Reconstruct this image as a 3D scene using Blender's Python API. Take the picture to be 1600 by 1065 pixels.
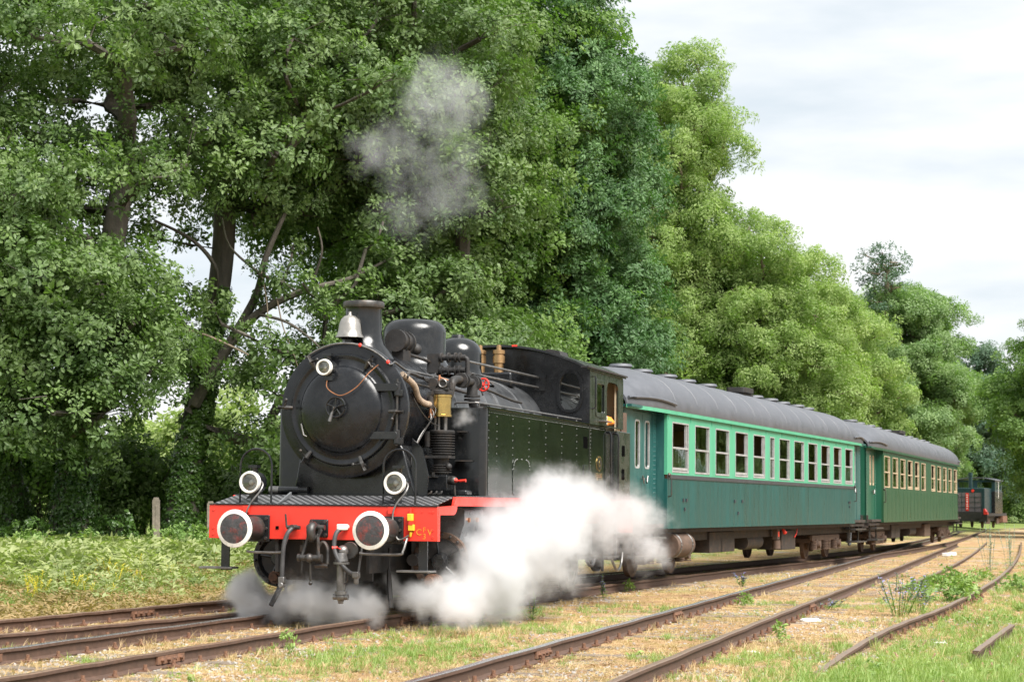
import bpy, bmesh, math, random
import numpy as np
from mathutils import Vector, Matrix, Euler
from mathutils.geometry import tessellate_polygon
random.seed(7)
rng = np.random.default_rng(11)
PI = math.pi
R = math.radians
scene = bpy.context.scene
for o in list(bpy.data.objects):
    bpy.data.objects.remove(o)
COL = scene.collection

# ------------------------------------------------------------------ camera
F_PX = 3111.0                       # focal length in pixels of a 1600 wide picture (70 mm)
CAM_H = 1.40
PITCH = math.atan((788.0 - 532.5) / F_PX)
ROLL = 0.010
cam_d = bpy.data.cameras.new('camera')
cam_d.sensor_width = 36.0
cam_d.lens = 36.0 * F_PX / 1600.0
cam_d.clip_start = 0.1
cam_d.clip_end = 4000.0
cam_d.dof.use_dof = True
cam_d.dof.focus_distance = 27.0
cam_d.dof.aperture_fstop = 4.0
cam = bpy.data.objects.new('camera', cam_d)
COL.objects.link(cam)
cam.matrix_world = Matrix.Translation((0, 0, CAM_H)) @ Matrix.Rotation(PI / 2 + PITCH, 4, 'X') @ Matrix.Rotation(ROLL, 4, 'Z')
scene.camera = cam

# ------------------------------------------------------------------ sky and sun (bright overcast)
SUN_EL, SUN_AZ = 52.0, 140.0        # azimuth clockwise from +Y
world = bpy.data.worlds.new('World')
scene.world = world
world.use_nodes = True
wn, wl = world.node_tree.nodes, world.node_tree.links
wn.clear()
w_out = wn.new('ShaderNodeOutputWorld')
w_bg = wn.new('ShaderNodeBackground')
w_sky = wn.new('ShaderNodeTexSky')
w_sky.sky_type = 'NISHITA'
w_sky.sun_disc = False
w_sky.sun_elevation = R(SUN_EL)
w_sky.sun_rotation = R(SUN_AZ)
w_sky.air_density = 1.0
w_sky.dust_density = 2.0
w_tc = wn.new('ShaderNodeTexCoord')
w_map = wn.new('ShaderNodeMapping')
w_map.inputs['Scale'].default_value = (2.2, 2.2, 9.0)
w_n = wn.new('ShaderNodeTexNoise')
w_n.inputs['Scale'].default_value = 1.9
w_n.inputs['Detail'].default_value = 6.0
w_n.inputs['Roughness'].default_value = 0.52
w_r = wn.new('ShaderNodeValToRGB')
w_r.color_ramp.elements[0].position = 0.36
w_r.color_ramp.elements[0].color = (5.3, 5.85, 6.3, 1)
w_r.color_ramp.elements[1].position = 0.62
w_r.color_ramp.elements[1].color = (7.9, 7.9, 7.9, 1)
w_mix = wn.new('ShaderNodeMixRGB')
w_mix.inputs['Fac'].default_value = 0.95          # thin cloud nearly everywhere, a little blue through it
w_bg.inputs['Strength'].default_value = 0.081
wl.new(w_tc.outputs['Generated'], w_map.inputs['Vector'])
wl.new(w_map.outputs['Vector'], w_n.inputs['Vector'])
wl.new(w_n.outputs['Fac'], w_r.inputs['Fac'])
wl.new(w_sky.outputs['Color'], w_mix.inputs['Color1'])
wl.new(w_r.outputs['Color'], w_mix.inputs['Color2'])
wl.new(w_mix.outputs['Color'], w_bg.inputs['Color'])
wl.new(w_bg.outputs['Background'], w_out.inputs['Surface'])

sun_d = bpy.data.lights.new('sun', 'SUN')
sun_d.energy = 5.0
sun_d.angle = R(38)
sun_d.color = (1.0, 0.965, 0.91)
sun = bpy.data.objects.new('sun', sun_d)
COL.objects.link(sun)
_sd = Vector((math.sin(R(SUN_AZ)) * math.cos(R(SUN_EL)), math.cos(R(SUN_AZ)) * math.cos(R(SUN_EL)), math.sin(R(SUN_EL))))
sun.rotation_euler = _sd.to_track_quat('Z', 'Y').to_euler()
sun.location = _sd * 60

scene.view_settings.view_transform = 'Standard'
scene.view_settings.look = 'None'
scene.view_settings.exposure = 0.90
scene.view_settings.gamma = 1.0
scene.view_settings.use_curve_mapping = False
cy = scene.cycles
cy.use_denoising = True
cy.max_bounces = 8
cy.diffuse_bounces = 3
cy.glossy_bounces = 3
cy.transmission_bounces = 5
cy.transparent_max_bounces = 12
cy.volume_bounces = 6
cy.sample_clamp_indirect = 6.0
cy.caustics_reflective = False
cy.caustics_refractive = False

# ------------------------------------------------------------------ materials
def nodes_of(m):
    m.use_nodes = True
    nt = m.node_tree
    return nt, nt.nodes, nt.links, nt.nodes['Principled BSDF']

def mat(name, col, rough=0.5, metal=0.0, var=0.18, scale=6.0, bump=0.0, bscale=40.0, rvar=0.12, spec=0.5, coat=0.0, dirt=None, dscale=3.0, damt=0.5, streak=False):
    """painted / metal surface: base colour with noise variation, roughness variation, fine bump, optional dirt"""
    m = bpy.data.materials.new(name)
    nt, N, L, b = nodes_of(m)
    tc = N.new('ShaderNodeTexCoord')
    n = N.new('ShaderNodeTexNoise')
    n.inputs['Scale'].default_value = scale
    n.inputs['Detail'].default_value = 7.0
    n.inputs['Roughness'].default_value = 0.65
    if streak:
        mp = N.new('ShaderNodeMapping')
        mp.inputs['Scale'].default_value = (1.0, 1.0, 0.12)
        L.new(tc.outputs['Object'], mp.inputs['Vector'])
        vec = mp.outputs['Vector']
    else:
        vec = tc.outputs['Object']
    L.new(vec, n.inputs['Vector'])
    r = N.new('ShaderNodeValToRGB')
    r.color_ramp.elements[0].position = 0.3
    r.color_ramp.elements[1].position = 0.7
    r.color_ramp.elements[0].color = (*[c * (1 - var) for c in col], 1)
    r.color_ramp.elements[1].color = (*[min(1, c * (1 + var)) for c in col], 1)
    L.new(n.outputs['Fac'], r.inputs['Fac'])
    cout = r.outputs['Color']
    if dirt:
        n2 = N.new('ShaderNodeTexNoise')
        n2.inputs['Scale'].default_value = dscale
        n2.inputs['Detail'].default_value = 9.0
        n2.inputs['Roughness'].default_value = 0.7
        L.new(vec, n2.inputs['Vector'])
        r2 = N.new('ShaderNodeValToRGB')
        r2.color_ramp.elements[0].position = 0.5
        r2.color_ramp.elements[1].position = 0.72
        r2.color_ramp.elements[0].color = (0, 0, 0, 1)
        r2.color_ramp.elements[1].color = (damt, damt, damt, 1)
        L.new(n2.outputs['Fac'], r2.inputs['Fac'])
        mx = N.new('ShaderNodeMixRGB')
        L.new(r2.outputs['Color'], mx.inputs['Fac'])
        L.new(cout, mx.inputs['Color1'])
        mx.inputs['Color2'].default_value = (*dirt, 1)
        cout = mx.outputs['Color']
    L.new(cout, b.inputs['Base Color'])
    mr = N.new('ShaderNodeMapRange')
    mr.inputs['From Min'].default_value = 0.3
    mr.inputs['From Max'].default_value = 0.7
    mr.inputs['To Min'].default_value = max(0.03, rough - rvar)
    mr.inputs['To Max'].default_value = min(1, rough + rvar)
    L.new(n.outputs['Fac'], mr.inputs['Value'])
    L.new(mr.outputs['Result'], b.inputs['Roughness'])
    b.inputs['Metallic'].default_value = metal
    b.inputs['Specular IOR Level'].default_value = spec
    b.inputs['Coat Weight'].default_value = coat
    if bump:
        nb = N.new('ShaderNodeTexNoise')
        nb.inputs['Scale'].default_value = bscale
        nb.inputs['Detail'].default_value = 5.0
        L.new(tc.outputs['Object'], nb.inputs['Vector'])
        bp = N.new('ShaderNodeBump')
        bp.inputs['Strength'].default_value = bump
        bp.inputs['Distance'].default_value = 0.02
        L.new(nb.outputs['Fac'], bp.inputs['Height'])
        L.new(bp.outputs['Normal'], b.inputs['Normal'])
    return m

def leaf_mat(name, c0, c1, trans=0.35, rough=0.5, patch=0.15):
    """foliage: colour varies per leaf sprig, light passes through"""
    m = bpy.data.materials.new(name)
    nt, N, L, b = nodes_of(m)
    oi = N.new('ShaderNodeObjectInfo')
    r = N.new('ShaderNodeValToRGB')
    r.color_ramp.elements[0].color = (*c0, 1)
    r.color_ramp.elements[1].color = (*c1, 1)
    tc = N.new('ShaderNodeTexCoord')
    geo = N.new('ShaderNodeNewGeometry')
    n = N.new('ShaderNodeTexNoise')
    n.inputs['Scale'].default_value = 0.55
    n.inputs['Detail'].default_value = 3
    L.new(geo.outputs['Position'], n.inputs['Vector'])
    ad = N.new('ShaderNodeMath'); ad.operation = 'MULTIPLY_ADD'
    L.new(n.outputs['Fac'], ad.inputs[0])
    ad.inputs[1].default_value = 1.6
    ad.inputs[2].default_value = -0.55
    mx0 = N.new('ShaderNodeMath'); mx0.operation = 'MULTIPLY_ADD'
    L.new(oi.outputs['Random'], mx0.inputs[0])
    mx0.inputs[1].default_value = 0.6
    L.new(ad.outputs['Value'], mx0.inputs[2])
    L.new(mx0.outputs['Value'], r.inputs['Fac'])
    L.new(r.outputs['Color'], b.inputs['Base Color'])
    b.inputs['Roughness'].default_value = rough
    b.inputs['Specular IOR Level'].default_value = 0.45
    tr = N.new('ShaderNodeBsdfTranslucent')
    mc = N.new('ShaderNodeMixRGB'); mc.blend_type = 'MULTIPLY'; mc.inputs['Fac'].default_value = 1
    L.new(r.outputs['Color'], mc.inputs['Color1'])
    mc.inputs['Color2'].default_value = (1.05, 1.35, 0.5, 1)
    L.new(mc.outputs['Color'], tr.inputs['Color'])
    mx = N.new('ShaderNodeMixShader')
    mx.inputs['Fac'].default_value = trans
    out = N['Material Output']
    L.new(b.outputs['BSDF'], mx.inputs[1])
    L.new(tr.outputs['BSDF'], mx.inputs[2])
    L.new(mx.outputs['Shader'], out.inputs['Surface'])
    return m

def glass_mat(name, tint=(0.55, 0.6, 0.57), see=0.55, rough=0.03):
    m = bpy.data.materials.new(name)
    nt, N, L, b = nodes_of(m)
    N.remove(b)
    out = N['Material Output']
    t = N.new('ShaderNodeBsdfTransparent'); t.inputs['Color'].default_value = (*tint, 1)
    g = N.new('ShaderNodeBsdfGlossy'); g.inputs['Roughness'].default_value = rough
    g.inputs['Color'].default_value = (0.9, 0.92, 0.9, 1)
    fr = N.new('ShaderNodeFresnel'); fr.inputs['IOR'].default_value = 1.52
    ad = N.new('ShaderNodeMath'); ad.operation = 'ADD'; ad.inputs[1].default_value = 1 - see
    ad.use_clamp = True
    L.new(fr.outputs['Fac'], ad.inputs[0])
    nb = N.new('ShaderNodeTexNoise'); nb.inputs['Scale'].default_value = 1.3
    tc = N.new('ShaderNodeTexCoord'); L.new(tc.outputs['Object'], nb.inputs['Vector'])
    bp = N.new('ShaderNodeBump'); bp.inputs['Strength'].default_value = 0.06; bp.inputs['Distance'].default_value = 0.1
    L.new(nb.outputs['Fac'], bp.inputs['Height']); L.new(bp.outputs['Normal'], g.inputs['Normal'])
    mx = N.new('ShaderNodeMixShader')
    L.new(ad.outputs['Value'], mx.inputs['Fac'])
    L.new(t.outputs['BSDF'], mx.inputs[1]); L.new(g.outputs['BSDF'], mx.inputs[2])
    L.new(mx.outputs['Shader'], out.inputs['Surface'])
    return m

M = {}
M['black'] = mat('black paint', (0.010, 0.011, 0.0125), 0.25, var=0.3, scale=5, rvar=0.13, dirt=(0.05, 0.048, 0.045), dscale=4, damt=0.35)
M['black_gloss'] = mat('black gloss paint', (0.009, 0.010, 0.011), 0.17, var=0.3, scale=3, rvar=0.08, dirt=(0.04, 0.04, 0.038), dscale=7, damt=0.25)
M['black_door'] = mat('smokebox black', (0.009, 0.010, 0.012), 0.26, var=0.35, scale=7, rvar=0.09, bump=0.04, bscale=25, dirt=(0.04, 0.04, 0.043), dscale=5, damt=0.3, spec=0.42)
M['black_matt'] = mat('matt black', (0.018, 0.017, 0.017), 0.62, var=0.4, scale=9, dirt=(0.07, 0.05, 0.035), dscale=6, damt=0.5, bump=0.15)
M['lagging'] = mat('boiler lagging', (0.055, 0.058, 0.062), 0.33, var=0.25, scale=4, rvar=0.1, dirt=(0.16, 0.155, 0.15), dscale=3.5, damt=0.4, streak=True)
M['tank_green'] = mat('tank green black', (0.010, 0.014, 0.009), 0.06, var=0.2, scale=4, rvar=0.03, spec=0.5, bump=0.012, bscale=1.6, dirt=(0.03, 0.03, 0.028), dscale=6, damt=0.12)
M['cab_green'] = mat('cab dark green', (0.024, 0.031, 0.023), 0.26, var=0.15, scale=4, dirt=(0.05, 0.05, 0.045), dscale=3, damt=0.2)
M['red'] = mat('red paint', (0.74, 0.042, 0.026), 0.36, var=0.10, scale=3, dirt=(0.36, 0.03, 0.022), dscale=6, damt=0.45)
M['white'] = mat('white paint', (0.74, 0.73, 0.68), 0.5, var=0.06, dirt=(0.25, 0.22, 0.19), dscale=12, damt=0.6)
M['buffer_face'] = mat('worn buffer face', (0.052, 0.052, 0.055), 0.5, var=0.5, scale=14, metal=0.2, dirt=(0.45, 0.05, 0.03), dscale=9, damt=0.55, bump=0.2)
M['steel'] = mat('bare steel', (0.20, 0.195, 0.19), 0.42, metal=0.75, var=0.3, scale=12, dirt=(0.06, 0.05, 0.045), dscale=8, damt=0.6)
M['dark_steel'] = mat('oily steel', (0.06, 0.058, 0.056), 0.42, metal=0.5, var=0.4, scale=12, dirt=(0.12, 0.07, 0.04), dscale=8, damt=0.5)
M['rust'] = mat('rusty iron', (0.17, 0.085, 0.05), 0.75, var=0.45, scale=16, dirt=(0.06, 0.045, 0.04), dscale=10, damt=0.7, bump=0.3)
M['brass'] = mat('brass', (0.50, 0.36, 0.13), 0.24, metal=1.0, var=0.15, scale=8, dirt=(0.2, 0.12, 0.05), dscale=6, damt=0.4)
M['old_brass'] = mat('dull brass', (0.36, 0.23, 0.115), 0.42, metal=0.85, var=0.2)
M['copper'] = mat('copper', (0.5, 0.23, 0.12), 0.35, metal=0.85, var=0.2)
M['bell'] = mat('bell metal', (0.34, 0.325, 0.30), 0.36, metal=0.7, var=0.12, scale=10, dirt=(0.25, 0.23, 0.2), dscale=7, damt=0.4)
M['rubber'] = mat('rubber hose', (0.05, 0.05, 0.052), 0.55, var=0.3)
M['lagrope'] = mat('lagging rope', (0.30, 0.23, 0.17), 0.9, var=0.35, scale=25, bump=0.5, bscale=60)
M['yellow'] = mat('yellow paint', (0.75, 0.48, 0.03), 0.45, var=0.1)
M['letter_yellow'] = mat('yellow lettering', (0.62, 0.24, 0.025), 0.5, var=0.15)
M['cream'] = mat('cab cream', (0.50, 0.42, 0.29), 0.6, var=0.1)
M['glass'] = glass_mat('window glass', see=0.66)
M['glass_dark'] = glass_mat('cab glass', tint=(0.3, 0.34, 0.33), see=0.8)
M['glass_clear'] = glass_mat('lamp glass', tint=(0.93, 0.95, 0.94), see=0.97)
M['lens'] = mat('lamp reflector', (0.72, 0.72, 0.68), 0.18, metal=0.6, var=0.05)
M['hole'] = mat('hole shade black', (0.004, 0.004, 0.004), 0.9, spec=0.0)  # flat black painted in place of the shade inside open holes
M['coach_teal'] = mat('coach dark teal', (0.010, 0.066, 0.062), 0.36, var=0.25, scale=6, streak=True, dirt=(0.022, 0.085, 0.075), dscale=5, damt=0.4, spec=0.25)
M['coach_mint'] = mat('coach mint green', (0.075, 0.335, 0.20), 0.42, var=0.12, scale=5, streak=True, dirt=(0.06, 0.27, 0.18), dscale=5, damt=0.4)
M['coach_end'] = mat('coach end teal', (0.016, 0.082, 0.078), 0.4, var=0.14, scale=5, streak=True, dirt=(0.08, 0.2, 0.17), dscale=5, damt=0.3)
M['coach_green'] = mat('coach bottle green', (0.016, 0.068, 0.032), 0.36, var=0.16, scale=5, streak=True, dirt=(0.04, 0.11, 0.06), dscale=5, damt=0.35, spec=0.28)
M['coach_green2'] = mat('coach end green', (0.012, 0.085, 0.05), 0.36, var=0.14, scale=5, streak=True)
M['band'] = mat('waist band', (0.035, 0.038, 0.045), 0.5)
M['roof'] = mat('roof canvas', (0.080, 0.085, 0.098), 0.52, var=0.16, scale=3, dirt=(0.14, 0.145, 0.16), dscale=2.0, damt=0.45, bump=0.05, bscale=15)
M['alu'] = mat('window frame', (0.38, 0.385, 0.385), 0.5, metal=0.3, var=0.15, dirt=(0.17, 0.13, 0.10), dscale=9, damt=0.5)
M['wood_frame'] = mat('wooden window frame', (0.42, 0.33, 0.22), 0.6, var=0.2)
M['under'] = mat('underframe grime', (0.035, 0.027, 0.022), 0.8, var=0.5, scale=8, dirt=(0.13, 0.075, 0.045), dscale=5, damt=0.6, bump=0.25)
M['brown_rust'] = mat('brown bogie', (0.10, 0.062, 0.043), 0.8, var=0.4, scale=9, dirt=(0.03, 0.025, 0.02), dscale=6, damt=0.6, bump=0.25)
M['seat'] = mat('brown seat', (0.22, 0.10, 0.05), 0.55, var=0.2)
M['interior'] = mat('coach interior', (0.33, 0.23, 0.10), 0.6, var=0.12)
M['curtain'] = mat('pale curtain', (0.62, 0.60, 0.55), 0.8, var=0.1)
M['ceiling'] = mat('coach ceiling', (0.28, 0.25, 0.2), 0.7)
M['grey_panel'] = mat('grey casing', (0.13, 0.135, 0.142), 0.33, metal=0.15, var=0.2, scale=5, dirt=(0.06, 0.055, 0.05), dscale=6, damt=0.5)
M['blueteal'] = mat('shunter blue green', (0.011, 0.036, 0.040), 0.4, var=0.15)
M['grille'] = mat('shunter grille', (0.12, 0.105, 0.11), 0.6, var=0.2)
M['bark'] = mat('bark', (0.088, 0.076, 0.062), 0.9, var=0.45, scale=9, streak=True, bump=0.8, bscale=18, dirt=(0.06, 0.075, 0.035), dscale=2.5, damt=0.6)
M['bark_light'] = mat('pale bark', (0.19, 0.15, 0.105), 0.9, var=0.35, scale=9, streak=True, bump=0.5, bscale=18)
M['concrete'] = mat('mossy concrete', (0.20, 0.17, 0.135), 0.9, var=0.35, scale=8, bump=0.3, dirt=(0.08, 0.08, 0.045), dscale=5, damt=0.6)
M['sleeper'] = mat('old timber', (0.16, 0.125, 0.095), 0.85, var=0.35, scale=7, bump=0.4)
M['rail_side'] = mat('rail rust', (0.088, 0.050, 0.034), 0.72, var=0.35, scale=14, dirt=(0.045, 0.034, 0.03), dscale=7, damt=0.6, bump=0.15)
M['rail_top'] = mat('rail head', (0.26, 0.17, 0.115), 0.36, metal=0.55, var=0.25, scale=18)
M['rail_shiny'] = mat('polished rail head', (0.30, 0.29, 0.285), 0.28, metal=0.75, var=0.25, scale=18)
M['oak'] = leaf_mat('oak leaves', (0.055, 0.108, 0.030), (0.185, 0.265, 0.090), 0.38)
M['oak_dense'] = leaf_mat('dense oak leaves', (0.036, 0.098, 0.032), (0.128, 0.235, 0.082), 0.32)
M['maple'] = leaf_mat('bright leaves', (0.065, 0.135, 0.026), (0.185, 0.290, 0.070), 0.42)
M['acacia'] = leaf_mat('yellow green leaves', (0.160, 0.250, 0.062), (0.335, 0.420, 0.155), 0.45)
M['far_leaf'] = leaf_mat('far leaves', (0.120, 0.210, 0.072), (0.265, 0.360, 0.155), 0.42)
M['dark_leaf'] = leaf_mat('dark leaves', (0.028, 0.075, 0.020), (0.095, 0.175, 0.050), 0.32)
M['blue_leaf'] = leaf_mat('blue green leaves', (0.045, 0.10, 0.060), (0.12, 0.19, 0.115), 0.28)
M['pale_leaf'] = leaf_mat('pale meadow leaves', (0.22, 0.29, 0.10), (0.42, 0.48, 0.20), 0.42)
M['ivy'] = leaf_mat('ivy leaves', (0.022, 0.066, 0.010), (0.090, 0.165, 0.030), 0.2, rough=0.35)
M['weed'] = leaf_mat('weed leaves', (0.14, 0.24, 0.060), (0.31, 0.41, 0.13), 0.38)
M['verge_leaf'] = leaf_mat('verge leaves', (0.15, 0.20, 0.065), (0.36, 0.39, 0.17), 0.36)
M['weed_dry'] = leaf_mat('browning weeds', (0.20, 0.16, 0.06), (0.36, 0.25, 0.12), 0.3)
M['grass'] = leaf_mat('green grass', (0.17, 0.27, 0.06), (0.34, 0.42, 0.14), 0.38)
M['straw'] = leaf_mat('dry straw', (0.36, 0.235, 0.115), (0.60, 0.46, 0.26), 0.25)
M['litter'] = leaf_mat('brown litter', (0.20, 0.105, 0.055), (0.42, 0.25, 0.13), 0.1)
M['gravel'] = leaf_mat('gravel stones', (0.17, 0.155, 0.14), (0.38, 0.35, 0.325), 0.0, rough=0.85)
M['bluebloom'] = leaf_mat('blue blossoms', (0.17, 0.16, 0.40), (0.34, 0.32, 0.55), 0.25)
M['yellowbloom'] = leaf_mat('yellow blossoms', (0.50, 0.42, 0.03), (0.70, 0.60, 0.08), 0.25)
M['pinkbloom'] = leaf_mat('pink blossoms', (0.55, 0.22, 0.30), (0.70, 0.38, 0.42), 0.25)
M['grey_leaf'] = leaf_mat('silvery leaves', (0.20, 0.26, 0.20), (0.36, 0.42, 0.34), 0.25)
M['orange'] = mat('orange cloth', (0.75, 0.24, 0.03), 0.8, var=0.2)

# chequer plate: raised pattern
def chequer():
    m = bpy.data.materials.new('chequer plate')
    nt, N, L, b = nodes_of(m)
    tc = N.new('ShaderNodeTexCoord')
    mp = N.new('ShaderNodeMapping'); mp.inputs['Scale'].default_value = (1, 1, 1)
    L.new(tc.outputs['Object'], mp.inputs['Vector'])
    hs = []
    for a in (R(38), R(-38)):
        mpp = N.new('ShaderNodeMapping'); mpp.inputs['Rotation'].default_value = (0, 0, a)
        L.new(mp.outputs['Vector'], mpp.inputs['Vector'])
        w = N.new('ShaderNodeTexWave'); w.inputs['Scale'].default_value = 4.0
        L.new(mpp.outputs['Vector'], w.inputs['Vector'])
        hs.append(w.outputs['Fac'])
    mu = N.new('ShaderNodeMath'); mu.operation = 'MULTIPLY'
    L.new(hs[0], mu.inputs[0]); L.new(hs[1], mu.inputs[1])
    r = N.new('ShaderNodeValToRGB')
    r.color_ramp.elements[0].position = 0.22; r.color_ramp.elements[0].color = (0.035, 0.035, 0.038, 1)
    r.color_ramp.elements[1].position = 0.36; r.color_ramp.elements[1].color = (0.24, 0.24, 0.25, 1)
    L.new(mu.outputs['Value'], r.inputs['Fac']); L.new(r.outputs['Color'], b.inputs['Base Color'])
    bp = N.new('ShaderNodeBump'); bp.inputs['Distance'].default_value = 0.01; bp.inputs['Strength'].default_value = 0.6
    L.new(mu.outputs['Value'], bp.inputs['Height']); L.new(bp.outputs['Normal'], b.inputs['Normal'])
    b.inputs['Roughness'].default_value = 0.42; b.inputs['Metallic'].default_value = 0.3
    return m
M['chequer'] = chequer()

# ------------------------------------------------------------------ mesh builder
def frame_of(d):
    d = Vector(d).normalized()
    a = Vector((0, 0, 1)) if abs(d.z) < 0.9 else Vector((1, 0, 0))
    u = d.cross(a).normalized()
    return d, u, u.cross(d).normalized()

class MB:
    def __init__(s):
        s.v, s.f = [], []
    def _add(s, vs, fs):
        b = len(s.v)
        s.v.extend([tuple(p) for p in vs])
        s.f.extend([tuple(i + b for i in q) for q in fs])
        return s
    def box(s, x0, x1, y0, y1, z0, z1, mtx=None):
        vs = [Vector((x, y, z)) for x in (x0, x1) for y in (y0, y1) for z in (z0, z1)]
        if mtx is not None:
            vs = [mtx @ p for p in vs]
        return s._add(vs, [(0, 1, 3, 2), (4, 6, 7, 5), (0, 4, 5, 1), (2, 3, 7, 6), (0, 2, 6, 4), (1, 5, 7, 3)])
    def cyl(s, p0, p1, r0, r1=None, n=16, caps=True):
        r1 = r0 if r1 is None else r1
        p0, p1 = Vector(p0), Vector(p1)
        d, u, w = frame_of(p1 - p0)
        vs = []
        for p, r in ((p0, r0), (p1, r1)):
            for i in range(n):
                a = 2 * PI * i / n
                vs.append(p + u * (r * math.cos(a)) + w * (r * math.sin(a)))
        fs = [(i, (i + 1) % n, n + (i + 1) % n, n + i) for i in range(n)]
        if caps:
            fs += [tuple(range(n - 1, -1, -1)), tuple(range(n, 2 * n))]
        return s._add(vs, fs)
    def lathe(s, prof, o, axis, n=32, a0=0.0, a1=2 * PI):
        """prof: (radius, distance along axis) pairs"""
        o = Vector(o)
        d, u, w = frame_of(axis)
        full = abs(a1 - a0 - 2 * PI) < 1e-6
        m = n if full else n + 1
        vs, fs = [], []
        for r, t in prof:
            for i in range(m):
                a = a0 + (a1 - a0) * i / n
                vs.append(o + d * t + u * (r * math.cos(a)) + w * (r * math.sin(a)))
        k = len(prof)
        for j in range(k - 1):
            for i in range(n):
                i2 = (i + 1) % m
                fs.append((j * m + i, j * m + i2, (j + 1) * m + i2, (j + 1) * m + i))
        return s._add(vs, fs)
    def tube(s, pts, r, n=8, closed=False, r_end=None):
        pts = [Vector(p) for p in pts]
        k = len(pts)
        vs, fs = [], []
        prev = None
        for i, p in enumerate(pts):
            if closed:
                t = pts[(i + 1) % k] - pts[i - 1]
            else:
                t = pts[min(i + 1, k - 1)] - pts[max(i - 1, 0)]
            t.normalize()
            if prev is None:
                _, u, w = frame_of(t)
            else:
                u = prev - t * prev.dot(t)
                u.normalize()
                w = t.cross(u)
            prev = u.copy()
            if callable(r): rr = r(i / (k - 1))
            elif isinstance(r, (list, tuple)): rr = r[i]
            else: rr = r if r_end is None else r + (r_end - r) * i / (k - 1)
            for j in range(n):
                a = 2 * PI * j / n
                vs.append(p + u * (rr * math.cos(a)) + w * (rr * math.sin(a)))
        kk = k if closed else k - 1
        for i in range(kk):
            i2 = (i + 1) % k
            for j in range(n):
                j2 = (j + 1) % n
                fs.append((i * n + j, i * n + j2, i2 * n + j2, i2 * n + j))
        if not closed:
            fs += [tuple(range(n - 1, -1, -1)), tuple((k - 1) * n + j for j in range(n))]
        return s._add(vs, fs)
    def torus(s, c, axis, R_, r, n=28, m=8):
        d, u, w = frame_of(axis)
        c = Vector(c)
        return s.tube([c + u * (R_ * math.cos(2 * PI * i / n)) + w * (R_ * math.sin(2 * PI * i / n)) for i in range(n)], r, m, True)
    def sphere(s, c, r, n=14, m=8, sz=1.0):
        c = Vector(c)
        prof = [(max(1e-4, r * math.sin(PI * j / m)), -r * sz * math.cos(PI * j / m)) for j in range(m + 1)]
        return s.lathe(prof, c, (0, 0, 1), n)
    def prism(s, poly, holes, t0, t1, plane='xz'):
        """polygon with holes extruded from t0 to t1 along the third axis"""
        def P3(a, b, t):
            return {'xz': (a, t, b), 'yz': (t, a, b), 'xy': (a, b, t)}[plane]
        loops = [list(poly)] + [list(h) for h in holes]
        flat = [p for lp in loops for p in lp]
        tris = tessellate_polygon([[Vector((p[0], p[1], 0)) for p in lp] for lp in loops])
        n = len(flat)
        vs = [P3(p[0], p[1], t0) for p in flat] + [P3(p[0], p[1], t1) for p in flat]
        fs = [tuple(t) for t in tris] + [tuple(n + i for i in reversed(t)) for t in tris]
        st = 0
        for lp in loops:
            k = len(lp)
            for i in range(k):
                a, b = st + i, st + (i + 1) % k
                fs.append((a, b, n + b, n + a))
            st += k
        return s._add(vs, fs)
    def bolt(s, p, axis, r=0.018, h=0.02):
        p = Vector(p); d = Vector(axis).normalized()
        return s.cyl(p, p + d * h, r, r * 0.85, 6)
    def build(s, name, m, parent=None, smooth=True, bevel=0.0, ang=38, seg=2):
        me = bpy.data.meshes.new(name)
        me.from_pydata(s.v, [], s.f)
        bm = bmesh.new(); bm.from_mesh(me)
        bmesh.ops.recalc_face_normals(bm, faces=bm.faces)
        bm.to_mesh(me); bm.free()
        me.materials.append(M[m] if isinstance(m, str) else m)
        if smooth:
            me.polygons.foreach_set('use_smooth', [True] * len(me.polygons))
            me.set_sharp_from_angle(angle=R(ang))
        o = bpy.data.objects.new(name, me)
        COL.objects.link(o)
        if parent is not None:
            o.parent = parent
        if bevel:
            b = o.modifiers.new('bevel', 'BEVEL')
            b.width = bevel; b.segments = seg; b.limit_method = 'ANGLE'; b.angle_limit = R(40)
        return o

def tag(o, label=None, cat=None, group=None, kind=None):
    if label: o['label'] = label
    if cat: o['category'] = cat
    if group: o['group'] = group
    if kind: o['kind'] = kind
    return o

def thing(name, label, cat, loc=(0, 0, 0), rz=0.0, group=None):
    o = bpy.data.objects.new(name, None)
    COL.objects.link(o)
    o.location = loc
    o.rotation_euler = (0, 0, rz)
    o.empty_display_size = 0.3
    return tag(o, label, cat, group)

def inst(src, parent, loc=(0, 0, 0), rot=(0, 0, 0), sc=(1, 1, 1), name=None):
    o = src.copy()
    if name: o.name = name
    COL.objects.link(o)
    o.parent = parent
    o.location = loc; o.rotation_euler = rot; o.scale = sc
    return o

def ellipse(cx, cz, rx, rz, n=24, p=2.0):
    out = []
    for i in range(n):
        a = 2 * PI * i / n
        c, sn = math.cos(a), math.sin(a)
        out.append((cx + rx * math.copysign(abs(c) ** (2 / p), c), cz + rz * math.copysign(abs(sn) ** (2 / p), sn)))
    return out

def rrect(x0, x1, z0, z1, r, n=4):
    out = []
    for cx, cz, a in ((x1 - r, z1 - r, 0), (x0 + r, z1 - r, 90), (x0 + r, z0 + r, 180), (x1 - r, z0 + r, 270)):
        for i in range(n + 1):
            t = R(a + 90 * i / n)
            out.append((cx + r * math.cos(t), cz + r * math.sin(t)))
    return out

def arc(p0, p1, sag, n=10, up=(0, 0, -1)):
    p0, p1, up = Vector(p0), Vector(p1), Vector(up)
    return [p0.lerp(p1, i / n) + up * (sag * 4 * (i / n) * (1 - i / n)) for i in range(n + 1)]

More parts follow.
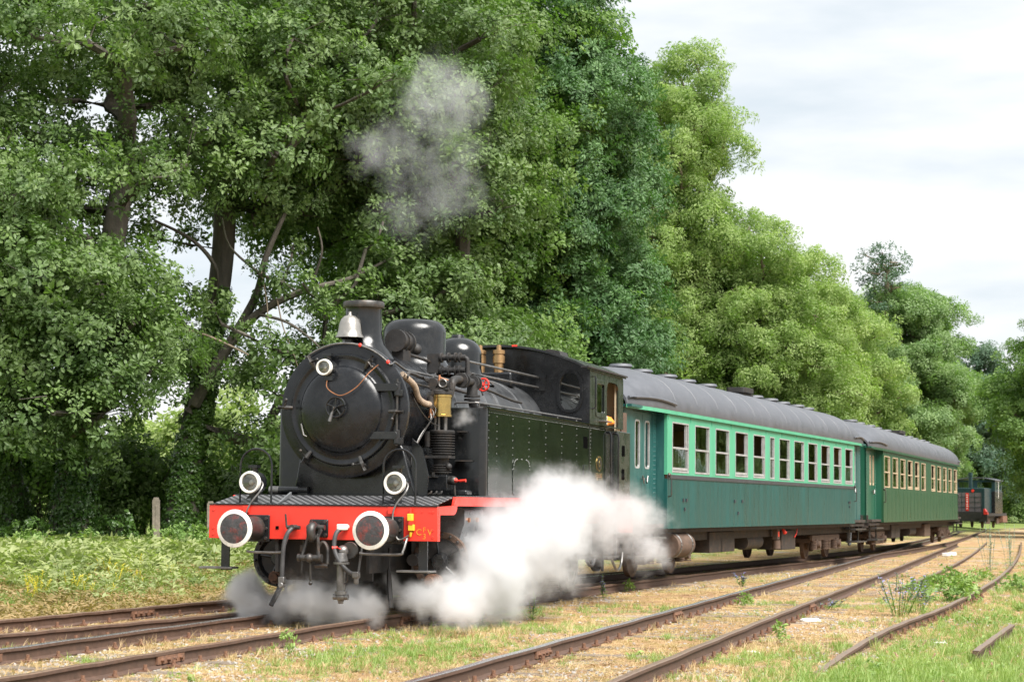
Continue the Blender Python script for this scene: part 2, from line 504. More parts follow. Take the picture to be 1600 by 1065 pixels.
def spline(pts, n=8):
    """Catmull-Rom through points"""
    P = [Vector(p) for p in pts]
    out = []
    for i in range(len(P) - 1):
        a, b, c, d = P[max(i - 1, 0)], P[i], P[i + 1], P[min(i + 2, len(P) - 1)]
        for k in range(n):
            t = k / n
            out.append(0.5 * ((2 * b) + (c - a) * t + (2 * a - 5 * b + 4 * c - d) * t * t + (3 * b - 3 * c + d - a) * t ** 3))
    out.append(P[-1])
    return out

# ------------------------------------------------------------------ scatter (geometry nodes, one object per mass of leaves)
_groups = {}
def scatter_group(src):
    if src.name in _groups:
        return _groups[src.name]
    g = bpy.data.node_groups.new('scatter_' + src.name, 'GeometryNodeTree')
    g.interface.new_socket('Geometry', in_out='INPUT', socket_type='NodeSocketGeometry')
    g.interface.new_socket('Geometry', in_out='OUTPUT', socket_type='NodeSocketGeometry')
    N, L = g.nodes, g.links
    gi, go = N.new('NodeGroupInput'), N.new('NodeGroupOutput')
    oi = N.new('GeometryNodeObjectInfo'); oi.inputs['Object'].default_value = src
    oi.inputs['As Instance'].default_value = False
    ip = N.new('GeometryNodeInstanceOnPoints')
    ar = N.new('GeometryNodeInputNamedAttribute'); ar.data_type = 'FLOAT_VECTOR'; ar.inputs['Name'].default_value = 'rot'
    e2 = N.new('FunctionNodeEulerToRotation')
    asx = N.new('GeometryNodeInputNamedAttribute'); asx.data_type = 'FLOAT'; asx.inputs['Name'].default_value = 'scl'
    L.new(gi.outputs[0], ip.inputs['Points'])
    L.new(oi.outputs['Geometry'], ip.inputs['Instance'])
    L.new(ar.outputs['Attribute'], e2.inputs['Euler']); L.new(e2.outputs['Rotation'], ip.inputs['Rotation'])
    L.new(asx.outputs['Attribute'], ip.inputs['Scale'])
    L.new(ip.outputs['Instances'], go.inputs[0])
    _groups[src.name] = g
    return g

def scatter(name, pts, rot, scl, src, parent=None):
    pts = np.asarray(pts, np.float32); n = len(pts)
    me = bpy.data.meshes.new(name)
    me.vertices.add(n)
    me.vertices.foreach_set('co', pts.ravel())
    a = me.attributes.new('rot', 'FLOAT_VECTOR', 'POINT'); a.data.foreach_set('vector', np.asarray(rot, np.float32).ravel())
    b = me.attributes.new('scl', 'FLOAT', 'POINT'); b.data.foreach_set('value', np.asarray(scl, np.float32).ravel())
    me.materials.append(src.data.materials[0])
    o = bpy.data.objects.new(name, me)
    COL.objects.link(o)
    if parent is not None: o.parent = parent
    md = o.modifiers.new('scatter', 'NODES'); md.node_group = scatter_group(src)
    return o

def eulers_to(dirs, roll):
    """euler angles turning +Z to each direction (dirs n x 3), with a roll about it"""
    d = dirs / np.linalg.norm(dirs, axis=1, keepdims=True)
    az = np.arctan2(d[:, 1], d[:, 0]); pol = np.arccos(np.clip(d[:, 2], -1, 1))
    # R = Rz(az) Ry(pol) Rz(roll) -> XYZ euler
    ca, sa, cp, sp, cr, sr = np.cos(az), np.sin(az), np.cos(pol), np.sin(pol), np.cos(roll), np.sin(roll)
    r00 = ca * cp * cr - sa * sr; r10 = sa * cp * cr + ca * sr; r20 = -sp * cr
    r21 = sp * sr; r22 = cp
    ey = np.arcsin(np.clip(-r20, -1, 1)); ex = np.arctan2(r21, r22); ez = np.arctan2(r10, r00)
    return np.stack([ex, ey, ez], 1)

def source(name, mb, m):
    """a leaf sprig or tuft to be scattered; it is not linked to the scene itself"""
    me = bpy.data.meshes.new(name)
    me.from_pydata(mb.v, [], mb.f)
    me.materials.append(M[m])
    return bpy.data.objects.new(name, me)
# ------------------------------------------------------------------ ground
def verge(x, y):
    """height of the strip beside and beyond the left-hand tracks"""
    h = R(20.0)
    s = -((x + 6.0) * math.cos(h) - (y - 23.4) * math.sin(h))       # metres to the left of the outermost rail
    return s

def hnoise(x, y):
    return (np.sin(x * 1.7 + 0.6 * np.sin(y * 0.9)) * np.cos(y * 1.3 + 0.8 * np.sin(x * 0.7)) * 0.5
            + 0.3 * np.sin(x * 4.3 + y * 2.1) * np.sin(y * 3.7 - x * 1.2) + 0.2 * np.sin(x * 9.1 - y * 3.3) * np.sin(y * 8.3 + x * 2.7))

def ground_z(x, y):
    x = np.asarray(x, float); y = np.asarray(y, float)
    s = verge(x, y)
    t = np.clip((s - 0.9) / 6.0, 0, 1); t = t * t * (3 - 2 * t)
    z = -0.158 + 0.014 * hnoise(x, y) + 0.42 * t + 0.05 * t * hnoise(x * 0.5, y * 0.5)
    far = np.clip((s - 14) / 60.0, 0, 1)
    z = z - 1.2 * far
    # gentle bank to the right of the yard, and rising land far away
    rr = np.clip((x * math.cos(R(15)) - (y) * math.sin(R(15)) - 6.0) / 10.0, 0, 1)
    z = z + 0.5 * rr * rr
    d = np.sqrt(x * x + y * y)
    z = z + 18.0 * np.clip((d - 330) / 900.0, 0, 1) ** 1.3
    return z

def axis_steps(a, b, fine0, fine1, step, grow=1.16, mx=60):
    out = list(np.arange(fine0, fine1 + 1e-6, step))
    s, p = step, fine1
    while p < b:
        s = min(s * grow, mx); p += s; out.append(p)
    s, p = step, fine0
    lo = []
    while p > a:
        s = min(s * grow, mx); p -= s; lo.append(p)
    return np.array(lo[::-1] + out)
gx = axis_steps(-1500, 1500, -12, 16, 0.22)
gy = axis_steps(-60, 1900, 13, 48, 0.24)
GX, GY = np.meshgrid(gx, gy)
GZ = ground_z(GX, GY)
nx, ny = len(gx), len(gy)
gme = bpy.data.meshes.new('ground')
idx = np.arange(nx * ny).reshape(ny, nx)
gf = np.stack([idx[:-1, :-1], idx[:-1, 1:], idx[1:, 1:], idx[1:, :-1]], -1).reshape(-1, 4)
gme.from_pydata(np.stack([GX, GY, GZ], -1).reshape(-1, 3).tolist(), [], gf.tolist())
gme.polygons.foreach_set('use_smooth', [True] * len(gme.polygons))

def ground_material():
    m = bpy.data.materials.new('yard ground')
    nt, N, L, b = nodes_of(m)
    tc = N.new('ShaderNodeTexCoord')
    def noise(sc, det=6, rough=0.6, off=(0, 0, 0), stretch=None):
        mp = N.new('ShaderNodeMapping'); mp.inputs['Location'].default_value = off
        if stretch: mp.inputs['Scale'].default_value = stretch
        L.new(tc.outputs['Object'], mp.inputs['Vector'])
        n = N.new('ShaderNodeTexNoise'); n.inputs['Scale'].default_value = sc
        n.inputs['Detail'].default_value = det; n.inputs['Roughness'].default_value = rough
        L.new(mp.outputs['Vector'], n.inputs['Vector'])
        return n.outputs['Fac']
    def ramp(f, stops):
        r = N.new('ShaderNodeValToRGB'); e = r.color_ramp.elements
        while len(e) < len(stops): e.new(0.5)
        for k, (p, c) in enumerate(stops):
            e[k].position = p; e[k].color = (*c, 1) if len(c) == 3 else c
        L.new(f, r.inputs['Fac'])
        return r.outputs['Color']
    def mix(f, a, b_):
        x = N.new('ShaderNodeMixRGB'); L.new(f, x.inputs['Fac']); L.new(a, x.inputs['Color1']); L.new(b_, x.inputs['Color2'])
        return x.outputs['Color']
    straw = ramp(noise(9, 9, 0.72), [(0.28, (0.20, 0.115, 0.06)), (0.46, (0.40, 0.25, 0.125)), (0.62, (0.52, 0.365, 0.20)), (0.8, (0.60, 0.48, 0.31))])
    dirt = ramp(noise(23, 8, 0.7, (3, 1, 0)), [(0.3, (0.13, 0.075, 0.045)), (0.55, (0.30, 0.18, 0.10)), (0.75, (0.46, 0.33, 0.21))])
    base = mix(ramp(noise(1.1, 5, 0.6, (9, 4, 0)), [(0.42, (0, 0, 0)), (0.6, (0.9, 0.9, 0.9))]), straw, dirt)
    grav = ramp(noise(60, 4, 0.8), [(0.35, (0.13, 0.12, 0.11)), (0.5, (0.34, 0.31, 0.29)), (0.68, (0.55, 0.52, 0.49))])
    base = mix(ramp(noise(0.55, 6, 0.62, (17, 2, 0)), [(0.54, (0, 0, 0)), (0.64, (0.85, 0.85, 0.85))]), base, grav)
    green = ramp(noise(14, 7, 0.7, (1, 8, 0)), [(0.3, (0.10, 0.15, 0.03)), (0.6, (0.24, 0.29, 0.075)), (0.8, (0.40, 0.38, 0.14))])
    base = mix(ramp(noise(0.42, 7, 0.66, (5, 21, 0)), [(0.52, (0, 0, 0)), (0.66, (0.8, 0.8, 0.8))]), base, green)
    # beyond the yard: meadow
    sp = N.new('ShaderNodeSeparateXYZ'); L.new(tc.outputs['Object'], sp.inputs['Vector'])
    ma = N.new('ShaderNodeMath'); ma.operation = 'MULTIPLY_ADD'; L.new(sp.outputs['X'], ma.inputs[0]); ma.inputs[1].default_value = -0.94
    mb_ = N.new('ShaderNodeMath'); mb_.operation = 'MULTIPLY'; L.new(sp.outputs['Y'], mb_.inputs[0]); mb_.inputs[1].default_value = 0.342
    L.new(mb_.outputs['Value'], ma.inputs[2])
    mr = N.new('ShaderNodeMapRange'); mr.inputs['From Min'].default_value = 15.8; mr.inputs['From Max'].default_value = 18.2
    nz = N.new('ShaderNodeMath'); nz.operation = 'MULTIPLY_ADD'; L.new(noise(1.4, 5), nz.inputs[0]); nz.inputs[1].default_value = 2.4
    L.new(ma.outputs['Value'], nz.inputs[2])
    L.new(nz.outputs['Value'], mr.inputs['Value'])
    meadow = ramp(noise(3.0, 8, 0.7, (2, 2, 0)), [(0.3, (0.09, 0.13, 0.03)), (0.55, (0.17, 0.22, 0.06)), (0.75, (0.30, 0.28, 0.11))])
    base = mix(mr.outputs['Result'], base, meadow)
    L.new(base, b.inputs['Base Color'])
    b.inputs['Roughness'].default_value = 0.95
    b.inputs['Specular IOR Level'].default_value = 0.15
    bp = N.new('ShaderNodeBump'); bp.inputs['Strength'].default_value = 0.9; bp.inputs['Distance'].default_value = 0.03
    L.new(noise(38, 6, 0.75), bp.inputs['Height']); L.new(bp.outputs['Normal'], b.inputs['Normal'])
    return m
gme.materials.append(ground_material())
ground = bpy.data.objects.new('ground', gme)
COL.objects.link(ground)
tag(ground, kind='structure')

# ------------------------------------------------------------------ railway tracks
def off2(pts, d):
    """offset a plan polyline to the right by d"""
    out = []
    for i, p in enumerate(pts):
        a, b = pts[max(i - 1, 0)], pts[min(i + 1, len(pts) - 1)]
        t = (b - a); t.normalize()
        out.append(Vector((p.x + t.y * d, p.y - t.x * d, 0)))
    return out
def S2(pts, n=10):
    return spline([(x, y, 0) for x, y in pts], n)

RAIL_PROF = [(-0.072, -0.150), (0.072, -0.150), (0.072, -0.138), (0.012, -0.118), (0.009, -0.045), (0.036, -0.034), (0.036, -0.006), (0.029, 0.0),
             (-0.029, 0.0), (-0.036, -0.006), (-0.036, -0.034), (-0.009, -0.045), (-0.012, -0.118), (-0.072, -0.138)]
def rail(track, pts, top='rail_top', z=0.0):
    vs, fs, mi = [], [], []
    k = len(RAIL_PROF)
    for i, p in enumerate(pts):
        a, b = pts[max(i - 1, 0)], pts[min(i + 1, len(pts) - 1)]
        t = (b - a); t.normalize()
        nx_, ny_ = t.y, -t.x
        wob = 0.004 * math.sin(i * 1.9 + p.x)
        for w, h in RAIL_PROF:
            vs.append((p.x + nx_ * w, p.y + ny_ * w, h + (z(p) if callable(z) else z) + wob))
    for i in range(len(pts) - 1):
        for j in range(k):
            j2 = (j + 1) % k
            fs.append((i * k + j, i * k + j2, (i + 1) * k + j2, (i + 1) * k + j))
            mi.append(1 if j in (6, 7, 8) else 0)
    fs += [tuple(range(k - 1, -1, -1)), tuple((len(pts) - 1) * k + j for j in range(k))]
    mi += [0, 0]
    me = bpy.data.meshes.new('rail'); me.from_pydata(vs, [], fs)
    me.materials.append(M['rail_side']); me.materials.append(M[top])
    me.polygons.foreach_set('material_index', mi)
    o = bpy.data.objects.new('rail', me); COL.objects.link(o); o.parent = track
    return o

_bolt = MB().box(-0.055, 0.055, -0.045, 0.045, 0, 0.022).cyl((0, 0, 0.022), (0, 0, 0.040), 0.027, 0.025, 8).cyl((0, 0, 0.040), (0, 0, 0.072), 0.019, 0.019, 6)
bolt_src = _bolt.build('rail_bolt', 'rust', smooth=False); COL.objects.unlink(bolt_src)
_fp = MB().box(-0.30, 0.30, 0, 0.022, -0.115, -0.040)
for q in (-0.21, -0.07, 0.07, 0.21):
    _fp.cyl((q, 0.02, -0.078), (q, 0.055, -0.078), 0.024, 0.022, 6)
fish_src = _fp.build('fishplate', 'rust', smooth=False); COL.objects.unlink(fish_src)
_sl = MB().box(-1.25, 1.25, -0.12, 0.12, -0.16, 0.0)
sleep_src = _sl.build('sleeper', 'sleeper', smooth=False, bevel=0.012); COL.objects.unlink(sleep_src)

def walk(pts, step, start=0.0):
    acc, nxt = 0.0, start
    for a, b in zip(pts, pts[1:]):
        l = (b - a).length
        while nxt <= acc + l:
            t = (nxt - acc) / l
            yield a.lerp(b, t), (b - a).normalized()
            nxt += step
        acc += l
def fasten(rail_o, pts, ymax=36.0, step=0.62, start=0.3, sides=(1, -1)):
    for p, t in walk(pts, step, start):
        if p.y > ymax or p.y < 13 or p.x < -9: continue
        for s in sides:
            q = (p.x + t.y * 0.098 * s, p.y - t.x * 0.098 * s, -0.150 + random.uniform(-0.006, 0.004))
            inst(bolt_src, rail_o, q, (random.uniform(-.05, .05), random.uniform(-.05, .05), math.atan2(t.y, t.x) + random.uniform(-.06, .06)))
def fish(rail_o, pts, at_y, side=1):
    best = min(range(len(pts) - 1), key=lambda i: abs(pts[i].y - at_y))
    p, t = pts[best], (pts[best + 1] - pts[best]).normalized()
    for s in ((1, -1) if side == 0 else (side,)):
        inst(fish_src, rail_o, (p.x + t.y * 0.012 * s, p.y - t.x * 0.012 * s, 0), (0, 0, math.atan2(t.y, t.x) + (PI if s > 0 else 0)))
def sleepers(track, pts, y0, y1, step=0.62, lift=-0.150):
    for p, t in walk(pts, step, 0.3):
        if not (y0 < p.y < y1): continue
        inst(sleep_src, track, (p.x, p.y, lift + random.uniform(-0.02, 0.012)), (random.uniform(-.01, .01), random.uniform(-.008, .008), math.atan2(-t.x, t.y) + random.uniform(-.02, .02)))

G2 = 1.505
# the train's own track (right rail measured in plan)
D_R = S2([(-5.6, 9.6), (-4.02, 15.89), (-2.98, 19.89), (-1.32, 26.0), (-0.02, 30.5), (1.85, 36.0), (4.40, 43.2), (7.0, 50.1), (9.75, 57.3), (12.5, 65.2), (15.4, 74.3), (18.45, 84.5), (21.5, 95.6), (28.2, 120.6), (42, 172)], 10)
D_L = off2(D_R, -G2)
D_C = off2(D_R, -G2 / 2)
T1 = tag(bpy.data.objects.new('railway_track', None), 'rusty railway track the steam train stands on', 'railway track'); COL.objects.link(T1)
r_ = rail(T1, D_R); fasten(r_, D_R, 30); fish(r_, D_R, 18.9, 0); fish(r_, D_R, 26.0, 0)
r_ = rail(T1, D_L, 'rail_shiny'); fasten(r_, D_L, 27); fish(r_, D_L, 18.6, 0); fish(r_, D_L, 26.2, 0)
sleepers(T1, D_C, 13, 60)
# diverging track at the left
A_L = S2([(-9.0, 14.2), (-7.0, 20.4), (-5.95, 23.44), (-5.07, 26.04), (-3.96, 29.1), (-1.9, 33.9), (0.9, 39.8), (2.9, 43.9)], 10)
B_R = S2([(-8.0, 14.4), (-6.3, 18.6), (-5.32, 21.0), (-4.21, 23.74), (-2.93, 26.8), (-1.2, 30.6), (1.3, 35.9), (3.6, 41.4)], 10)
T0 = tag(bpy.data.objects.new('railway_track', None), 'rusty track forking off beside the grass verge', 'railway track'); COL.objects.link(T0)
r_ = rail(T0, A_L); fasten(r_, A_L, 30); fish(r_, A_L, 26.6, 1)
r_ = rail(T0, B_R); fasten(r_, B_R, 26)
sleepers(T0, off2(A_L, G2 / 2), 14, 26)
# the middle track, joining the train's track further back
F_R = S2([(-3.6, -0.6), (0.79, 16.03), (3.34, 25.72), (5.92, 35.4), (10.0, 50.7), (18.6, 83.2)], 12)
E_L = off2(S2([(-3.6, -0.6), (0.79, 16.03), (3.34, 25.72), (5.92, 35.4), (10.0, 50.7), (18.6, 83.2), (25.5, 109), (41.3, 168)], 12), -G2)
T2 = tag(bpy.data.objects.new('railway_track', None), 'empty rusty track in front of the train, joining it behind', 'railway track'); COL.objects.link(T2)
r_ = rail(T2, F_R); fasten(r_, F_R, 32); fish(r_, F_R, 30.0, 1)
r_ = rail(T2, E_L, 'rail_shiny'); fasten(r_, E_L, 34); fish(r_, E_L, 19.9, 1); fish(r_, E_L, 27.6, 1)
sleepers(T2, off2(F_R, -G2 / 2), 14, 50, lift=-0.158)
# the overgrown track at the right
H_R = S2([(2.9, 19.0), (3.17, 19.86), (4.95, 25.4), (6.91, 31.2), (11.0, 44.75), (16.4, 64.5), (23, 90)], 10)
T3 = tag(bpy.data.objects.new('railway_track', None), 'overgrown track with rails half hidden in weeds', 'railway track'); COL.objects.link(T3)
r_ = rail(T3, H_R, z=lambda p: -0.045 - 0.115 * max(0.0, min(1.0, (24.5 - p.y) / 5.5)) ** 2); fasten(r_, [p for p in H_R if p.y > 22.5], 36)
r_ = rail(T3, [p for p in off2(H_R, -G2) if p.y > 37.5], z=-0.06)
stub = S2([(4.73, 20.35), (5.5, 22.7), (6.26, 25.0)], 5)
o = rail(None, stub, z=-0.02); tag(o, 'loose length of rail lying in the weeds at the right edge', 'rail')
o.name = 'rail_length'
# painted end block on the left-hand rail
mb = MB()
mb.box(-0.045, 0.045, -0.06, 0.06, -0.16, -0.14).box(-0.012, 0.012, -0.05, 0.05, -0.14, -0.02).box(-0.05, 0.05, -0.07, 0.07, -0.02, 0.012)
o = mb.build('rail_marker', 'white', smooth=False, bevel=0.006); o.location = (-3.62, 28.2, 0.02); o.rotation_euler = (0, 0, R(70))
tag(o, 'small white painted rail block beside the left wheels of the engine', 'marker')
mb = MB().box(-0.09, 0.09, -0.7, 0.7, -0.15, -0.04)
o = mb.build('marker_block', 'white', smooth=False, bevel=0.015); o.location = (14.6, 66.5, 0); o.rotation_euler = (0, 0, R(-25))
tag(o, 'white block lying between the joining rails by the second coach', 'marker')
# ------------------------------------------------------------------ steam locomotive
LP = Vector((-2.31, 24.45, 0)); LH = R(16.7)
loco = thing('steam_locomotive', 'black steam tank locomotive with red buffer beam heading the train', 'locomotive', LP, -LH)
SZ = 2.57                                # height of the boiler centre line
def part(mb, name, m, parent=loco, **k):
    return mb.build(name, m, parent, **k)

# --- front beam, running plate
part(MB().box(-1.5, 1.5, 0, 0.035, 0.95, 1.365), 'buffer_beam', 'red', bevel=0.006)
part(MB().box(-1.5, 1.5, -0.012, 0.05, 1.3665, 1.378), 'beam_capping', 'black')
for s in (-1, 1):
    x0, x1 = (1.462, 1.50) if s > 0 else (-1.50, -1.462)
    # side valance: drops at the front in a curve to the beam
    cv = [(0.72 - 0.10 + 0.10 * math.sin(t), 1.36 + 0.10 - 0.10 * math.cos(t)) for t in np.linspace(0, PI / 2, 6)]
    poly = [(0.037, 0.95), (0.10, 0.95), (0.10, 1.265), (0.55, 1.265)] + [(0.60 + 0.16 * math.sin(t), 1.265 + 0.11 * (1 - math.cos(t))) for t in np.linspace(0.15, PI / 2, 6)] + [(10.2, 1.375), (10.2, 1.488), (0.70, 1.488), (0.64, 1.38), (0.037, 1.363)]
    part(MB().prism(poly, [], x0, x1, 'yz'), 'valance', 'red', bevel=0.004)
# chequered front plate, sloping up to the running plate
mb = MB()
mb._add([(-1.46, 0.03, 1.381), (1.46, 0.03, 1.381), (1.46, 0.72, 1.492), (-1.46, 0.72, 1.492), (-1.46, 0.03, 1.372), (1.46, 0.03, 1.372), (1.46, 0.72, 1.480), (-1.46, 0.72, 1.480)],
        [(0, 1, 2, 3), (7, 6, 5, 4), (0, 4, 5, 1), (1, 5, 6, 2), (2, 6, 7, 3), (3, 7, 4, 0)])
part(mb, 'front_plate', 'chequer', smooth=False)
part(MB().box(-1.498, 1.498, 0.72, 10.2, 1.491, 1.505), 'running_board', 'black')
part(MB().box(-0.62, -0.58, 0.04, 10.0, 0.55, 1.37).box(0.58, 0.62, 0.04, 10.0, 0.55, 1.37).box(-0.58, 0.58, 0.9, 9.8, 0.8, 1.36).box(-0.58, 0.58, 0.25, 0.3, 0.45, 0.95), 'main_frame_and_filler', 'black_matt', smooth=False)  # frame plates, plus an added filler box between them that blocks light
part(MB().box(-0.95, 0.95, 1.7, 1.75, 0.22, 0.60).box(-0.6, 0.6, 2.3, 2.5, 0.2, 0.8), 'frame_stretcher', 'black_matt', smooth=False)

# --- buffers
def buffer(x, parent, y0=0.0, z=1.08, ring=True, back=False):
    s = 1 if not back else -1
    b = MB()
    b.cyl((x, y0 - 0.36 * s, z), (x, y0 - 0.03 * s, z), 0.135, 0.15, 24).cyl((x, y0 - 0.56 * s, z), (x, y0 - 0.34 * s, z), 0.095, 0.095, 20)
    o = part(b, 'buffer', 'dark_steel', parent)
    h = MB().lathe([(0.001, 0.645 * s), (0.08, 0.642 * s), (0.165, 0.632 * s), (0.18, 0.630 * s)], (x, y0, z), (0, -1, 0), 36)
    h.build('buffer_face', 'buffer_face', o)
    h = MB().lathe([(0.18, 0.630 * s), (0.225, 0.619 * s), (0.230, 0.605 * s), (0.222, 0.585 * s), (0.10, 0.56 * s)], (x, y0, z), (0, -1, 0), 36)
    h.build('buffer_rim', 'white' if ring else 'dark_steel', o)
    p = MB().box(x - 0.2, x + 0.2, min(y0 - 0.03 * s, y0), max(y0 - 0.03 * s, y0), z - 0.165, z + 0.165)
    pp = p.build('mounting_plate', 'black', o, bevel=0.01)
    k = MB()
    for dx in (-0.16, 0.16):
        for dz in (-0.12, 0, 0.12):
            k.bolt((x + dx, y0 - 0.03 * s, z + dz), (0, -s, 0), 0.022, 0.025)
    k.build('bolts', 'dark_steel', o, smooth=False)
    return o
buffer(-0.875, loco, -0.001); buffer(0.875, loco, -0.001)
buffer(-0.875, loco, 10.26, ring=False, back=True); buffer(0.875, loco, 10.26, ring=False, back=True)

# --- coupling hook and screw coupling
o = part(MB().box(-0.145, 0.10, -0.03, -0.001, 0.98, 1.20), 'hook_plate', 'black', bevel=0.02)
k = MB()
for dx in (-0.115, 0.07):
    for dz in (1.01, 1.17): k.bolt((dx, -0.03, dz), (0, -1, 0), 0.024, 0.03)
k.build('bolts', 'dark_steel', o, smooth=False)
hk = MB()
hook = spline([(0, 0, 1.10), (0, -0.12, 1.10), (0, -0.20, 1.12), (0, -0.255, 1.07), (0, -0.235, 0.99), (0, -0.17, 0.965), (0, -0.125, 1.0)], 5)
hk.tube([(p.x - 0.03, p.y, p.z) for p in hook], [0.045] * 8 + [0.055] * 15 + [0.045 - 0.003 * i for i in range(8)], 10)
part(hk, 'coupling_hook', 'dark_steel')
cp = MB()
for dx in (-0.085, 0.055):
    cp.tube([(dx, -0.13, 1.10), (dx * 0.9 - 0.01, -0.20, 0.98), (dx * 1.5 - 0.02, -0.22, 0.78), (dx * 1.6 - 0.02, -0.22, 0.74)], [0.034, 0.022, 0.018, 0.028], 8)
cp.cyl((-0.13, -0.13, 1.10), (0.10, -0.13, 1.10), 0.034, None, 10)
cp.cyl((-0.185, -0.22, 0.735), (0.085, -0.22, 0.735), 0.038, None, 12).cyl((-0.205, -0.22, 0.735), (-0.175, -0.22, 0.735), 0.05, None, 10).cyl((0.075, -0.22, 0.735), (0.105, -0.22, 0.735), 0.05, None, 10)
cp.sphere((-0.05, -0.25, 0.735), 0.055, 12, 8)
cp.cyl((-0.045, -0.22, 0.70), (-0.045, -0.20, 0.44), 0.014, None, 8).sphere((-0.045, -0.20, 0.43), 0.026, 8, 6)
part(cp, 'screw_coupling', 'dark_steel')
part(MB().tube(spline([(0.03, -0.16, 0.70), (0.03, -0.15, 0.86), (0.09, -0.14, 0.92), (0.15, -0.15, 0.84), (0.16, -0.17, 0.66)], 5), 0.024, 8).cyl((0.0, -0.17, 0.64), (0.17, -0.17, 0.64), 0.03, None, 8), 'coupling_shackle', 'dark_steel')
part(MB().cyl((-0.27, 0.1, 0.95), (-0.28, 0.08, 0.55), 0.016, None, 8).box(-0.30, -0.25, 0.06, 0.12, 0.80, 0.88), 'hanging_link', 'dark_steel')

# --- brake hoses
def hose(pts, name, r=0.028):
    o = part(MB().tube(spline(pts, 7), r, 10), name, 'rubber')
    return o
h1 = hose([(-0.335, -0.10, 1.09), (-0.37, -0.16, 1.03), (-0.405, -0.19, 0.9), (-0.415, -0.20, 0.7), (-0.42, -0.20, 0.50)], 'brake_hose')
MB().box(-0.46, -0.38, -0.235, -0.165, 0.42, 0.50).cyl((-0.42, -0.25, 0.40), (-0.42, -0.15, 0.40), 0.035, None, 10).build('hose_coupling', 'steel', h1, bevel=0.01)
MB().cyl((-0.335, 0.0, 1.10), (-0.335, -0.13, 1.10), 0.034, None, 10).cyl((-0.42, -0.07, 1.10), (-0.25, -0.07, 1.095), 0.026, None, 10).cyl((-0.43, -0.06, 1.10), (-0.445, -0.07, 1.26), 0.012, None, 6).build('hose_tap', 'dark_steel', h1)
h2 = hose([(0.30, -0.11, 1.09), (0.26, -0.17, 1.02), (0.255, -0.2, 0.86), (0.33, -0.22, 0.70), (0.45, -0.22, 0.58), (0.53, -0.20, 0.54)], 'brake_hose')
MB().cyl((0.34, 0.0, 1.11), (0.34, -0.09, 1.11), 0.035, None, 10).box(0.26, 0.38, -0.155, -0.07, 1.07, 1.145).build('hose_elbow', 'white', h2, bevel=0.012)
MB().box(0.50, 0.585, -0.24, -0.16, 0.50, 0.58).cyl((0.545, -0.2, 0.43), (0.545, -0.2, 0.52), 0.03, 0.036, 10).build('hose_coupling', 'steel', h2, bevel=0.012)
part(MB().cyl((0.56, -0.03, 0.95), (0.56, -0.17, 0.57), 0.016, None, 8), 'hose_hanger', 'dark_steel')

# --- steam heating pipe hanging at the middle
sh = MB()
sh.cyl((0.335, -0.16, 0.80), (0.335, -0.16, 0.70), 0.062, 0.085, 14).cyl((0.335, -0.16, 0.69), (0.335, -0.16, 0.665), 0.10, None, 14).cyl((0.335, -0.16, 0.665), (0.335, -0.16, 0.34), 0.058, 0.052, 14)
sh.cyl((0.335, -0.16, 0.34), (0.335, -0.16, 0.30), 0.075, None, 12).sphere((0.335, -0.16, 0.275), 0.062, 12, 8).cyl((0.24, -0.16, 0.27), (0.43, -0.16, 0.27), 0.034, None, 10).cyl((0.335, -0.16, 0.27), (0.335, -0.16, 0.19), 0.045, 0.03, 10)
sh.sphere((0.335, -0.12, 0.82), 0.072, 12, 8)
o = part(sh, 'heating_pipe', 'steel')
MB().tube(spline([(0.40, -0.2, 0.60), (0.43, -0.2, 0.55), (0.43, -0.2, 0.46), (0.39, -0.2, 0.43)], 5), 0.008, 6).build('pipe_handle', 'dark_steel', o)
MB().lathe([(0.001, 0.0), (0.095, 0.0), (0.105, 0.02), (0.095, 0.05), (0.001, 0.05)], (0.40, -0.06, 0.83), (0, 1, 0), 20).build('valve_disc', 'dark_steel', o)
MB().tube([(0.33, -0.17, 0.84), (0.29, -0.20, 0.865), (0.235, -0.22, 0.86)], [0.02, 0.016, 0.02], 8).build('tap_handle', 'red', o)

# --- shunter's handrails below the buffers, steps, guard irons
for s in (-1, 1):
    x = -0.42 if s < 0 else 1.13
    a = -0.92 if s < 0 else 0.56
    part(MB().tube(spline([(x, -0.04, 0.985), (x, -0.09, 0.93), (x - 0.02, -0.13, 0.83), (x - 0.07, -0.14, 0.79), (a + 0.1, -0.14, 0.79), (a, -0.14, 0.80)], 5), 0.016, 8), 'coupling_handrail', 'steel')
for s in (-1, 1):
    x = 1.30 * s
    b = MB().box(x - 0.055, x + 0.055, 0.06, 0.085, 0.56, 0.95).box(x - 0.03, x + 0.055, 0.085, 0.16, 0.56, 0.6)
    o = part(b, 'step_bracket', 'black')
    MB().box(x - 0.30, x + 0.14, -0.06, 0.16, 0.575, 0.60).build('step_tread', 'steel', o, bevel=0.004)
for s in (-1, 1):
    x = 0.70 * s
    part(MB().tube([(x, 0.55, 0.85), (x * 1.0, 0.52, 0.52), (x * 1.04, 0.47, 0.34), (x * 1.14, 0.35, 0.12)], [0.03, 0.03, 0.035, 0.03], 6), 'guard_iron', 'black_matt')

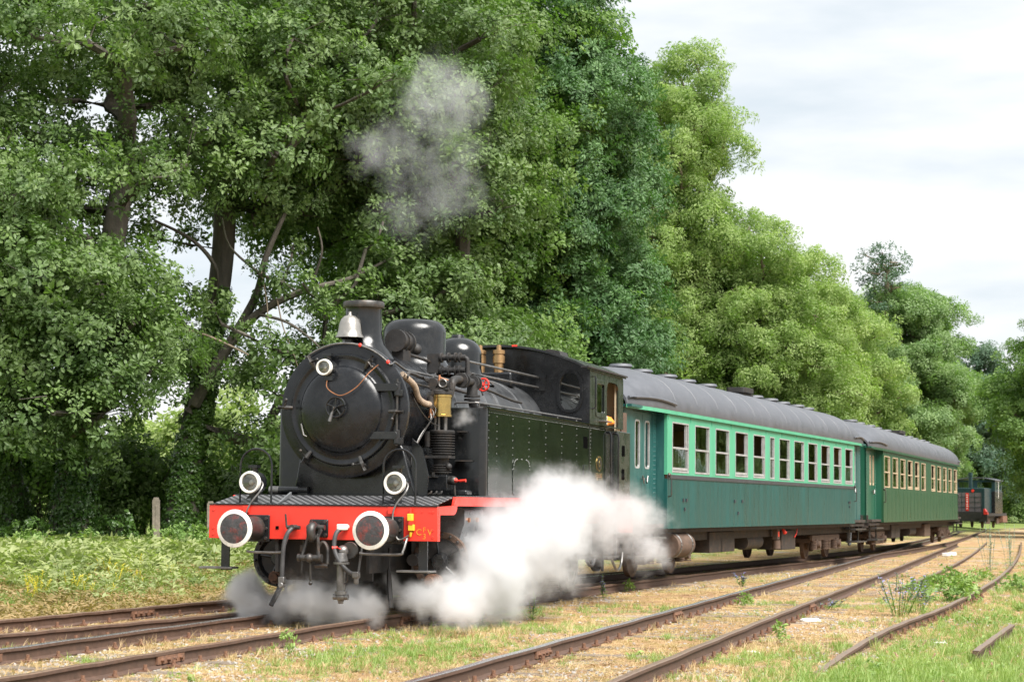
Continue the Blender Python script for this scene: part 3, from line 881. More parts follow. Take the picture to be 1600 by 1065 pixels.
# --- plug, small brackets, lettering
pl = MB().box(1.13, 1.20, -0.06, -0.001, 1.19, 1.28)
o = part(pl, 'electric_plug', 'yellow', bevel=0.01)
MB().box(1.145, 1.215, -0.06, -0.001, 1.075, 1.15).cyl((1.175, -0.03, 1.06), (1.165, -0.03, 1.0), 0.02, 0.014, 8).build('plug_holder', 'yellow', o, bevel=0.01)
MB().box(1.155, 1.205, -0.065, -0.001, 1.145, 1.19).cyl((1.165, -0.03, 1.28), (1.165, -0.03, 1.345), 0.016, None, 8).build('plug_cap', 'red', o)
part(MB().box(0.88, 0.955, -0.04, -0.001, 1.275, 1.355).box(-1.03, -0.955, -0.04, -0.001, 1.275, 1.355), 'lamp_iron_socket', 'red', smooth=False)
part(MB().box(-0.60, -0.56, -0.006, -0.001, 1.07, 1.11), 'square_hole', 'hole', smooth=False)  # thin black plate; the hole's inner shade is only its colour
def lettering(txt, x, y, z, size, m, parent, rot=(PI / 2, 0, 0), name='lettering'):
    c = bpy.data.curves.new(name, 'FONT'); c.body = txt; c.size = size; c.extrude = 0.002
    c.align_x = 'CENTER'; c.align_y = 'CENTER'
    c.materials.append(M[m])
    tmp = bpy.data.objects.new(name, c); COL.objects.link(tmp)
    bpy.context.view_layer.update()
    me = bpy.data.meshes.new_from_object(tmp.evaluated_get(bpy.context.evaluated_depsgraph_get()))
    bpy.data.objects.remove(tmp)
    o = bpy.data.objects.new(name, me); COL.objects.link(o); o.parent = parent
    o.location = (x, y, z); o.rotation_euler = rot
    return o
lettering('C', 1.265, -0.003, 1.055, 0.105, 'letter_yellow', loco)
lettering('F', 1.335, -0.003, 1.085, 0.085, 'letter_yellow', loco)
lettering('V', 1.405, -0.003, 1.055, 0.105, 'letter_yellow', loco)
lettering('3', 1.335, -0.003, 1.005, 0.095, 'letter_yellow', loco)
bt = MB()
for x in (-1.44, 1.44):
    for z in (1.0, 1.08, 1.30): bt.bolt((x, 0.0, z), (0, -1, 0), 0.018, 0.008)
for x in (1.22, 1.30, 1.40): bt.bolt((x, 0, 1.30), (0, -1, 0), 0.014, 0.006)
part(bt, 'beam_rivets', 'red')

# --- head lamps on the plate, with their hoops
def lamp(x, y, z, r, parent):
    o = MB().lathe([(r * 0.93, 0.0), (r * 0.98, -0.03), (r, -0.05), (r, -0.22), (r * 0.8, -0.27), (0.001, -0.27)], (x, y, z), (0, -1, 0), 28).cyl((x, y + 0.12, z + r * 0.8), (x, y + 0.12, z + r + 0.06), 0.045, 0.05, 12).box(x - 0.06, x + 0.06, y + 0.07, y + 0.17, z + r + 0.05, z + r + 0.085).build('lamp', 'black', parent)
    MB().lathe([(r * 0.80, 0.02), (r * 0.83, 0.03), (r * 1.0, 0.03), (r * 1.06, 0.0), (r * 1.02, -0.035), (r * 0.78, -0.01), (r * 0.80, 0.02)], (x, y, z), (0, -1, 0), 32).build('lamp_rim', 'white', o)
    MB().lathe([(r * 0.82, -0.005), (r * 0.66, -0.06), (r * 0.35, -0.11), (0.001, -0.13)], (x, y, z), (0, -1, 0), 28).build('reflector', 'lens', o)
    MB().sphere((x, y + 0.06, z), r * 0.28, 14, 10).build('bulb', 'white', o)
    MB().lathe([(r * 0.81, 0.004), (r * 0.4, 0.016), (0.001, 0.02)], (x, y, z), (0, -1, 0), 28).build('lens', 'glass_clear', o)
    return o
for x in (-0.985, 0.925):
    o = lamp(x, 0.06, 1.645, 0.132, loco)
    MB().box(x - 0.03, x + 0.03, 0.16, 0.24, 1.40, 1.53).prism([(x - 0.10, 1.44), (x - 0.02, 1.53), (x + 0.10, 1.53), (x + 0.10, 1.50)], [], 0.17, 0.22, 'xz').build('lamp_bracket', 'black', o)
    MB().tube(spline([(x + 0.12, 0.12, 1.66), (x + 0.165, 0.08, 1.62), (x + 0.15, 0.02, 1.53), (x + 0.05, -0.03, 1.38), (x + (-0.01 if x < 0 else 0.02), -0.05, 1.22)] + ([] if x < 0 else [(1.0, -0.06, 1.0), (1.06, -0.05, 0.97), (1.15, -0.04, 1.02)]), 6), 0.011, 6).build('lamp_cable', 'steel', o)
for xa, xb in ((-1.125, -0.705), (0.77, 1.185)):
    rr = (xb - xa) / 2; cx = (xa + xb) / 2
    pts = [(xa, 0.08, 1.38), (xa, 0.08, 1.85)] + [(cx - rr * math.cos(t), 0.08, 1.85 + rr * math.sin(t)) for t in np.linspace(0.15, PI - 0.15, 13)] + [(xb, 0.08, 1.85), (xb, 0.08, 1.38)]
    part(MB().tube(pts, 0.014, 8).box(xa - 0.035, xa + 0.035, 0.05, 0.11, 1.38, 1.392).box(xb - 0.035, xb + 0.035, 0.05, 0.11, 1.38, 1.392), 'hoop_handrail', 'black')

# --- smokebox, door and fittings
part(MB().lathe([(0.70, -0.02), (0.80, -0.02), (0.855, 0.0), (0.86, 0.05), (0.81, 0.06), (0.80, 0.10), (0.80, 1.50), (0.0, 1.50)], (0, 0.70, SZ), (0, 1, 0), 64), 'smokebox', 'black_door', ang=30)
dr = [(0.715, 0.04), (0.71, 0.0), (0.695, -0.028), (0.67, -0.032), (0.655, -0.02), (0.62, -0.022), (0.565, -0.04), (0.545, -0.055)]
dr += [(0.545 * math.cos(t), -0.055 - 0.145 * math.sin(t)) for t in np.linspace(0.12, PI / 2, 12)]
dr[-1] = (0.001, dr[-1][1])
door = part(MB().lathe(dr, (0, 0.66, SZ), (0, 1, 0), 72), 'smokebox_door', 'black_door', ang=50)
rv = MB()
for i in range(40):
    a = 2 * PI * i / 40
    rv.bolt((0.83 * math.cos(a), 0.70, SZ + 0.83 * math.sin(a)), (0, -1, 0), 0.010, 0.006)
part(rv, 'ring_rivets', 'black_door')
hw = MB().torus((0, 0.40, SZ + 0.02), (0, 1, 0), 0.125, 0.015, 32, 8)
for i in range(5):
    a = 2 * PI * i / 5 + 0.3
    hw.cyl((0, 0.405, SZ + 0.02), (0.125 * math.cos(a), 0.40, SZ + 0.02 + 0.125 * math.sin(a)), 0.011, None, 6)
hw.cyl((0, 0.36, SZ + 0.02), (0, 0.52, SZ + 0.02), 0.028, 0.04, 12)
o = hw.build('handwheel', 'black', door)
MB().tube([(0, 0.36, SZ + 0.02), (-0.02, 0.34, SZ - 0.05), (-0.05, 0.33, SZ - 0.16)], [0.02, 0.015, 0.022], 8).build('lock_handle', 'steel', door)
for dx, dz in ((-0.41, 0.60), (0.36, 0.60), (-0.76, 0.03), (0.735, -0.03), (-0.46, -0.60), (0.29, -0.68)):
    l_ = math.hypot(dx, dz); ux, uz_ = dx / l_, dz / l_
    c = MB()
    c.cyl((dx * 1.02, 0.58, SZ + dz * 1.02), (dx * 1.02, 0.69, SZ + dz * 1.02), 0.022, None, 8)
    c.tube([(dx + ux * 0.09, 0.60, SZ + dz + uz_ * 0.09), (dx, 0.585, SZ + dz), (dx - ux * 0.10, 0.605, SZ + dz - uz_ * 0.10)], [0.028, 0.032, 0.02], 8)
    c.tube([(dx, 0.575, SZ + dz), (dx + uz_ * 0.09 - ux * 0.03, 0.54, SZ + dz - ux * 0.09 - uz_ * 0.03)], [0.018, 0.012], 6).sphere((dx + uz_ * 0.095 - ux * 0.03, 0.54, SZ + dz - ux * 0.095 - uz_ * 0.03), 0.022, 8, 6)
    part(c, 'door_clamp', 'dark_steel')
for hz in (0.275, -0.325):
    part(MB().prism(rrect(0.37, 0.76, SZ + hz - 0.048, SZ + hz + 0.048, 0.045), [], 0.575, 0.63, 'xz').cyl((0.735, 0.62, SZ + hz - 0.10), (0.735, 0.62, SZ + hz + 0.07), 0.042, None, 12).box(0.70, 0.80, 0.60, 0.70, SZ + hz - 0.11, SZ + hz - 0.03), 'door_hinge', 'black', bevel=0.008)
part(MB().cyl((0.735, 0.62, SZ - 0.45), (0.735, 0.62, SZ + 0.38), 0.016, None, 8), 'hinge_pin', 'dark_steel')
part(MB().tube([(-0.52, 0.63, SZ - 0.16), (-0.54, 0.60, SZ - 0.18), (-0.50, 0.59, SZ - 0.32), (-0.46, 0.60, SZ - 0.34)], 0.012, 8), 'grab_handle', 'steel')
o = lamp(-0.16, 0.40, SZ + 0.52, 0.098, loco)
MB().box(-0.19, -0.08, 0.48, 0.64, SZ + 0.36, SZ + 0.45).build('lamp_bracket', 'black', o)
MB().tube(spline([(-0.15, 0.52, SZ + 0.42), (-0.14, 0.44, SZ + 0.28), (-0.02, 0.40, SZ + 0.19), (0.10, 0.39, SZ + 0.17), (0.27, 0.42, SZ + 0.27), (0.40, 0.50, SZ + 0.45), (0.47, 0.64, SZ + 0.56)], 6), 0.007, 6).build('lamp_cable', 'copper', o)
# handrail arching over the door
pts = [(0.84 * math.cos(t), 0.655, SZ + 0.84 * math.sin(t)) for t in np.linspace(R(128), R(42), 18)]
part(MB().tube(pts, 0.013, 8).tube([pts[-1], (0.66, 0.72, SZ + 0.60), (0.70, 1.0, SZ + 0.52), (0.72, 2.6, SZ + 0.50), (0.73, 4.0, SZ + 0.50)], 0.016, 8), 'smokebox_handrail', 'steel')
for t in (R(75), R(45)):
    part(MB().sphere((0.84 * math.cos(t), 0.655, SZ + 0.84 * math.sin(t)), 0.026, 8, 6), 'cable_clip', 'red')
# saddle below the smokebox and left/right front plates
part(MB().prism([(-0.78, 1.506), (0.88, 1.506), (0.80, 1.75), (0.70, 2.1), (0.62, 2.2), (-0.62, 2.2), (-0.70, 2.0), (-0.74, 1.75)], [], 0.96, 2.2, 'xz'), 'saddle', 'black', bevel=0.02)
part(MB().prism([(0.80, 1.506), (1.0, 1.506), (1.02, 1.75), (0.93, 2.10), (0.80, 2.22)], [], 1.02, 1.06, 'xz'), 'saddle_wing', 'black', smooth=False)
part(MB().cyl((-0.95, 0.9, 1.555), (-0.55, 0.9, 1.555), 0.05, None, 16).box(-0.68, -0.55, 0.86, 0.95, 1.506, 1.6), 'lubricator', 'black')
part(MB().lathe([(0.052, 0), (0.052, 0.13)], (-1.08, 0.9, 1.555), (1, 0, 0), 16).cyl((-1.08, 0.9, 1.555), (-1.0, 0.9, 1.555), 0.053, None, 16), 'lubricator_cap', 'steel')
part(MB().prism([(0.05, 1.40), (0.42, 1.468), (0.42, 1.53)], [], -0.60, -0.575, 'yz'), 'plate_gusset', 'grey_panel', smooth=False)

# --- bell and chimney
bl = [(0.001, 0.335), (0.018, 0.335), (0.02, 0.30), (0.035, 0.285), (0.075, 0.275), (0.115, 0.235), (0.137, 0.17), (0.147, 0.10), (0.158, 0.05), (0.178, 0.015), (0.18, 0.0), (0.165, 0.0), (0.14, 0.05), (0.001, 0.2)]
o = part(MB().lathe(bl, (-0.045, 0.96, 3.505), (0, 0, 1), 36), 'bell', 'bell', ang=50)
MB().box(-0.09, 0.0, 0.90, 1.02, 3.33, 3.52).cyl((-0.045, 0.96, 3.48), (-0.045, 0.96, 3.53), 0.12, 0.05, 16).build('bell_bracket', 'black', o)
ch = [(0.43, 3.22), (0.36, 3.36), (0.29, 3.44), (0.255, 3.52), (0.245, 3.58), (0.235, 3.90), (0.238, 3.915)]
ch2 = [(0.238, 3.915), (0.262, 3.918), (0.268, 3.935), (0.268, 3.985), (0.258, 4.0), (0.205, 4.0), (0.20, 3.98), (0.20, 3.5), (0.0, 3.5)]
o = part(MB().lathe(ch, (0, 1.33, 0), (0, 0, 1), 48), 'chimney', 'black_gloss', ang=50)
MB().lathe(ch2, (0, 1.33, 0), (0, 0, 1), 48).build('chimney_rim', 'dark_steel', o)
# --- boiler, bands
part(MB().cyl((0, 2.2, SZ), (0, 7.4, SZ), 0.735, None, 64), 'boiler', 'lagging')
for y in (2.22, 3.05, 4.5, 5.1, 6.3):
    part(MB().lathe([(0.735, 0), (0.743, 0.003), (0.743, 0.052), (0.735, 0.055)], (0, y, SZ), (0, 1, 0), 64), 'boiler_band', 'grey_panel')
def dome(y, r, z0, z1, name, m, rc=0.2, xc=-0.03):
    pr = [(r + 0.20, z0 - 0.06), (r + 0.08, z0 + 0.04), (r + 0.01, z0 + 0.13), (r, z0 + 0.2), (r, z1 - rc)]
    pr += [(r - rc + rc * math.cos(t), z1 - rc + rc * 0.92 * math.sin(t)) for t in np.linspace(0.2, PI / 2, 7)]
    pr += [(0.001, z1 - rc * 0.04)]
    return part(MB().lathe(pr, (xc, y, 0), (0, 0, 1), 48), name, m, ang=55)
dome(3.40, 0.44, 3.24, 3.965, 'sand_dome', 'black', 0.19)
o = dome(5.45, 0.36, 3.22, 3.90, 'steam_dome', 'black_gloss', 0.28, -0.07)
MB().cyl((-0.07, 5.45, 3.88), (-0.07, 5.45, 3.92), 0.10, 0.09, 16).build('dome_cap', 'black', o)
for x, y in ((-0.14, 6.78), (0.16, 6.80)):
    o = part(MB().lathe([(0.10, 3.28), (0.10, 3.42), (0.075, 3.43), (0.075, 3.58), (0.095, 3.59), (0.095, 3.70), (0.08, 3.705), (0.08, 3.73), (0.095, 3.735), (0.095, 3.79), (0.04, 3.80), (0.035, 3.87), (0.001, 3.88)], (x, y, 0), (0, 0, 1), 20), 'safety_valve', 'old_brass', ang=30)
part(MB().box(-0.35, 0.42, 6.62, 6.95, 3.22, 3.44), 'valve_block', 'black', bevel=0.03)
# turbo generator between chimney and dome
tg = MB()
tg.cyl((0.30, 1.75, 3.53), (0.30, 2.10, 3.53), 0.125, None, 20).cyl((0.30, 1.72, 3.53), (0.30, 1.78, 3.53), 0.15, None, 20).cyl((0.30, 1.90, 3.53), (0.30, 1.94, 3.53), 0.145, None, 20).cyl((0.30, 2.08, 3.53), (0.30, 2.13, 3.53), 0.15, None, 20).cyl((0.30, 2.13, 3.53), (0.30, 2.35, 3.50), 0.09, 0.06, 14)
tg.box(0.22, 0.38, 1.8, 2.1, 3.25, 3.42).sphere((0.36, 2.36, 3.46), 0.08, 10, 8)
part(tg, 'turbo_generator', 'black_matt')

# --- boiler pipework on the right
pw = [([(0.25, 1.9, 3.40), (0.42, 2.4, 3.34), (0.48, 3.2, 3.26), (0.52, 4.2, 3.22), (0.50, 4.6, 3.22)], 0.024),
      ([(0.78, 0.84, 2.98), (0.76, 1.0, 3.05), (0.74, 1.6, 3.02), (0.78, 2.6, 2.95), (0.80, 3.4, 2.92)], 0.026),
      ([(0.74, 3.0, 3.06), (0.80, 3.6, 3.04), (0.85, 4.2, 3.00), (0.92, 4.9, 2.92), (0.94, 5.4, 2.9)], 0.022),
      ([(0.72, 1.2, 2.94), (0.84, 1.5, 2.90), (0.93, 1.62, 2.86)], 0.016),
      ([(0.62, 3.6, 3.28), (0.72, 3.72, 3.20), (0.80, 3.8, 3.06), (0.84, 3.85, 2.92)], 0.012)]
for p, r_ in pw:
    part(MB().tube(spline(p, 6), r_, 8), 'boiler_pipe', 'dark_steel')
part(MB().tube([(0.78, 2.75, 3.365), (0.75, 3.36, 3.37), (0.64, 7.40, 3.40)], 0.018, 8), 'control_rod', 'steel')
part(MB().tube([(0.74, 3.6, 3.215), (0.72, 4.2, 3.22), (0.64, 7.40, 3.24)], 0.018, 8), 'control_rod', 'steel')
part(MB().box(0.60, 0.76, 7.36, 7.398, 3.19, 3.45), 'rod_bracket', 'black', smooth=False)
# check valve group with red wheel (beside the dome)
vg = MB()
vg.box(0.42, 0.58, 2.65, 2.75, 3.16, 3.42)
for z in (3.20, 3.37):
    vg.cyl((0.46, 2.7, z), (0.95, 2.7, z), 0.04, None, 12)
    for x in (0.60, 0.70, 0.80, 0.86): vg.cyl((x, 2.7, z), (x + 0.025, 2.7, z), 0.068, None, 12)
vg.tube(spline([(0.90, 2.7, 3.37), (0.97, 2.7, 3.35), (0.98, 2.7, 3.25), (0.98, 2.7, 3.0)], 5), 0.03, 10)
part(vg, 'check_valves', 'black_matt')
sv = MB()
sv.tube(spline([(0.98, 1.72, 2.74), (1.03, 1.78, 2.80), (1.05, 1.85, 2.98), (1.05, 2.05, 3.03), (1.05, 2.4, 3.03), (1.05, 2.75, 3.03)], 6), 0.055, 12)
for y in (2.18, 2.30, 2.68, 2.80): sv.cyl((1.05, y, 3.03), (1.05, y + 0.04, 3.03), 0.10, None, 14)
sv.cyl((1.05, 2.70, 3.04), (1.05, 2.70, 2.86), 0.07, 0.075, 14).cyl((1.05, 2.70, 2.86), (1.05, 2.70, 2.83), 0.11, None, 14).cyl((1.05, 2.70, 2.81), (1.05, 2.70, 2.785), 0.11, None, 14)
sv.tube(spline([(1.05, 2.70, 2.80), (1.06, 2.74, 2.70), (1.08, 2.92, 2.665), (1.10, 3.25, 2.69)], 5), 0.055, 12)
for y in (3.05, 3.15): sv.cyl((1.09, y, 2.685), (1.09, y + 0.035, 2.688), 0.085, None, 12)
o = part(sv, 'steam_stop_valve', 'black_matt')
w = MB().torus((1.05, 3.20, 3.03), (0.25, 1, 0), 0.085, 0.013, 24, 8).cyl((1.05, 3.0, 3.03), (1.05, 3.21, 3.03), 0.014, None, 8)
for i in range(3):
    a = PI * i / 3
    w.cyl((1.05 - 0.08 * math.cos(a), 3.20 + 0.02 * math.cos(a), 3.03 - 0.08 * math.sin(a)), (1.05 + 0.08 * math.cos(a), 3.20 - 0.02 * math.cos(a), 3.03 + 0.08 * math.sin(a)), 0.009, None, 6)
w.build('valve_wheel', 'red', o)
MB().cyl((1.05, 2.85, 3.03), (1.05, 3.02, 3.03), 0.05, 0.03, 10).build('valve_gland', 'copper', o)
for a, b, r_ in (((0.86, 1.2, 3.02), (0.80, 1.9, 3.10), 0.012), ((0.78, 1.0, 2.80), (0.96, 1.55, 2.4), 0.009)):
    part(MB().tube(arc(a, b, 0.08), r_, 6), 'small_pipe', 'dark_steel')

# --- air pump on the right of the smokebox
PX, PY = 0.985, 1.60
ap = MB()
ap.lathe([(0.001, 2.865), (0.13, 2.865), (0.145, 2.85), (0.145, 2.81), (0.13, 2.80)], (PX, PY, 0), (0, 0, 1), 24)
ap.box(PX - 0.12, PX + 0.13, PY - 0.12, PY + 0.10, 2.86, 2.89).cyl((PX - 0.09, PY - 0.10, 2.95), (PX - 0.09, PY + 0.08, 2.95), 0.07, None, 14).cyl((PX + 0.06, PY - 0.12, 2.945), (PX + 0.06, PY + 0.08, 2.945), 0.055, None, 14).box(PX - 0.15, PX + 0.14, PY - 0.06, PY + 0.06, 2.88, 2.96)
ap.cyl((PX + 0.13, PY, 2.87), (PX + 0.13, PY, 3.02), 0.02, None, 8)
pump = part(ap, 'air_pump', 'black_matt')
MB().torus((PX + 0.06, PY - 0.125, 2.945), (0, 1, 0), 0.05, 0.012, 18, 6).build('pump_gauge', 'steel', pump)
MB().cyl((PX - 0.02, PY - 0.02, 2.96), (PX - 0.02, PY - 0.02, 3.06), 0.022, 0.014, 8).cyl((PX - 0.02, PY - 0.02, 3.03), (PX + 0.1, PY - 0.02, 2.99), 0.009, None, 6).build('pump_cock', 'copper', pump)
MB().lathe([(0.136, 2.805), (0.142, 2.80), (0.142, 2.77), (0.134, 2.765), (0.134, 2.55), (0.142, 2.545), (0.142, 2.52), (0.001, 2.515)], (PX, PY, 0), (0, 0, 1), 36).build('steam_cylinder', 'brass', pump, ang=30)
MB().cyl((PX - 0.03, PY, 2.30), (PX - 0.03, PY, 2.52), 0.022, None, 10).cyl((PX + 0.05, PY + 0.02, 2.30), (PX + 0.05, PY + 0.02, 2.52), 0.03, None, 10).cyl((PX - 0.09, PY + 0.03, 2.30), (PX - 0.09, PY + 0.03, 2.52), 0.018, None, 8).build('piston_rod', 'steel', pump)
fn = MB()
fn.cyl((PX + 0.02, PY, 2.0), (PX + 0.02, PY, 2.34), 0.125, None, 24)
for i in range(9):
    z = 2.04 + i * 0.033
    fn.lathe([(0.12, z), (0.165, z + 0.002), (0.165, z + 0.012), (0.12, z + 0.014)], (PX + 0.02, PY, 0), (0, 0, 1), 28)
fn.lathe([(0.001, 2.345), (0.15, 2.345), (0.165, 2.335), (0.165, 2.322), (0.12, 2.32)], (PX + 0.02, PY, 0), (0, 0, 1), 28)
fn.box(PX - 0.16, PX + 0.16, PY - 0.16, PY + 0.12, 1.985, 2.02).cyl((PX - 0.15, PY - 0.05, 2.13), (PX - 0.15, PY - 0.05, 2.33), 0.055, None, 14)
fn.build('air_cylinder', 'black_matt', pump)
lo_ = MB()
lo_.cyl((PX + 0.01, PY, 1.78), (PX + 0.01, PY, 1.985), 0.10, None, 20)
for i in range(4):
    z = 1.80 + i * 0.03
    lo_.lathe([(0.09, z), (0.135, z + 0.002), (0.135, z + 0.012), (0.09, z + 0.014)], (PX + 0.01, PY, 0), (0, 0, 1), 24)
lo_.sphere((PX + 0.13, PY - 0.06, 1.88), 0.045, 10, 8)
lo_.build('pump_base', 'black_matt', pump)
bx = part(MB().box(0.80, 1.135, 1.42, 1.70, 1.57, 1.765), 'oil_box', 'black', bevel=0.008)
MB().box(0.90, 1.02, 1.405, 1.42, 1.735, 1.75).box(0.94, 0.97, 1.40, 1.42, 1.745, 1.80).build('box_latch', 'dark_steel', bx)
MB().cyl((1.135, 1.5, 1.70), (1.20, 1.49, 1.70), 0.05, 0.06, 14).sphere((1.20, 1.49, 1.70), 0.058, 12, 8).cyl((1.22, 1.48, 1.64), (1.23, 1.48, 1.51), 0.013, None, 8).build('box_spindle', 'dark_steel', bx)
MB().tube([(1.24, 1.47, 1.70), (1.30, 1.45, 1.695), (1.36, 1.44, 1.70), (1.385, 1.44, 1.70)], [0.035, 0.018, 0.016, 0.022], 8).build('lever_handle', 'red', bx)
pp = MB()
for i in range(4):
    x = 0.86 + i * 0.07
    pp.tube(spline([(x, 1.43, 1.57), (x - 0.01, 1.41, 1.535), (x - 0.05, 1.42, 1.52), (x - 0.08, 1.46, 1.53)], 4), 0.013, 6)
pp.build('oil_pipes', 'dark_steel', bx)
part(MB().box(1.14, 1.37, 1.52, 1.75, 1.506, 1.58), 'oil_tray', 'black', bevel=0.02)
# lagged pipe from the smokebox to the pump
part(MB().tube(spline([(0.73, 0.80, 3.02), (0.80, 1.05, 2.90), (0.80, 1.22, 2.75), (0.84, 1.38, 2.68), (0.88, 1.50, 2.68)], 7), 0.042, 10), 'lagged_pipe', 'lagrope')
part(MB().cyl((0.88, 1.50, 2.62), (0.88, 1.50, 2.80), 0.05, None, 12).cyl((0.84, 1.50, 2.78), (0.93, 1.50, 2.82), 0.05, None, 10), 'pump_governor', 'dark_steel')
part(MB().cyl((0.885, 1.48, 2.52), (0.885, 1.48, 2.62), 0.024, None, 8).box(0.86, 0.96, 1.46, 1.5, 2.505, 2.52), 'governor_outlet', 'copper')
for k_ in range(3):
    part(MB().tube(spline([(0.93 - 0.02 * k_, 1.46, 2.66 - 0.05 * k_), (0.97 - 0.03 * k_, 1.40, 2.56 - 0.05 * k_), (0.84 - 0.01 * k_, 1.25, 2.25), (0.76, 1.15, 2.02), (0.74 + 0.02 * k_, 1.10, 1.80), (0.74 + 0.02 * k_, 1.05, 1.52)], 6), 0.008, 6), 'small_pipe', 'steel' if k_ else 'dark_steel')

# --- side tanks
TK0, TK1 = 2.0, 8.46
for s in (-1, 1):
    q = [(0.95 * s, 2.12)] if False else None
    xo, xi = 1.46 * s, 0.86 * s
    # plan outline with a rounded front outer corner
    pl_ = [(xi, TK0)] + [(xo - 0.09 * s + 0.09 * s * math.sin(t), TK0 + 0.09 - 0.09 * math.cos(t)) for t in np.linspace(0, PI / 2, 7)] + [(xo, TK0 + 0.3), (xo, 7.38), (xi, 7.38)]
    t_ = MB().prism(pl_, [], 1.506, 2.655, 'xy')
    o = part(t_, 'side_tank', 'black_gloss', ang=30)
    side = MB().box(min(xo, xo + 0.006 * s), max(xo, xo + 0.006 * s), TK0 + 0.12, TK1, 1.52, 2.655)
    side.build('tank_side_plate', 'tank_green', o, smooth=False)
    MB().box(min(xo - 0.03 * s, xo + 0.022 * s), max(xo - 0.03 * s, xo + 0.022 * s), TK0 - 0.002, TK1, 2.6555, 2.672).build('tank_top_flange', 'tank_green', o, smooth=False)
    rv = MB()
    xr = xo + 0.006 * s
    for y in (2.14, 2.50, 3.24, 4.03, 4.90, 5.78, 6.64, 7.42, 7.50):
        z = 1.58
        while z < 2.58:
            rv.lathe([(0.0095, 0), (0.008, 0.004), (0.001, 0.006)], (xr, y, z), (s, 0, 0), 6); z += 0.098 if y < 7.3 else 0.055
    y = 2.16
    while y < TK1 - 0.03:
        for z in (2.605, 2.635):
            rv.lathe([(0.0085, 0), (0.007, 0.004), (0.001, 0.006)], (xr, y + (0.03 if z > 2.62 else 0), z), (s, 0, 0), 6)
        y += 0.075
    x = abs(xi) + 0.1
    while x < 1.44:
        for z in (2.57, 2.63, 1.53):
            rv.lathe([(0.011, 0), (0.009, 0.005), (0.001, 0.008)], (x * s, TK0, z), (0, -1, 0), 6)
        x += 0.06
    rv.build('tank_rivets', 'tank_green', o, smooth=False)['kind'] = 'stuff'
    # handrail along the tank top
    hr = MB().tube([(1.02 * s, 2.06, 2.672), (1.02 * s, 2.06, 2.715), (1.05 * s, 2.05, 2.725), (1.30 * s, 2.05, 2.725), (1.335 * s, 2.08, 2.725), (1.335 * s, 7.30, 2.735), (1.335 * s, 7.39, 2.735)], 0.014, 8)
    for y in (2.12, 3.4, 4.7, 6.0, 7.1): hr.cyl((1.335 * s, y, 2.67), (1.335 * s, y, 2.725), 0.011, None, 6)
    part(hr, 'tank_handrail', 'steel')
    for y in (3.9, 5.3, 6.6):
        part(MB().cyl((1.15 * s, y, 2.672), (1.15 * s, y, 2.705), 0.17, 0.16, 20).box(1.13 * s - 0.02, 1.13 * s + 0.02, y - 0.05, y + 0.05, 2.70, 2.74), 'filler_lid', 'black')
# small ring-bolted plate low on the right tank
pr_ = MB()
for i in range(28):
    a = 2 * PI * i / 28
    yy = 3.66 + 0.40 * math.copysign(abs(math.cos(a)) ** 0.4, math.cos(a)); zz = 1.72 + 0.30 * math.copysign(abs(math.sin(a)) ** 0.4, math.sin(a))
    pr_.lathe([(0.0125, 0), (0.010, 0.006), (0.001, 0.009)], (1.474, yy, zz), (1, 0, 0), 6)
o = part(MB().prism(rrect(3.24, 4.08, 1.40 + 0.125, 2.04, 0.1), [], 1.467, 1.474, 'yz'), 'inspection_plate', 'tank_green', smooth=False)
pr_.build('plate_bolts', 'tank_green', o, smooth=False)
part(MB().prism(rrect(7.04, 7.30, 2.28, 2.46, 0.02), [], 1.4665, 1.468, 'yz'), 'hand_hole', 'hole', smooth=False)  # dark plate on the tank side, coloured like a shaded opening
part(MB().box(7.02, 7.02, 0, 0, 0, 0) if False else MB().box(1.467, 1.478, 7.05, 7.30, 1.84, 2.02), 'blank_plate', 'tank_green', smooth=False, bevel=0.004)
# steps rungs on the tank front
part(MB().box(1.08, 1.30, 1.90, 2.0, 1.955, 1.97).box(1.10, 1.22, 1.92, 2.0, 2.335, 2.35), 'tank_step', 'dark_steel', smooth=False)

# --- cab
def cabroof(x):
    return 3.905 - 0.355 * (abs(x) / 1.49) ** 2.1
prof = [(x, cabroof(x) - 0.04) for x in np.linspace(1.47, -1.47, 25)]
front = [(-1.47, 2.66), (-1.47, 3.45)] + prof[::-1] + [(1.47, 3.45), (1.47, 2.66)]
cf = MB().prism([(-1.47, 1.506)] + prof[::-1] + [(1.47, 1.506)], [ellipse(-1.15, 3.18, 0.20, 0.32, 28, 2.6), ellipse(1.15, 3.18, 0.20, 0.32, 28, 2.6)], 7.40, 7.43, 'xz')
cab = part(cf, 'cab_front', 'black', smooth=False)
for x in (-1.15, 1.15):
    e0, e1 = ellipse(x, 3.18, 0.205, 0.325, 36, 2.6), ellipse(x, 3.18, 0.165, 0.285, 36, 2.6)
    o = MB().prism(ellipse(x, 3.18, 0.215, 0.335, 36, 2.6), [e1], 7.375, 7.398, 'xz').build('cab_window', 'black', cab, smooth=False, bevel=0.004)
    MB().prism(ellipse(x, 3.18, 0.185, 0.305, 28, 2.6), [], 7.41, 7.415, 'xz').build('pane', 'glass_dark', cab, smooth=False)
part(MB().prism([(-1.44, 2.0)] + [(x * 0.98, z - 0.02) for x, z in prof[::-1]] + [(1.44, 2.0)], [ellipse(-0.8, 3.2, 0.25, 0.25, 24), ellipse(0.8, 3.2, 0.25, 0.25, 24)], 9.64, 9.66, 'xz'), 'cab_rear', 'black_matt', smooth=False)
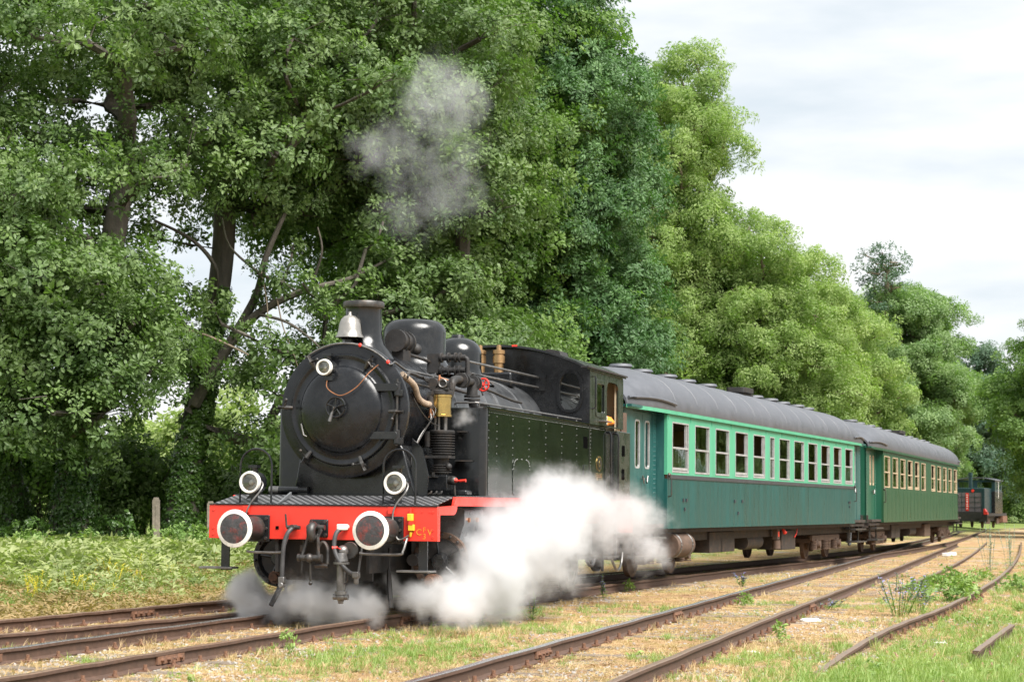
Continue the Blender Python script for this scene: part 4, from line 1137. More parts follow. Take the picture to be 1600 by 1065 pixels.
for s in (-1, 1):
    x0, x1 = sorted((1.44 * s, 1.468 * s))
    outl = [(7.42, 2.665), (7.42, 3.50), (7.47, 3.535), (9.60, 3.535), (9.655, 3.48), (9.655, 2.665)]
    o = part(MB().prism(outl, [rrect(7.80, 8.36, 2.84, 3.36, 0.06), rrect(8.52, 9.31, 2.70, 3.40, 0.16)[:10] + [(8.52, 2.68), (9.31, 2.68)]], x0, x1, 'yz'), 'cab_side', 'cab_green', smooth=False)
    xf = sorted((1.462 * s, 1.482 * s))
    MB().prism(rrect(7.76, 8.40, 2.80, 3.40, 0.08), [rrect(7.83, 8.33, 2.87, 3.33, 0.05)], xf[0], xf[1], 'yz').build('cab_window', 'cab_green', o, smooth=False, bevel=0.004)
    MB().box(min(1.45 * s, 1.455 * s), max(1.45 * s, 1.455 * s), 7.80, 8.36, 2.84, 3.36).build('pane', 'glass', o, smooth=False)
    MB().tube([(1.47 * s, 7.55, 3.42), (1.52 * s, 7.55, 3.42), (1.53 * s, 7.55, 3.36), (1.53 * s, 7.55, 2.96), (1.52 * s, 7.55, 2.92), (1.47 * s, 7.55, 2.92)], 0.013, 8).build('cab_handrail', 'black', o)
    MB().box(min(1.45 * s, 1.56 * s), max(1.45 * s, 1.56 * s), 7.98, 8.50, 2.735, 2.755).build('window_ledge', 'steel', o, smooth=False)
    # inner lining seen through the door opening
    MB().box(min(1.40 * s, 1.43 * s), max(1.40 * s, 1.43 * s), 9.32, 9.62, 1.6, 3.45).box(min(0.5 * s, 1.40 * s), max(0.5 * s, 1.40 * s), 9.60, 9.63, 2.0, 3.6).build('cab_lining', 'cream', o, smooth=False)
    # bunker behind the door
    b_ = part(MB().box(min(0.3 * s, 1.46 * s), max(0.3 * s, 1.46 * s), 9.30, 10.21, 1.506, 2.63), 'bunker', 'cab_green', smooth=False, bevel=0.01)
    for yy, zz in ((9.71, 2.31), (9.69, 1.92)):
        MB().prism(rrect(yy - 0.10, yy + 0.10, zz - 0.09, zz + 0.09, 0.02), [], min(1.461 * s, 1.464 * s), max(1.461 * s, 1.464 * s), 'yz').build('hand_hole', 'hole', b_, smooth=False)  # surface plates whose black colour imitates the shade in the openings
    d_ = part(MB().box(min(1.38 * s, 1.40 * s), max(1.38 * s, 1.40 * s), 8.48, 9.29, 1.52, 2.62), 'cab_door', 'black', smooth=False)
    for yy in (8.60, 9.12):
        MB().tube(spline([(1.42 * s, yy, 2.58), (1.48 * s, yy, 2.58), (1.52 * s, yy, 2.53), (1.52 * s, yy, 2.3)], 5) + [Vector((1.52 * s, yy, 1.60)), Vector((1.46 * s, yy, 1.56))], 0.017, 8).build('door_handrail', 'black_gloss', d_)
    part(MB().box(min(1.2 * s, 1.5 * s), max(1.2 * s, 1.5 * s), 8.5, 9.3, 0.55, 0.58).box(min(1.2 * s, 1.5 * s), max(1.2 * s, 1.5 * s), 8.5, 9.3, 0.95, 0.98).box(min(1.40 * s, 1.44 * s), max(1.40 * s, 1.44 * s), 8.46, 8.50, 0.35, 1.40).box(min(1.40 * s, 1.44 * s), max(1.40 * s, 1.44 * s), 9.30, 9.34, 0.5, 1.40), 'cab_steps', 'black_matt', smooth=False)
part(MB().box(-0.95, 0.95, 8.48, 10.2, 1.506, 2.0), 'coal_bunker_floor', 'black_matt', smooth=False)
rf = [(x, cabroof(x)) for x in np.linspace(-1.50, 1.50, 29)]
roof_poly = rf + [(x, z - 0.035) for x, z in rf[::-1]]
cr = part(MB().prism(roof_poly, [], 7.12, 9.72, 'xz'), 'cab_roof', 'black', ang=30)
MB().box(1.40, 1.53, 7.10, 9.72, 3.535, 3.56).box(-1.53, -1.40, 7.10, 9.72, 3.535, 3.56).build('rain_gutter', 'black_matt', cr, smooth=False)
MB().prism([(0.45, 3.84), (0.85, 3.74), (0.80, 3.87), (0.62, 3.90)], [], 8.0, 8.5, 'xz').build('roof_ventilator', 'black_matt', cr, smooth=False)
part(MB().box(0.28, 0.36, 7.10, 7.13, 3.872, 3.90), 'roof_mark', 'red', smooth=False)
# rear shelter board seen behind the cab
part(MB().box(1.30, 1.33, 9.9, 10.5, 2.63, 2.98), 'side_board', 'brown_rust', smooth=False)
# oval number plate and maker's plate
pl1 = part(MB().prism(ellipse(8.03, 2.06, 0.165, 0.125, 28), [], 1.4665, 1.476, 'yz'), 'number_plate', 'brass', smooth=False)
MB().prism(ellipse(8.03, 2.06, 0.140, 0.102, 28), [], 1.4765, 1.4785, 'yz').build('plate_field', 'black', pl1, smooth=False)
lettering('6', 1.479, 8.03, 2.06, 0.17, 'brass', pl1, (PI / 2, 0, PI / 2))
pl2 = part(MB().box(1.4665, 1.474, 7.80, 8.24, 1.80, 1.915), 'maker_plate', 'brass', smooth=False)
MB().box(1.4745, 1.4755, 7.87, 8.17, 1.845, 1.855).box(1.4745, 1.4755, 7.87, 8.17, 1.87, 1.88).build('plate_relief', 'copper', pl2, smooth=False)

# --- cylinders, motion and wheels
for s in (-1, 1):
    cx, cz = 1.10 * s, 0.68
    c = MB().cyl((cx, 1.32, cz), (cx, 2.15, cz), 0.345, None, 40)
    o = part(c, 'cylinder', 'black_matt')
    MB().lathe([(0.275, 0.0), (0.30, -0.035), (0.365, -0.035), (0.372, -0.02), (0.372, 0.03), (0.34, 0.035)], (cx, 1.32, cz), (0, 1, 0), 48).build('cover_ring', 'brown_rust' if s > 0 else 'black_matt', o, ang=30)
    bb = MB()
    for i in range(18):
        a = 2 * PI * i / 18 + 0.1
        bb.lathe([(0.022, 0), (0.02, 0.02), (0.012, 0.03), (0.001, 0.032)], (cx + 0.335 * math.cos(a), 1.285, cz + 0.335 * math.sin(a)), (0, -1, 0), 8)
    bb.build('cover_bolts', 'dark_steel', o)
    cv = MB().lathe([(0.28, 0.0), (0.25, 0.03), (0.12, 0.03), (0.10, -0.06), (0.08, -0.09), (0.001, -0.09)], (cx, 1.30, cz), (0, 1, 0), 32)
    for i in range(5):
        a = 2 * PI * i / 5 + 0.5
        cv.cyl((cx + 0.08 * math.cos(a), 1.30, cz + 0.08 * math.sin(a)), (cx + 0.27 * math.cos(a), 1.31, cz + 0.27 * math.sin(a)), 0.016, None, 6)
    cv.build('cylinder_cover', 'black', o)
    MB().cyl((cx - 0.22 * s, 0.86, cz + 0.02), (cx - 0.22 * s, 1.32, cz + 0.02), 0.075, None, 16).build('tail_rod', 'black_matt', o)
    tr = MB().cyl((cx - 0.05 * s, 1.0, cz - 0.24), (cx - 0.02 * s, 1.28, cz - 0.24), 0.05, 0.07, 12)
    for q in (1.05, 1.13, 1.20): tr.cyl((cx - 0.04 * s, q, cz - 0.24), (cx - 0.04 * s, q + 0.03, cz - 0.24), 0.085, None, 10)
    tr.build('drain_valve', 'rust', o)
    MB().cyl((cx + 0.03, 1.45, 0.16), (cx + 0.03, 1.45, 0.34), 0.022, None, 8).box(cx - 0.01, cx + 0.07, 1.42, 1.48, 0.20, 0.24).build('drain_cock', 'rust', o)
    # casing: valve chest and lagged side
    cs = [(0.70 * s, 1.36), (1.37 * s, 1.36), (1.405 * s, 1.32), (1.405 * s, 1.17), (1.37 * s, 1.05), (1.34 * s, 0.95), (1.37 * s, 0.85), (1.44 * s, 0.76), (1.455 * s, 0.66), (1.40 * s, 0.5), (1.1 * s, 0.4), (0.70 * s, 0.55)]
    k_ = part(MB().prism(cs, [], 1.335, 2.12, 'xz'), 'cylinder_casing', 'grey_panel', ang=50)
    bb = MB()
    for q in (1.5, 1.85): bb.cyl((1.40 * s, q, 1.20), (1.43 * s, q, 1.20), 0.035, 0.03, 6)
    bb.build('casing_nuts', 'copper', k_, smooth=False)
    fe = MB()
    for q in range(14):
        t = q / 13
        fe.bolt((1.40 * s, 1.345, 0.75 + 0.6 * t), (0, -1, 0), 0.012, 0.01)
    vc = MB().cyl((0.92 * s, 1.25, 1.15), (0.92 * s, 2.1, 1.15), 0.17, None, 24).cyl((0.92 * s, 1.22, 1.15), (0.92 * s, 1.26, 1.15), 0.20, None, 24)
    for i in range(8):
        a = 2 * PI * i / 8
        vc.bolt((0.92 * s + 0.175 * math.cos(a), 1.22, 1.15 + 0.175 * math.sin(a)), (0, -1, 0), 0.018, 0.02)
    part(vc, 'valve_chest', 'black')
    # motion
    part(MB().box(min(1.06 * s, 1.14 * s), max(1.06 * s, 1.14 * s), 2.2, 3.4, 0.80, 0.85).box(min(1.06 * s, 1.14 * s), max(1.06 * s, 1.14 * s), 2.2, 3.4, 0.52, 0.57).cyl((1.10 * s, 2.15, 0.68), (1.10 * s, 3.0, 0.68), 0.035, None, 12).box(min(1.03 * s, 1.17 * s), max(1.03 * s, 1.17 * s), 2.9, 3.2, 0.55, 0.82), 'crosshead_guide', 'steel', smooth=False)
    part(MB().box(min(1.08 * s, 1.13 * s), max(1.08 * s, 1.13 * s), 3.1, 5.35, -0.05, 0.05, Matrix.Translation((0, 0, 0.68)) @ Matrix.Rotation(0.0, 4, 'X')), 'connecting_rod', 'steel', smooth=False, bevel=0.01)
    part(MB().box(min(0.98 * s, 1.03 * s), max(0.98 * s, 1.03 * s), 2.6, 6.9, 0.40, 0.50), 'coupling_rod', 'steel', smooth=False, bevel=0.01)
    part(MB().tube(spline([(1.2 * s, 4.4, 0.75), (1.22 * s, 4.5, 0.95), (1.2 * s, 4.6, 1.2), (1.1 * s, 4.62, 1.35)], 5), 0.03, 8).cyl((1.1 * s, 2.2, 1.15), (1.15 * s, 4.5, 1.0), 0.022, None, 8), 'valve_gear', 'steel')
def wheel_mesh(r, spokes=12):
    w_ = MB().lathe([(r - 0.09, -0.06), (r - 0.005, -0.06), (r, -0.05), (r + 0.002, 0.03), (r + 0.03, 0.045), (r + 0.03, 0.06), (r - 0.09, 0.065), (r - 0.09, -0.06)], (0, 0, 0), (1, 0, 0), 40)
    ww = MB().lathe([(r - 0.15, -0.04), (r - 0.088, -0.045), (r - 0.088, 0.05), (r - 0.15, 0.045), (r - 0.15, -0.04)], (0, 0, 0), (1, 0, 0), 32).cyl((-0.09, 0, 0), (0.09, 0, 0), 0.13, None, 20)
    for i in range(spokes):
        a = 2 * PI * i / spokes
        ww.cyl((0, 0.11 * math.cos(a), 0.11 * math.sin(a)), (0, (r - 0.12) * math.cos(a), (r - 0.12) * math.sin(a)), 0.035, 0.026, 6)
    return w_, ww
tyre_mb, disc_mb = wheel_mesh(0.62)
tyre_s = tyre_mb.build('tyre', 'dark_steel'); COL.objects.unlink(tyre_s)
disc_s = disc_mb.build('wheel', 'black_matt'); COL.objects.unlink(disc_s)
for y in (2.62, 4.02, 5.42, 6.85):
    for s in (-1, 1):
        w_ = inst(disc_s, loco, (0.78 * s, y, 0.62), (0, 0, 0 if s < 0 else PI), name='wheel')
        inst(tyre_s, w_, name='tyre')
    part(MB().cyl((-0.8, y, 0.62), (0.8, y, 0.62), 0.09, None, 12), 'axle', 'dark_steel')
tm2, dm2 = wheel_mesh(0.46, 9)
tyre2 = tm2.build('tyre', 'dark_steel'); COL.objects.unlink(tyre2)
disc2 = dm2.build('wheel', 'black_matt'); COL.objects.unlink(disc2)
for y in (8.7, ):
    for s in (-1, 1):
        w_ = inst(disc2, loco, (0.78 * s, y, 0.46), (0, 0, 0 if s < 0 else PI), name='wheel')
        inst(tyre2, w_, name='tyre')
part(MB().box(0.65, 1.3, 7.3, 8.3, 0.62, 1.1).box(0.9, 1.3, 9.0, 10.0, 0.6, 1.1), 'equipment_box', 'black_matt', smooth=False, bevel=0.02)
part(MB().box(-1.5, 1.5, 10.215, 10.25, 0.95, 1.37), 'rear_beam', 'red', smooth=False)
part(MB().tube(spline([(1.36, 9.2, 0.62), (1.40, 9.4, 0.40), (1.38, 9.7, 0.33), (1.36, 10.0, 0.42), (1.36, 10.1, 0.62)], 6), 0.022, 8), 'injector_pipe', 'steel')

# --- bundle of cloth on the cab door sill
def lump(c, sx, sy, sz, seed, m, name, label, cat):
    bm = bmesh.new(); bmesh.ops.create_icosphere(bm, subdivisions=3, radius=1.0)
    rr = random.Random(seed); ph = [rr.uniform(0, 6) for _ in range(6)]
    for v in bm.verts:
        p = v.co
        k = 1 + 0.22 * math.sin(3.1 * p.x + ph[0]) * math.sin(2.7 * p.y + ph[1]) + 0.18 * math.sin(5.3 * p.z + ph[2]) * math.sin(4.1 * p.x + ph[3])
        v.co = Vector((p.x * sx * k, p.y * sy * k, max(p.z, -0.55) * sz * k))
    me = bpy.data.meshes.new(name); bm.to_mesh(me); bm.free()
    me.materials.append(M[m]); me.polygons.foreach_set('use_smooth', [True] * len(me.polygons))
    o = bpy.data.objects.new(name, me); COL.objects.link(o)
    o.matrix_world = Matrix.Translation(LP) @ Matrix.Rotation(-LH, 4, 'Z') @ Matrix.Translation(c)
    tag(o, label, cat)
    return o
lump((1.33, 9.05, 2.775), 0.10, 0.20, 0.10, 3, 'orange', 'cloth_bundle', 'crumpled orange cloth on the door sill of the engine cab', 'cloth')
lump((1.33, 8.70, 2.775), 0.10, 0.16, 0.10, 5, 'white', 'cloth_bundle', 'crumpled white cloth on the door sill of the engine cab', 'cloth')
# ------------------------------------------------------------------ passenger coaches
cw_t, cw_d = wheel_mesh(0.46, 0)
cw_d.cyl((-0.03, 0, 0), (0.03, 0, 0), 0.36, None, 28)
coach_tyre = cw_t.build('tyre', 'rust'); COL.objects.unlink(coach_tyre)
coach_disc = cw_d.build('wheel', 'brown_rust'); COL.objects.unlink(coach_disc)

def coach(label, loc, heading, L, wins, cols, vents, details=True, roof_top=4.03, vest=2.05):
    """side wall from y = 0 to L at x = +-1.42, with inset entrance lobbies of length vest at both ends"""
    c = thing('passenger_coach', label, 'coach', (loc[0], loc[1], 0), -R(heading))
    HW = 1.42
    def P(mb, name, m, parent=c, **k): return mb.build(name, m, parent, **k)
    zb, zw0, zw1, zt = 0.985, 1.915, 1.99, 3.20
    # --- sides
    for s in (-1, 1):
        x0, x1 = sorted((HW * s, (HW - 0.06) * s))
        lo = P(MB().box(x0, x1, 0, L, zb, zw0), 'lower_side', cols['lower'], smooth=False)
        e0, e1 = sorted((HW * s, (HW + 0.012) * s))
        MB().box(e0, e1, 0, L, zb, zb + 0.055).build('side_sill', cols['lower'], lo, smooth=False)
        if details:
            sm = MB()
            for y, z in ((1.10, 1.52), (1.32, 1.52), (1.20, 1.35), (5.10, 1.52), (5.75, 1.52), (5.40, 1.27), (17.6, 1.55), (17.75, 1.55), (17.7, 1.43)):
                sm.box(e0, e1 + 0.012, y - 0.035, y + 0.035, z - 0.03, z + 0.03)
            sm.build('side_hooks', 'band', lo, smooth=False)
            P(MB().box(min(HW * s, (HW + 0.014) * s), max(HW * s, (HW + 0.014) * s), 0, L, zw0, zw1), 'waist_band', 'band', smooth=False)
        else:
            bt = MB()
            y = 0.0
            while y < L:
                bt.box(min(HW * s, (HW + 0.005) * s), max(HW * s, (HW + 0.005) * s), y, y + 0.03, zb + 0.06, zt - 0.02 if False else 1.93); y += 0.965
            bt.build('cover_strips', cols['lower'], lo, smooth=False)
            P(MB().box(x0, x1, 0, L, zw0, zw1), 'waist_rail', cols['lower'], smooth=False)
        holes = [rrect(a, b, 2.035, 2.985, 0.02, 1) for a, b, _ in wins]
        up = P(MB().prism([(0, zw1), (L, zw1), (L, zt), (0, zt)], holes, x0, x1, 'yz'), 'upper_side', cols['upper'], smooth=False)
        if details:
            # board joints and the drip strip
            bs = MB()
            for y in np.arange(0.05, L, 1.585): bs.box(e0, min(e1, e1) if s > 0 else e1, y, y + 0.02, 3.02, zt - 0.03)
            bs.box(e0, e1, 0, L, 3.10, 3.115)
            bs.build('cover_strips', cols['upper'], up, smooth=False)
        for a, b, op in wins:
            xg = (HW - 0.03) * s
            g0, g1 = sorted((xg - 0.006, xg + 0.006))
            f0, f1 = sorted(((HW - 0.055) * s, (HW + 0.008) * s))
            fr = MB().prism([(a, 2.035), (b, 2.035), (b, 2.985), (a, 2.985)], [[(a + 0.026, 2.07), (b - 0.026, 2.07), (b - 0.026, 2.96), (a + 0.026, 2.96)]], f0, f1, 'yz')
            mid = 2.50
            fr.box(f0 + 0.01, f1 - 0.01, a + 0.027, b - 0.027, mid - 0.018, mid + 0.018)
            if op == 2:      # dropped sash: a second upright shows in the lower half
                fr.box(f0 + 0.012, f1 - 0.012, b - 0.13, b - 0.10, 2.082, mid - 0.023)
            if op == 1:
                fr.box(f0 + 0.012, f1 - 0.012, b - 0.15, b - 0.12, mid + 0.023, 2.948)
                fr.box(f0 + 0.012, f1 - 0.012, a + 0.036, b - 0.036, 2.082, 2.13)
            w = P(fr, 'window', cols['frame'], smooth=False)
            MB().box(g0, g1, a + 0.036, b - 0.036, 2.08, mid - 0.02).build('pane', 'glass', w, smooth=False)
            if op != 1:
                MB().box(g0, g1, a + 0.036, b - 0.036, mid + 0.02, 2.95).build('pane', 'glass', w, smooth=False)
            if b - a < 0.6:
                MB().box(min(xg - 0.04 * s, xg - 0.03 * s), max(xg - 0.04 * s, xg - 0.03 * s), a + 0.03, b - 0.03, 2.06, 2.96).build('blind', 'curtain', w, smooth=False)
        # grab rail by the corner of the side
        for y in (0.06, L - 0.06):
            P(MB().tube([((HW) * s, y, 1.94), ((HW + 0.06) * s, y, 1.93), ((HW + 0.065) * s, y, 1.90), ((HW + 0.065) * s, y, 1.62), ((HW + 0.06) * s, y, 1.59), (HW * s, y, 1.58)], 0.013, 8), 'grab_rail', 'dark_steel')
            P(MB().sphere(((HW + 0.02) * s, y, 1.98), 0.04, 10, 8), 'lamp_bracket', 'dark_steel')
        # --- entrance lobbies
        for e in (0, 1):
            ya, yb = (-vest, 0) if e == 0 else (L, L + vest)
            xi = 1.20
            w0, w1 = sorted((xi * s, (xi - 0.05) * s))
            ret_y = -0.0 if e == 0 else L
            P(MB().box(min((xi - 0.05) * s, (HW - 0.061) * s), max((xi - 0.05) * s, (HW - 0.061) * s), min(ret_y, ret_y + (0.04 if e == 0 else -0.04)), max(ret_y, ret_y + (0.04 if e == 0 else -0.04)), zb, zt), 'lobby_return', cols['end'], smooth=False)
            dw = 0.62
            yc = -0.86 if e == 0 else L + 0.86
            lw = P(MB().prism([(ya, zb), (yb, zb), (yb, zt), (ya, zt)], [[(yc - dw, 1.03), (yc + dw, 1.03), (yc + dw, 3.12), (yc - dw, 3.12)]], w0, w1, 'yz'), 'lobby_wall', cols['end'], smooth=False)
            rvm = MB()
            for q in np.arange(1.05, 3.15, 0.085):
                for yy in ((yb - 0.06, ya + 0.05) if e == 0 else (ya + 0.06, yb - 0.05)):
                    rvm.lathe([(0.014, 0), (0.011, 0.008), (0.001, 0.011)], (xi * s, yy, q), (s, 0, 0), 6)
                    rvm.lathe([(0.014, 0), (0.011, 0.008), (0.001, 0.011)], (xi * s, yy + (-0.07 if yy > yc else 0.07), q), (s, 0, 0), 6)
            rvm.build('lobby_rivets', cols['end'], lw, smooth=False)
            for half in (-1, 1):
                h0, h1 = sorted((yc + 0.006 * half, yc + (dw - 0.006) * half))
                d0, d1 = sorted(((xi - 0.008) * s, (xi - 0.042) * s))
                hm = (h0 + h1) / 2
                dd = P(MB().prism([(h0, 1.04), (h1, 1.04), (h1, 3.11), (h0, 3.11)], [rrect(hm - 0.155, hm + 0.155, 2.08, 2.96, 0.06)], d0, d1, 'yz'), 'lobby_door', cols['end'], smooth=False)
                k0, k1 = sorted(((xi - 0.004) * s, (xi - 0.045) * s))
                MB().prism(rrect(hm - 0.157, hm + 0.157, 2.078, 2.962, 0.062), [rrect(hm - 0.125, hm + 0.125, 2.11, 2.93, 0.05)], k0, k1, 'yz').build('window_frame', cols['frame'], dd, smooth=False)
                MB().box(min((xi - 0.026) * s, (xi - 0.022) * s), max((xi - 0.026) * s, (xi - 0.022) * s), hm - 0.15, hm + 0.15, 2.085, 2.955).build('pane', 'glass', dd, smooth=False)
                MB().tube([(xi * s, yc + 0.06 * half, 1.90), ((xi + 0.05) * s, yc + 0.07 * half, 1.90), ((xi + 0.055) * s, yc + 0.10 * half, 1.82), ((xi + 0.055) * s, yc + 0.16 * half, 1.95)], 0.014, 6).build('door_handle', 'steel', dd)
            # footsteps
            P(MB().box(min(1.1 * s, 1.44 * s), max(1.1 * s, 1.44 * s), yc - 0.75, yc + 0.75, 0.80, 0.84).box(min(1.15 * s, 1.46 * s), max(1.15 * s, 1.46 * s), yc - 0.75, yc + 0.75, 0.46, 0.50).box(min(1.2 * s, 1.24 * s), max(1.2 * s, 1.24 * s), yc - 0.7, yc - 0.65, 0.46, 0.95).box(min(1.2 * s, 1.24 * s), max(1.2 * s, 1.24 * s), yc + 0.65, yc + 0.7, 0.46, 0.95), 'entrance_steps', 'dark_steel', smooth=False)
    # --- ends
    for y0, y1 in ((-vest, -vest + 0.05), (L + vest - 0.05, L + vest)):
        P(MB().prism([(-1.2, zb), (1.2, zb), (1.2, 3.2), (0.9, 3.62), (0, 3.85), (-0.9, 3.62), (-1.2, 3.2)], [rrect(-0.35, 0.35, 1.2, 3.0, 0.05)], y0, y1, 'xz'), 'end_wall', cols['end'], smooth=False)
    # --- roof: barrel with rounded, drooping ends
    nseg, nx_ = 36, 20
    vs, fs = [], []
    ys = []
    for i in range(nseg + 1):
        t = i / nseg
        ys.append(-vest - 0.05 + (L + 2 * vest + 0.1) * (0.5 - 0.5 * math.cos(PI * t)) if False else -vest - 0.05 + (L + 2 * vest + 0.1) * t)
    def roof_row(y):
        d = min(y + vest + 0.05, L + vest + 0.05 - y)          # metres from the end
        k = max(0.0, 1 - d / 2.3)
        hw = HW + 0.06 - 0.20 * k ** 1.6
        top = roof_top - 0.42 * k ** 1.9
        ed = 3.20 + 0.02 * k
        return hw, top, ed
    ys = sorted(set([round(-vest - 0.05 + q, 3) for q in (0, .15, .35, .6, .9, 1.25, 1.7, 2.3)] + list(np.round(np.linspace(0.6, L - 0.6, 16), 3)) + [round(L + vest + 0.05 - q, 3) for q in (0, .15, .35, .6, .9, 1.25, 1.7, 2.3)]))
    for y in ys:
        hw, top, ed = roof_row(y)
        for j in range(nx_ + 1):
            a = -1 + 2 * j / nx_
            ang = a * PI / 2
            x = hw * math.copysign(abs(math.sin(ang)) ** 0.92, a)
            z = ed + (top - ed) * math.cos(ang) ** 0.86 if abs(a) < 0.999 else ed
            vs.append((x, y, z))
    m_ = nx_ + 1
    for i in range(len(ys) - 1):
        for j in range(nx_):
            fs.append((i * m_ + j, i * m_ + j + 1, (i + 1) * m_ + j + 1, (i + 1) * m_ + j))
    n0 = len(vs)
    vs += [(x * 0.985, y, z - 0.05) for x, y, z in vs]
    fs += [tuple(n0 + q for q in reversed(f)) for f in fs]
    for i in range(len(ys) - 1):
        for j in (0, nx_):
            a_, b_ = i * m_ + j, (i + 1) * m_ + j
            fs.append((a_, b_, n0 + b_, n0 + a_))
    for i in (0, len(ys) - 1):
        for j in range(nx_):
            a_, b_ = i * m_ + j, i * m_ + j + 1
            fs.append((a_, b_, n0 + b_, n0 + a_))
    rm = MB(); rm._add(vs, fs)
    roof = P(rm, 'roof', 'roof', ang=50)
    for y in np.arange(0.4, L, 1.58):
        hw, top, ed = roof_row(y)
        pts = []
        for j in range(1, nx_):
            a = -1 + 2 * j / nx_
            ang = a * PI / 2
            pts.append((hw * math.copysign(abs(math.sin(ang)) ** 0.92, a), y, ed + (top - ed) * math.cos(ang) ** 0.86 - 0.002))
        MB().tube(pts, 0.011, 4).build('roof_seam', 'roof', roof)
    # cornice under the roof edge following its curve, gutter over the doors
    for s in (-1, 1):
        cn, cf2 = [], []
        for y in ys:
            hw, top, ed = roof_row(y)
            xo = (hw - 0.02) * s
            for dx, dz in ((0, 0.004), (0.012 * s, 0.004), (0.012 * s, -0.085), (0, -0.085)):
                cn.append((xo + dx, y, ed + dz))
        for i in range(len(ys) - 1):
            for j in range(4):
                j2 = (j + 1) % 4
                cf2.append((i * 4 + j, i * 4 + j2, (i + 1) * 4 + j2, (i + 1) * 4 + j))
        cm = MB(); cm._add(cn, cf2); P(cm, 'cornice', cols['cornice'], smooth=False)
        # soffit over the lobby
        for ya, yb in ((-vest - 0.03, 0), (L, L + vest + 0.03)):
            P(MB().box(min(1.15 * s, 1.36 * s), max(1.15 * s, 1.36 * s), ya, yb, 3.155, 3.20), 'lobby_soffit', cols['end'], smooth=False)
        for ya, yb in ((-vest, 0.35), (L - 0.35, L + vest)):
            pts = []
            for i in range(9):
                y = ya + (yb - ya) * i / 8
                hw, top, ed = roof_row(y)
                pts.append(((hw + 0.01) * s, y, ed + 0.10 + 0.05 * math.sin(PI * i / 8)))
            P(MB().tube(pts, 0.028, 6), 'roof_gutter', 'roof')
    vs_ = MB().cyl((0, 0, -0.08), (0, 0, 0.085), 0.20, None, 18).cyl((0, 0, 0.07), (0, 0, 0.12), 0.24, 0.21, 18)
    vmesh = vs_.build('roof_ventilator', 'roof'); COL.objects.unlink(vmesh)
    vm2 = None
    for i, y in enumerate(vents):
        inst(vmesh, c, (0.25 if i % 2 == 0 else 0.20, y, roof_top - 0.035), name='roof_ventilator')
    P(MB().box(0.1, 0.42, 9.9 * L / 18.45, 10.9 * L / 18.45, roof_top - 0.03, roof_top + 0.05).prism(rrect(0.02, 0.5, 9.8 * L / 18.45, 10.7 * L / 18.45, 0.1), [], roof_top + 0.05, roof_top + 0.17, 'xy'), 'roof_box', 'black_matt', smooth=False, bevel=0.02)
    # --- inside
    P(MB().box(-HW + 0.07, HW - 0.07, -vest + 0.06, L + vest - 0.06, zb + 0.02, zb + 0.09), 'floor', 'under', smooth=False)
    P(MB().box(-HW + 0.07, HW - 0.07, 0.05, L - 0.05, 3.13, 3.16), 'ceiling', 'ceiling', smooth=False)
    for y in (0.06, L * 0.46, L * 0.64, L - 0.10):
        P(MB().prism([(-HW + 0.07, zb + 0.1), (HW - 0.07, zb + 0.1), (HW - 0.07, 3.12), (-HW + 0.07, 3.12)], [rrect(-0.35, 0.35, zb + 0.12, 2.95, 0.05)], y, y + 0.04, 'xz'), 'partition', 'interior', smooth=False)
    sb = MB()
    sb.box(0.42, 1.33, -0.05, 0.02, zb + 0.5, 2.25).box(0.42, 1.33, -0.45, -0.03, zb + 0.40, zb + 0.52).box(0.42, 1.33, 0.02, 0.42, zb + 0.40, zb + 0.52)
    seat_m = sb.build('seat', 'seat', bevel=0.03); COL.objects.unlink(seat_m)
    for i in range(len(wins)):
        a, b, _ = wins[i]
        y = (a + b) / 2 + (wins[1][0] - wins[0][0]) / 2
        if y > L - 0.6 or abs(y - L * 0.46) < 0.5 or abs(y - L * 0.64) < 0.5: continue
        inst(seat_m, c, (0, y, 0), name='seat'); inst(seat_m, c, (0, y, 0), (0, 0, PI), name='seat')
    # --- underframe and bogies
    P(MB().box(-1.05, -0.95, -vest, L + vest, 0.72, 0.98).box(0.95, 1.05, -vest, L + vest, 0.72, 0.98).box(-1.3, 1.3, -vest, L + vest, 0.90, 0.98), 'underframe', 'under', smooth=False)
    P(MB().box(-0.35, 0.35, 2.6, 15.6 * L / 18.45, 0.52, 0.72).box(-1.1, 1.1, 5.2, 5.35, 0.45, 0.75).box(0.5, 1.1, 4.3, 6.4, 0.45, 0.88).box(-1.1, -0.4, 4.3, 6.0, 0.42, 0.88), 'battery_box', 'under', smooth=False, bevel=0.015)
    P(MB().box(0.55, 1.16, L * 0.58, L * 0.66, 0.40, 0.85).box(-1.1, -0.5, L * 0.55, L * 0.68, 0.45, 0.85), 'battery_box', 'brown_rust' if not details else 'under', smooth=False, bevel=0.015)
    P(MB().cyl((0.9, L * 0.42, 0.62), (0.9, L * 0.50, 0.62), 0.17, None, 20), 'air_reservoir', 'under')
    if details:
        v_ = P(MB().box(1.12, 1.24, 9.9, 10.12, 0.66, 0.90), 'brake_valve', 'brown_rust', smooth=False)
        MB().cyl((1.19, 10.0, 0.44), (1.19, 10.0, 0.64), 0.10, 0.09, 14).build('valve_pot', 'brown_rust', v_)
        MB().box(1.241, 1.25, 9.95, 10.07, 0.72, 0.84).build('red_tag', 'red', v_, smooth=False)
        P(MB().tube([(1.2, 10.5, 0.92), (1.24, 10.55, 0.86), (1.26, 10.6, 0.80)], [0.02, 0.04, 0.05], 8), 'brake_handle', 'red')
        P(MB().tube(spline([(1.2, 12.2, 0.93), (1.21, 12.1, 0.80), (1.2, 11.9, 0.68)], 4), 0.013, 6), 'pull_wire', 'red')
    bc = [1.15, L - 2.05]
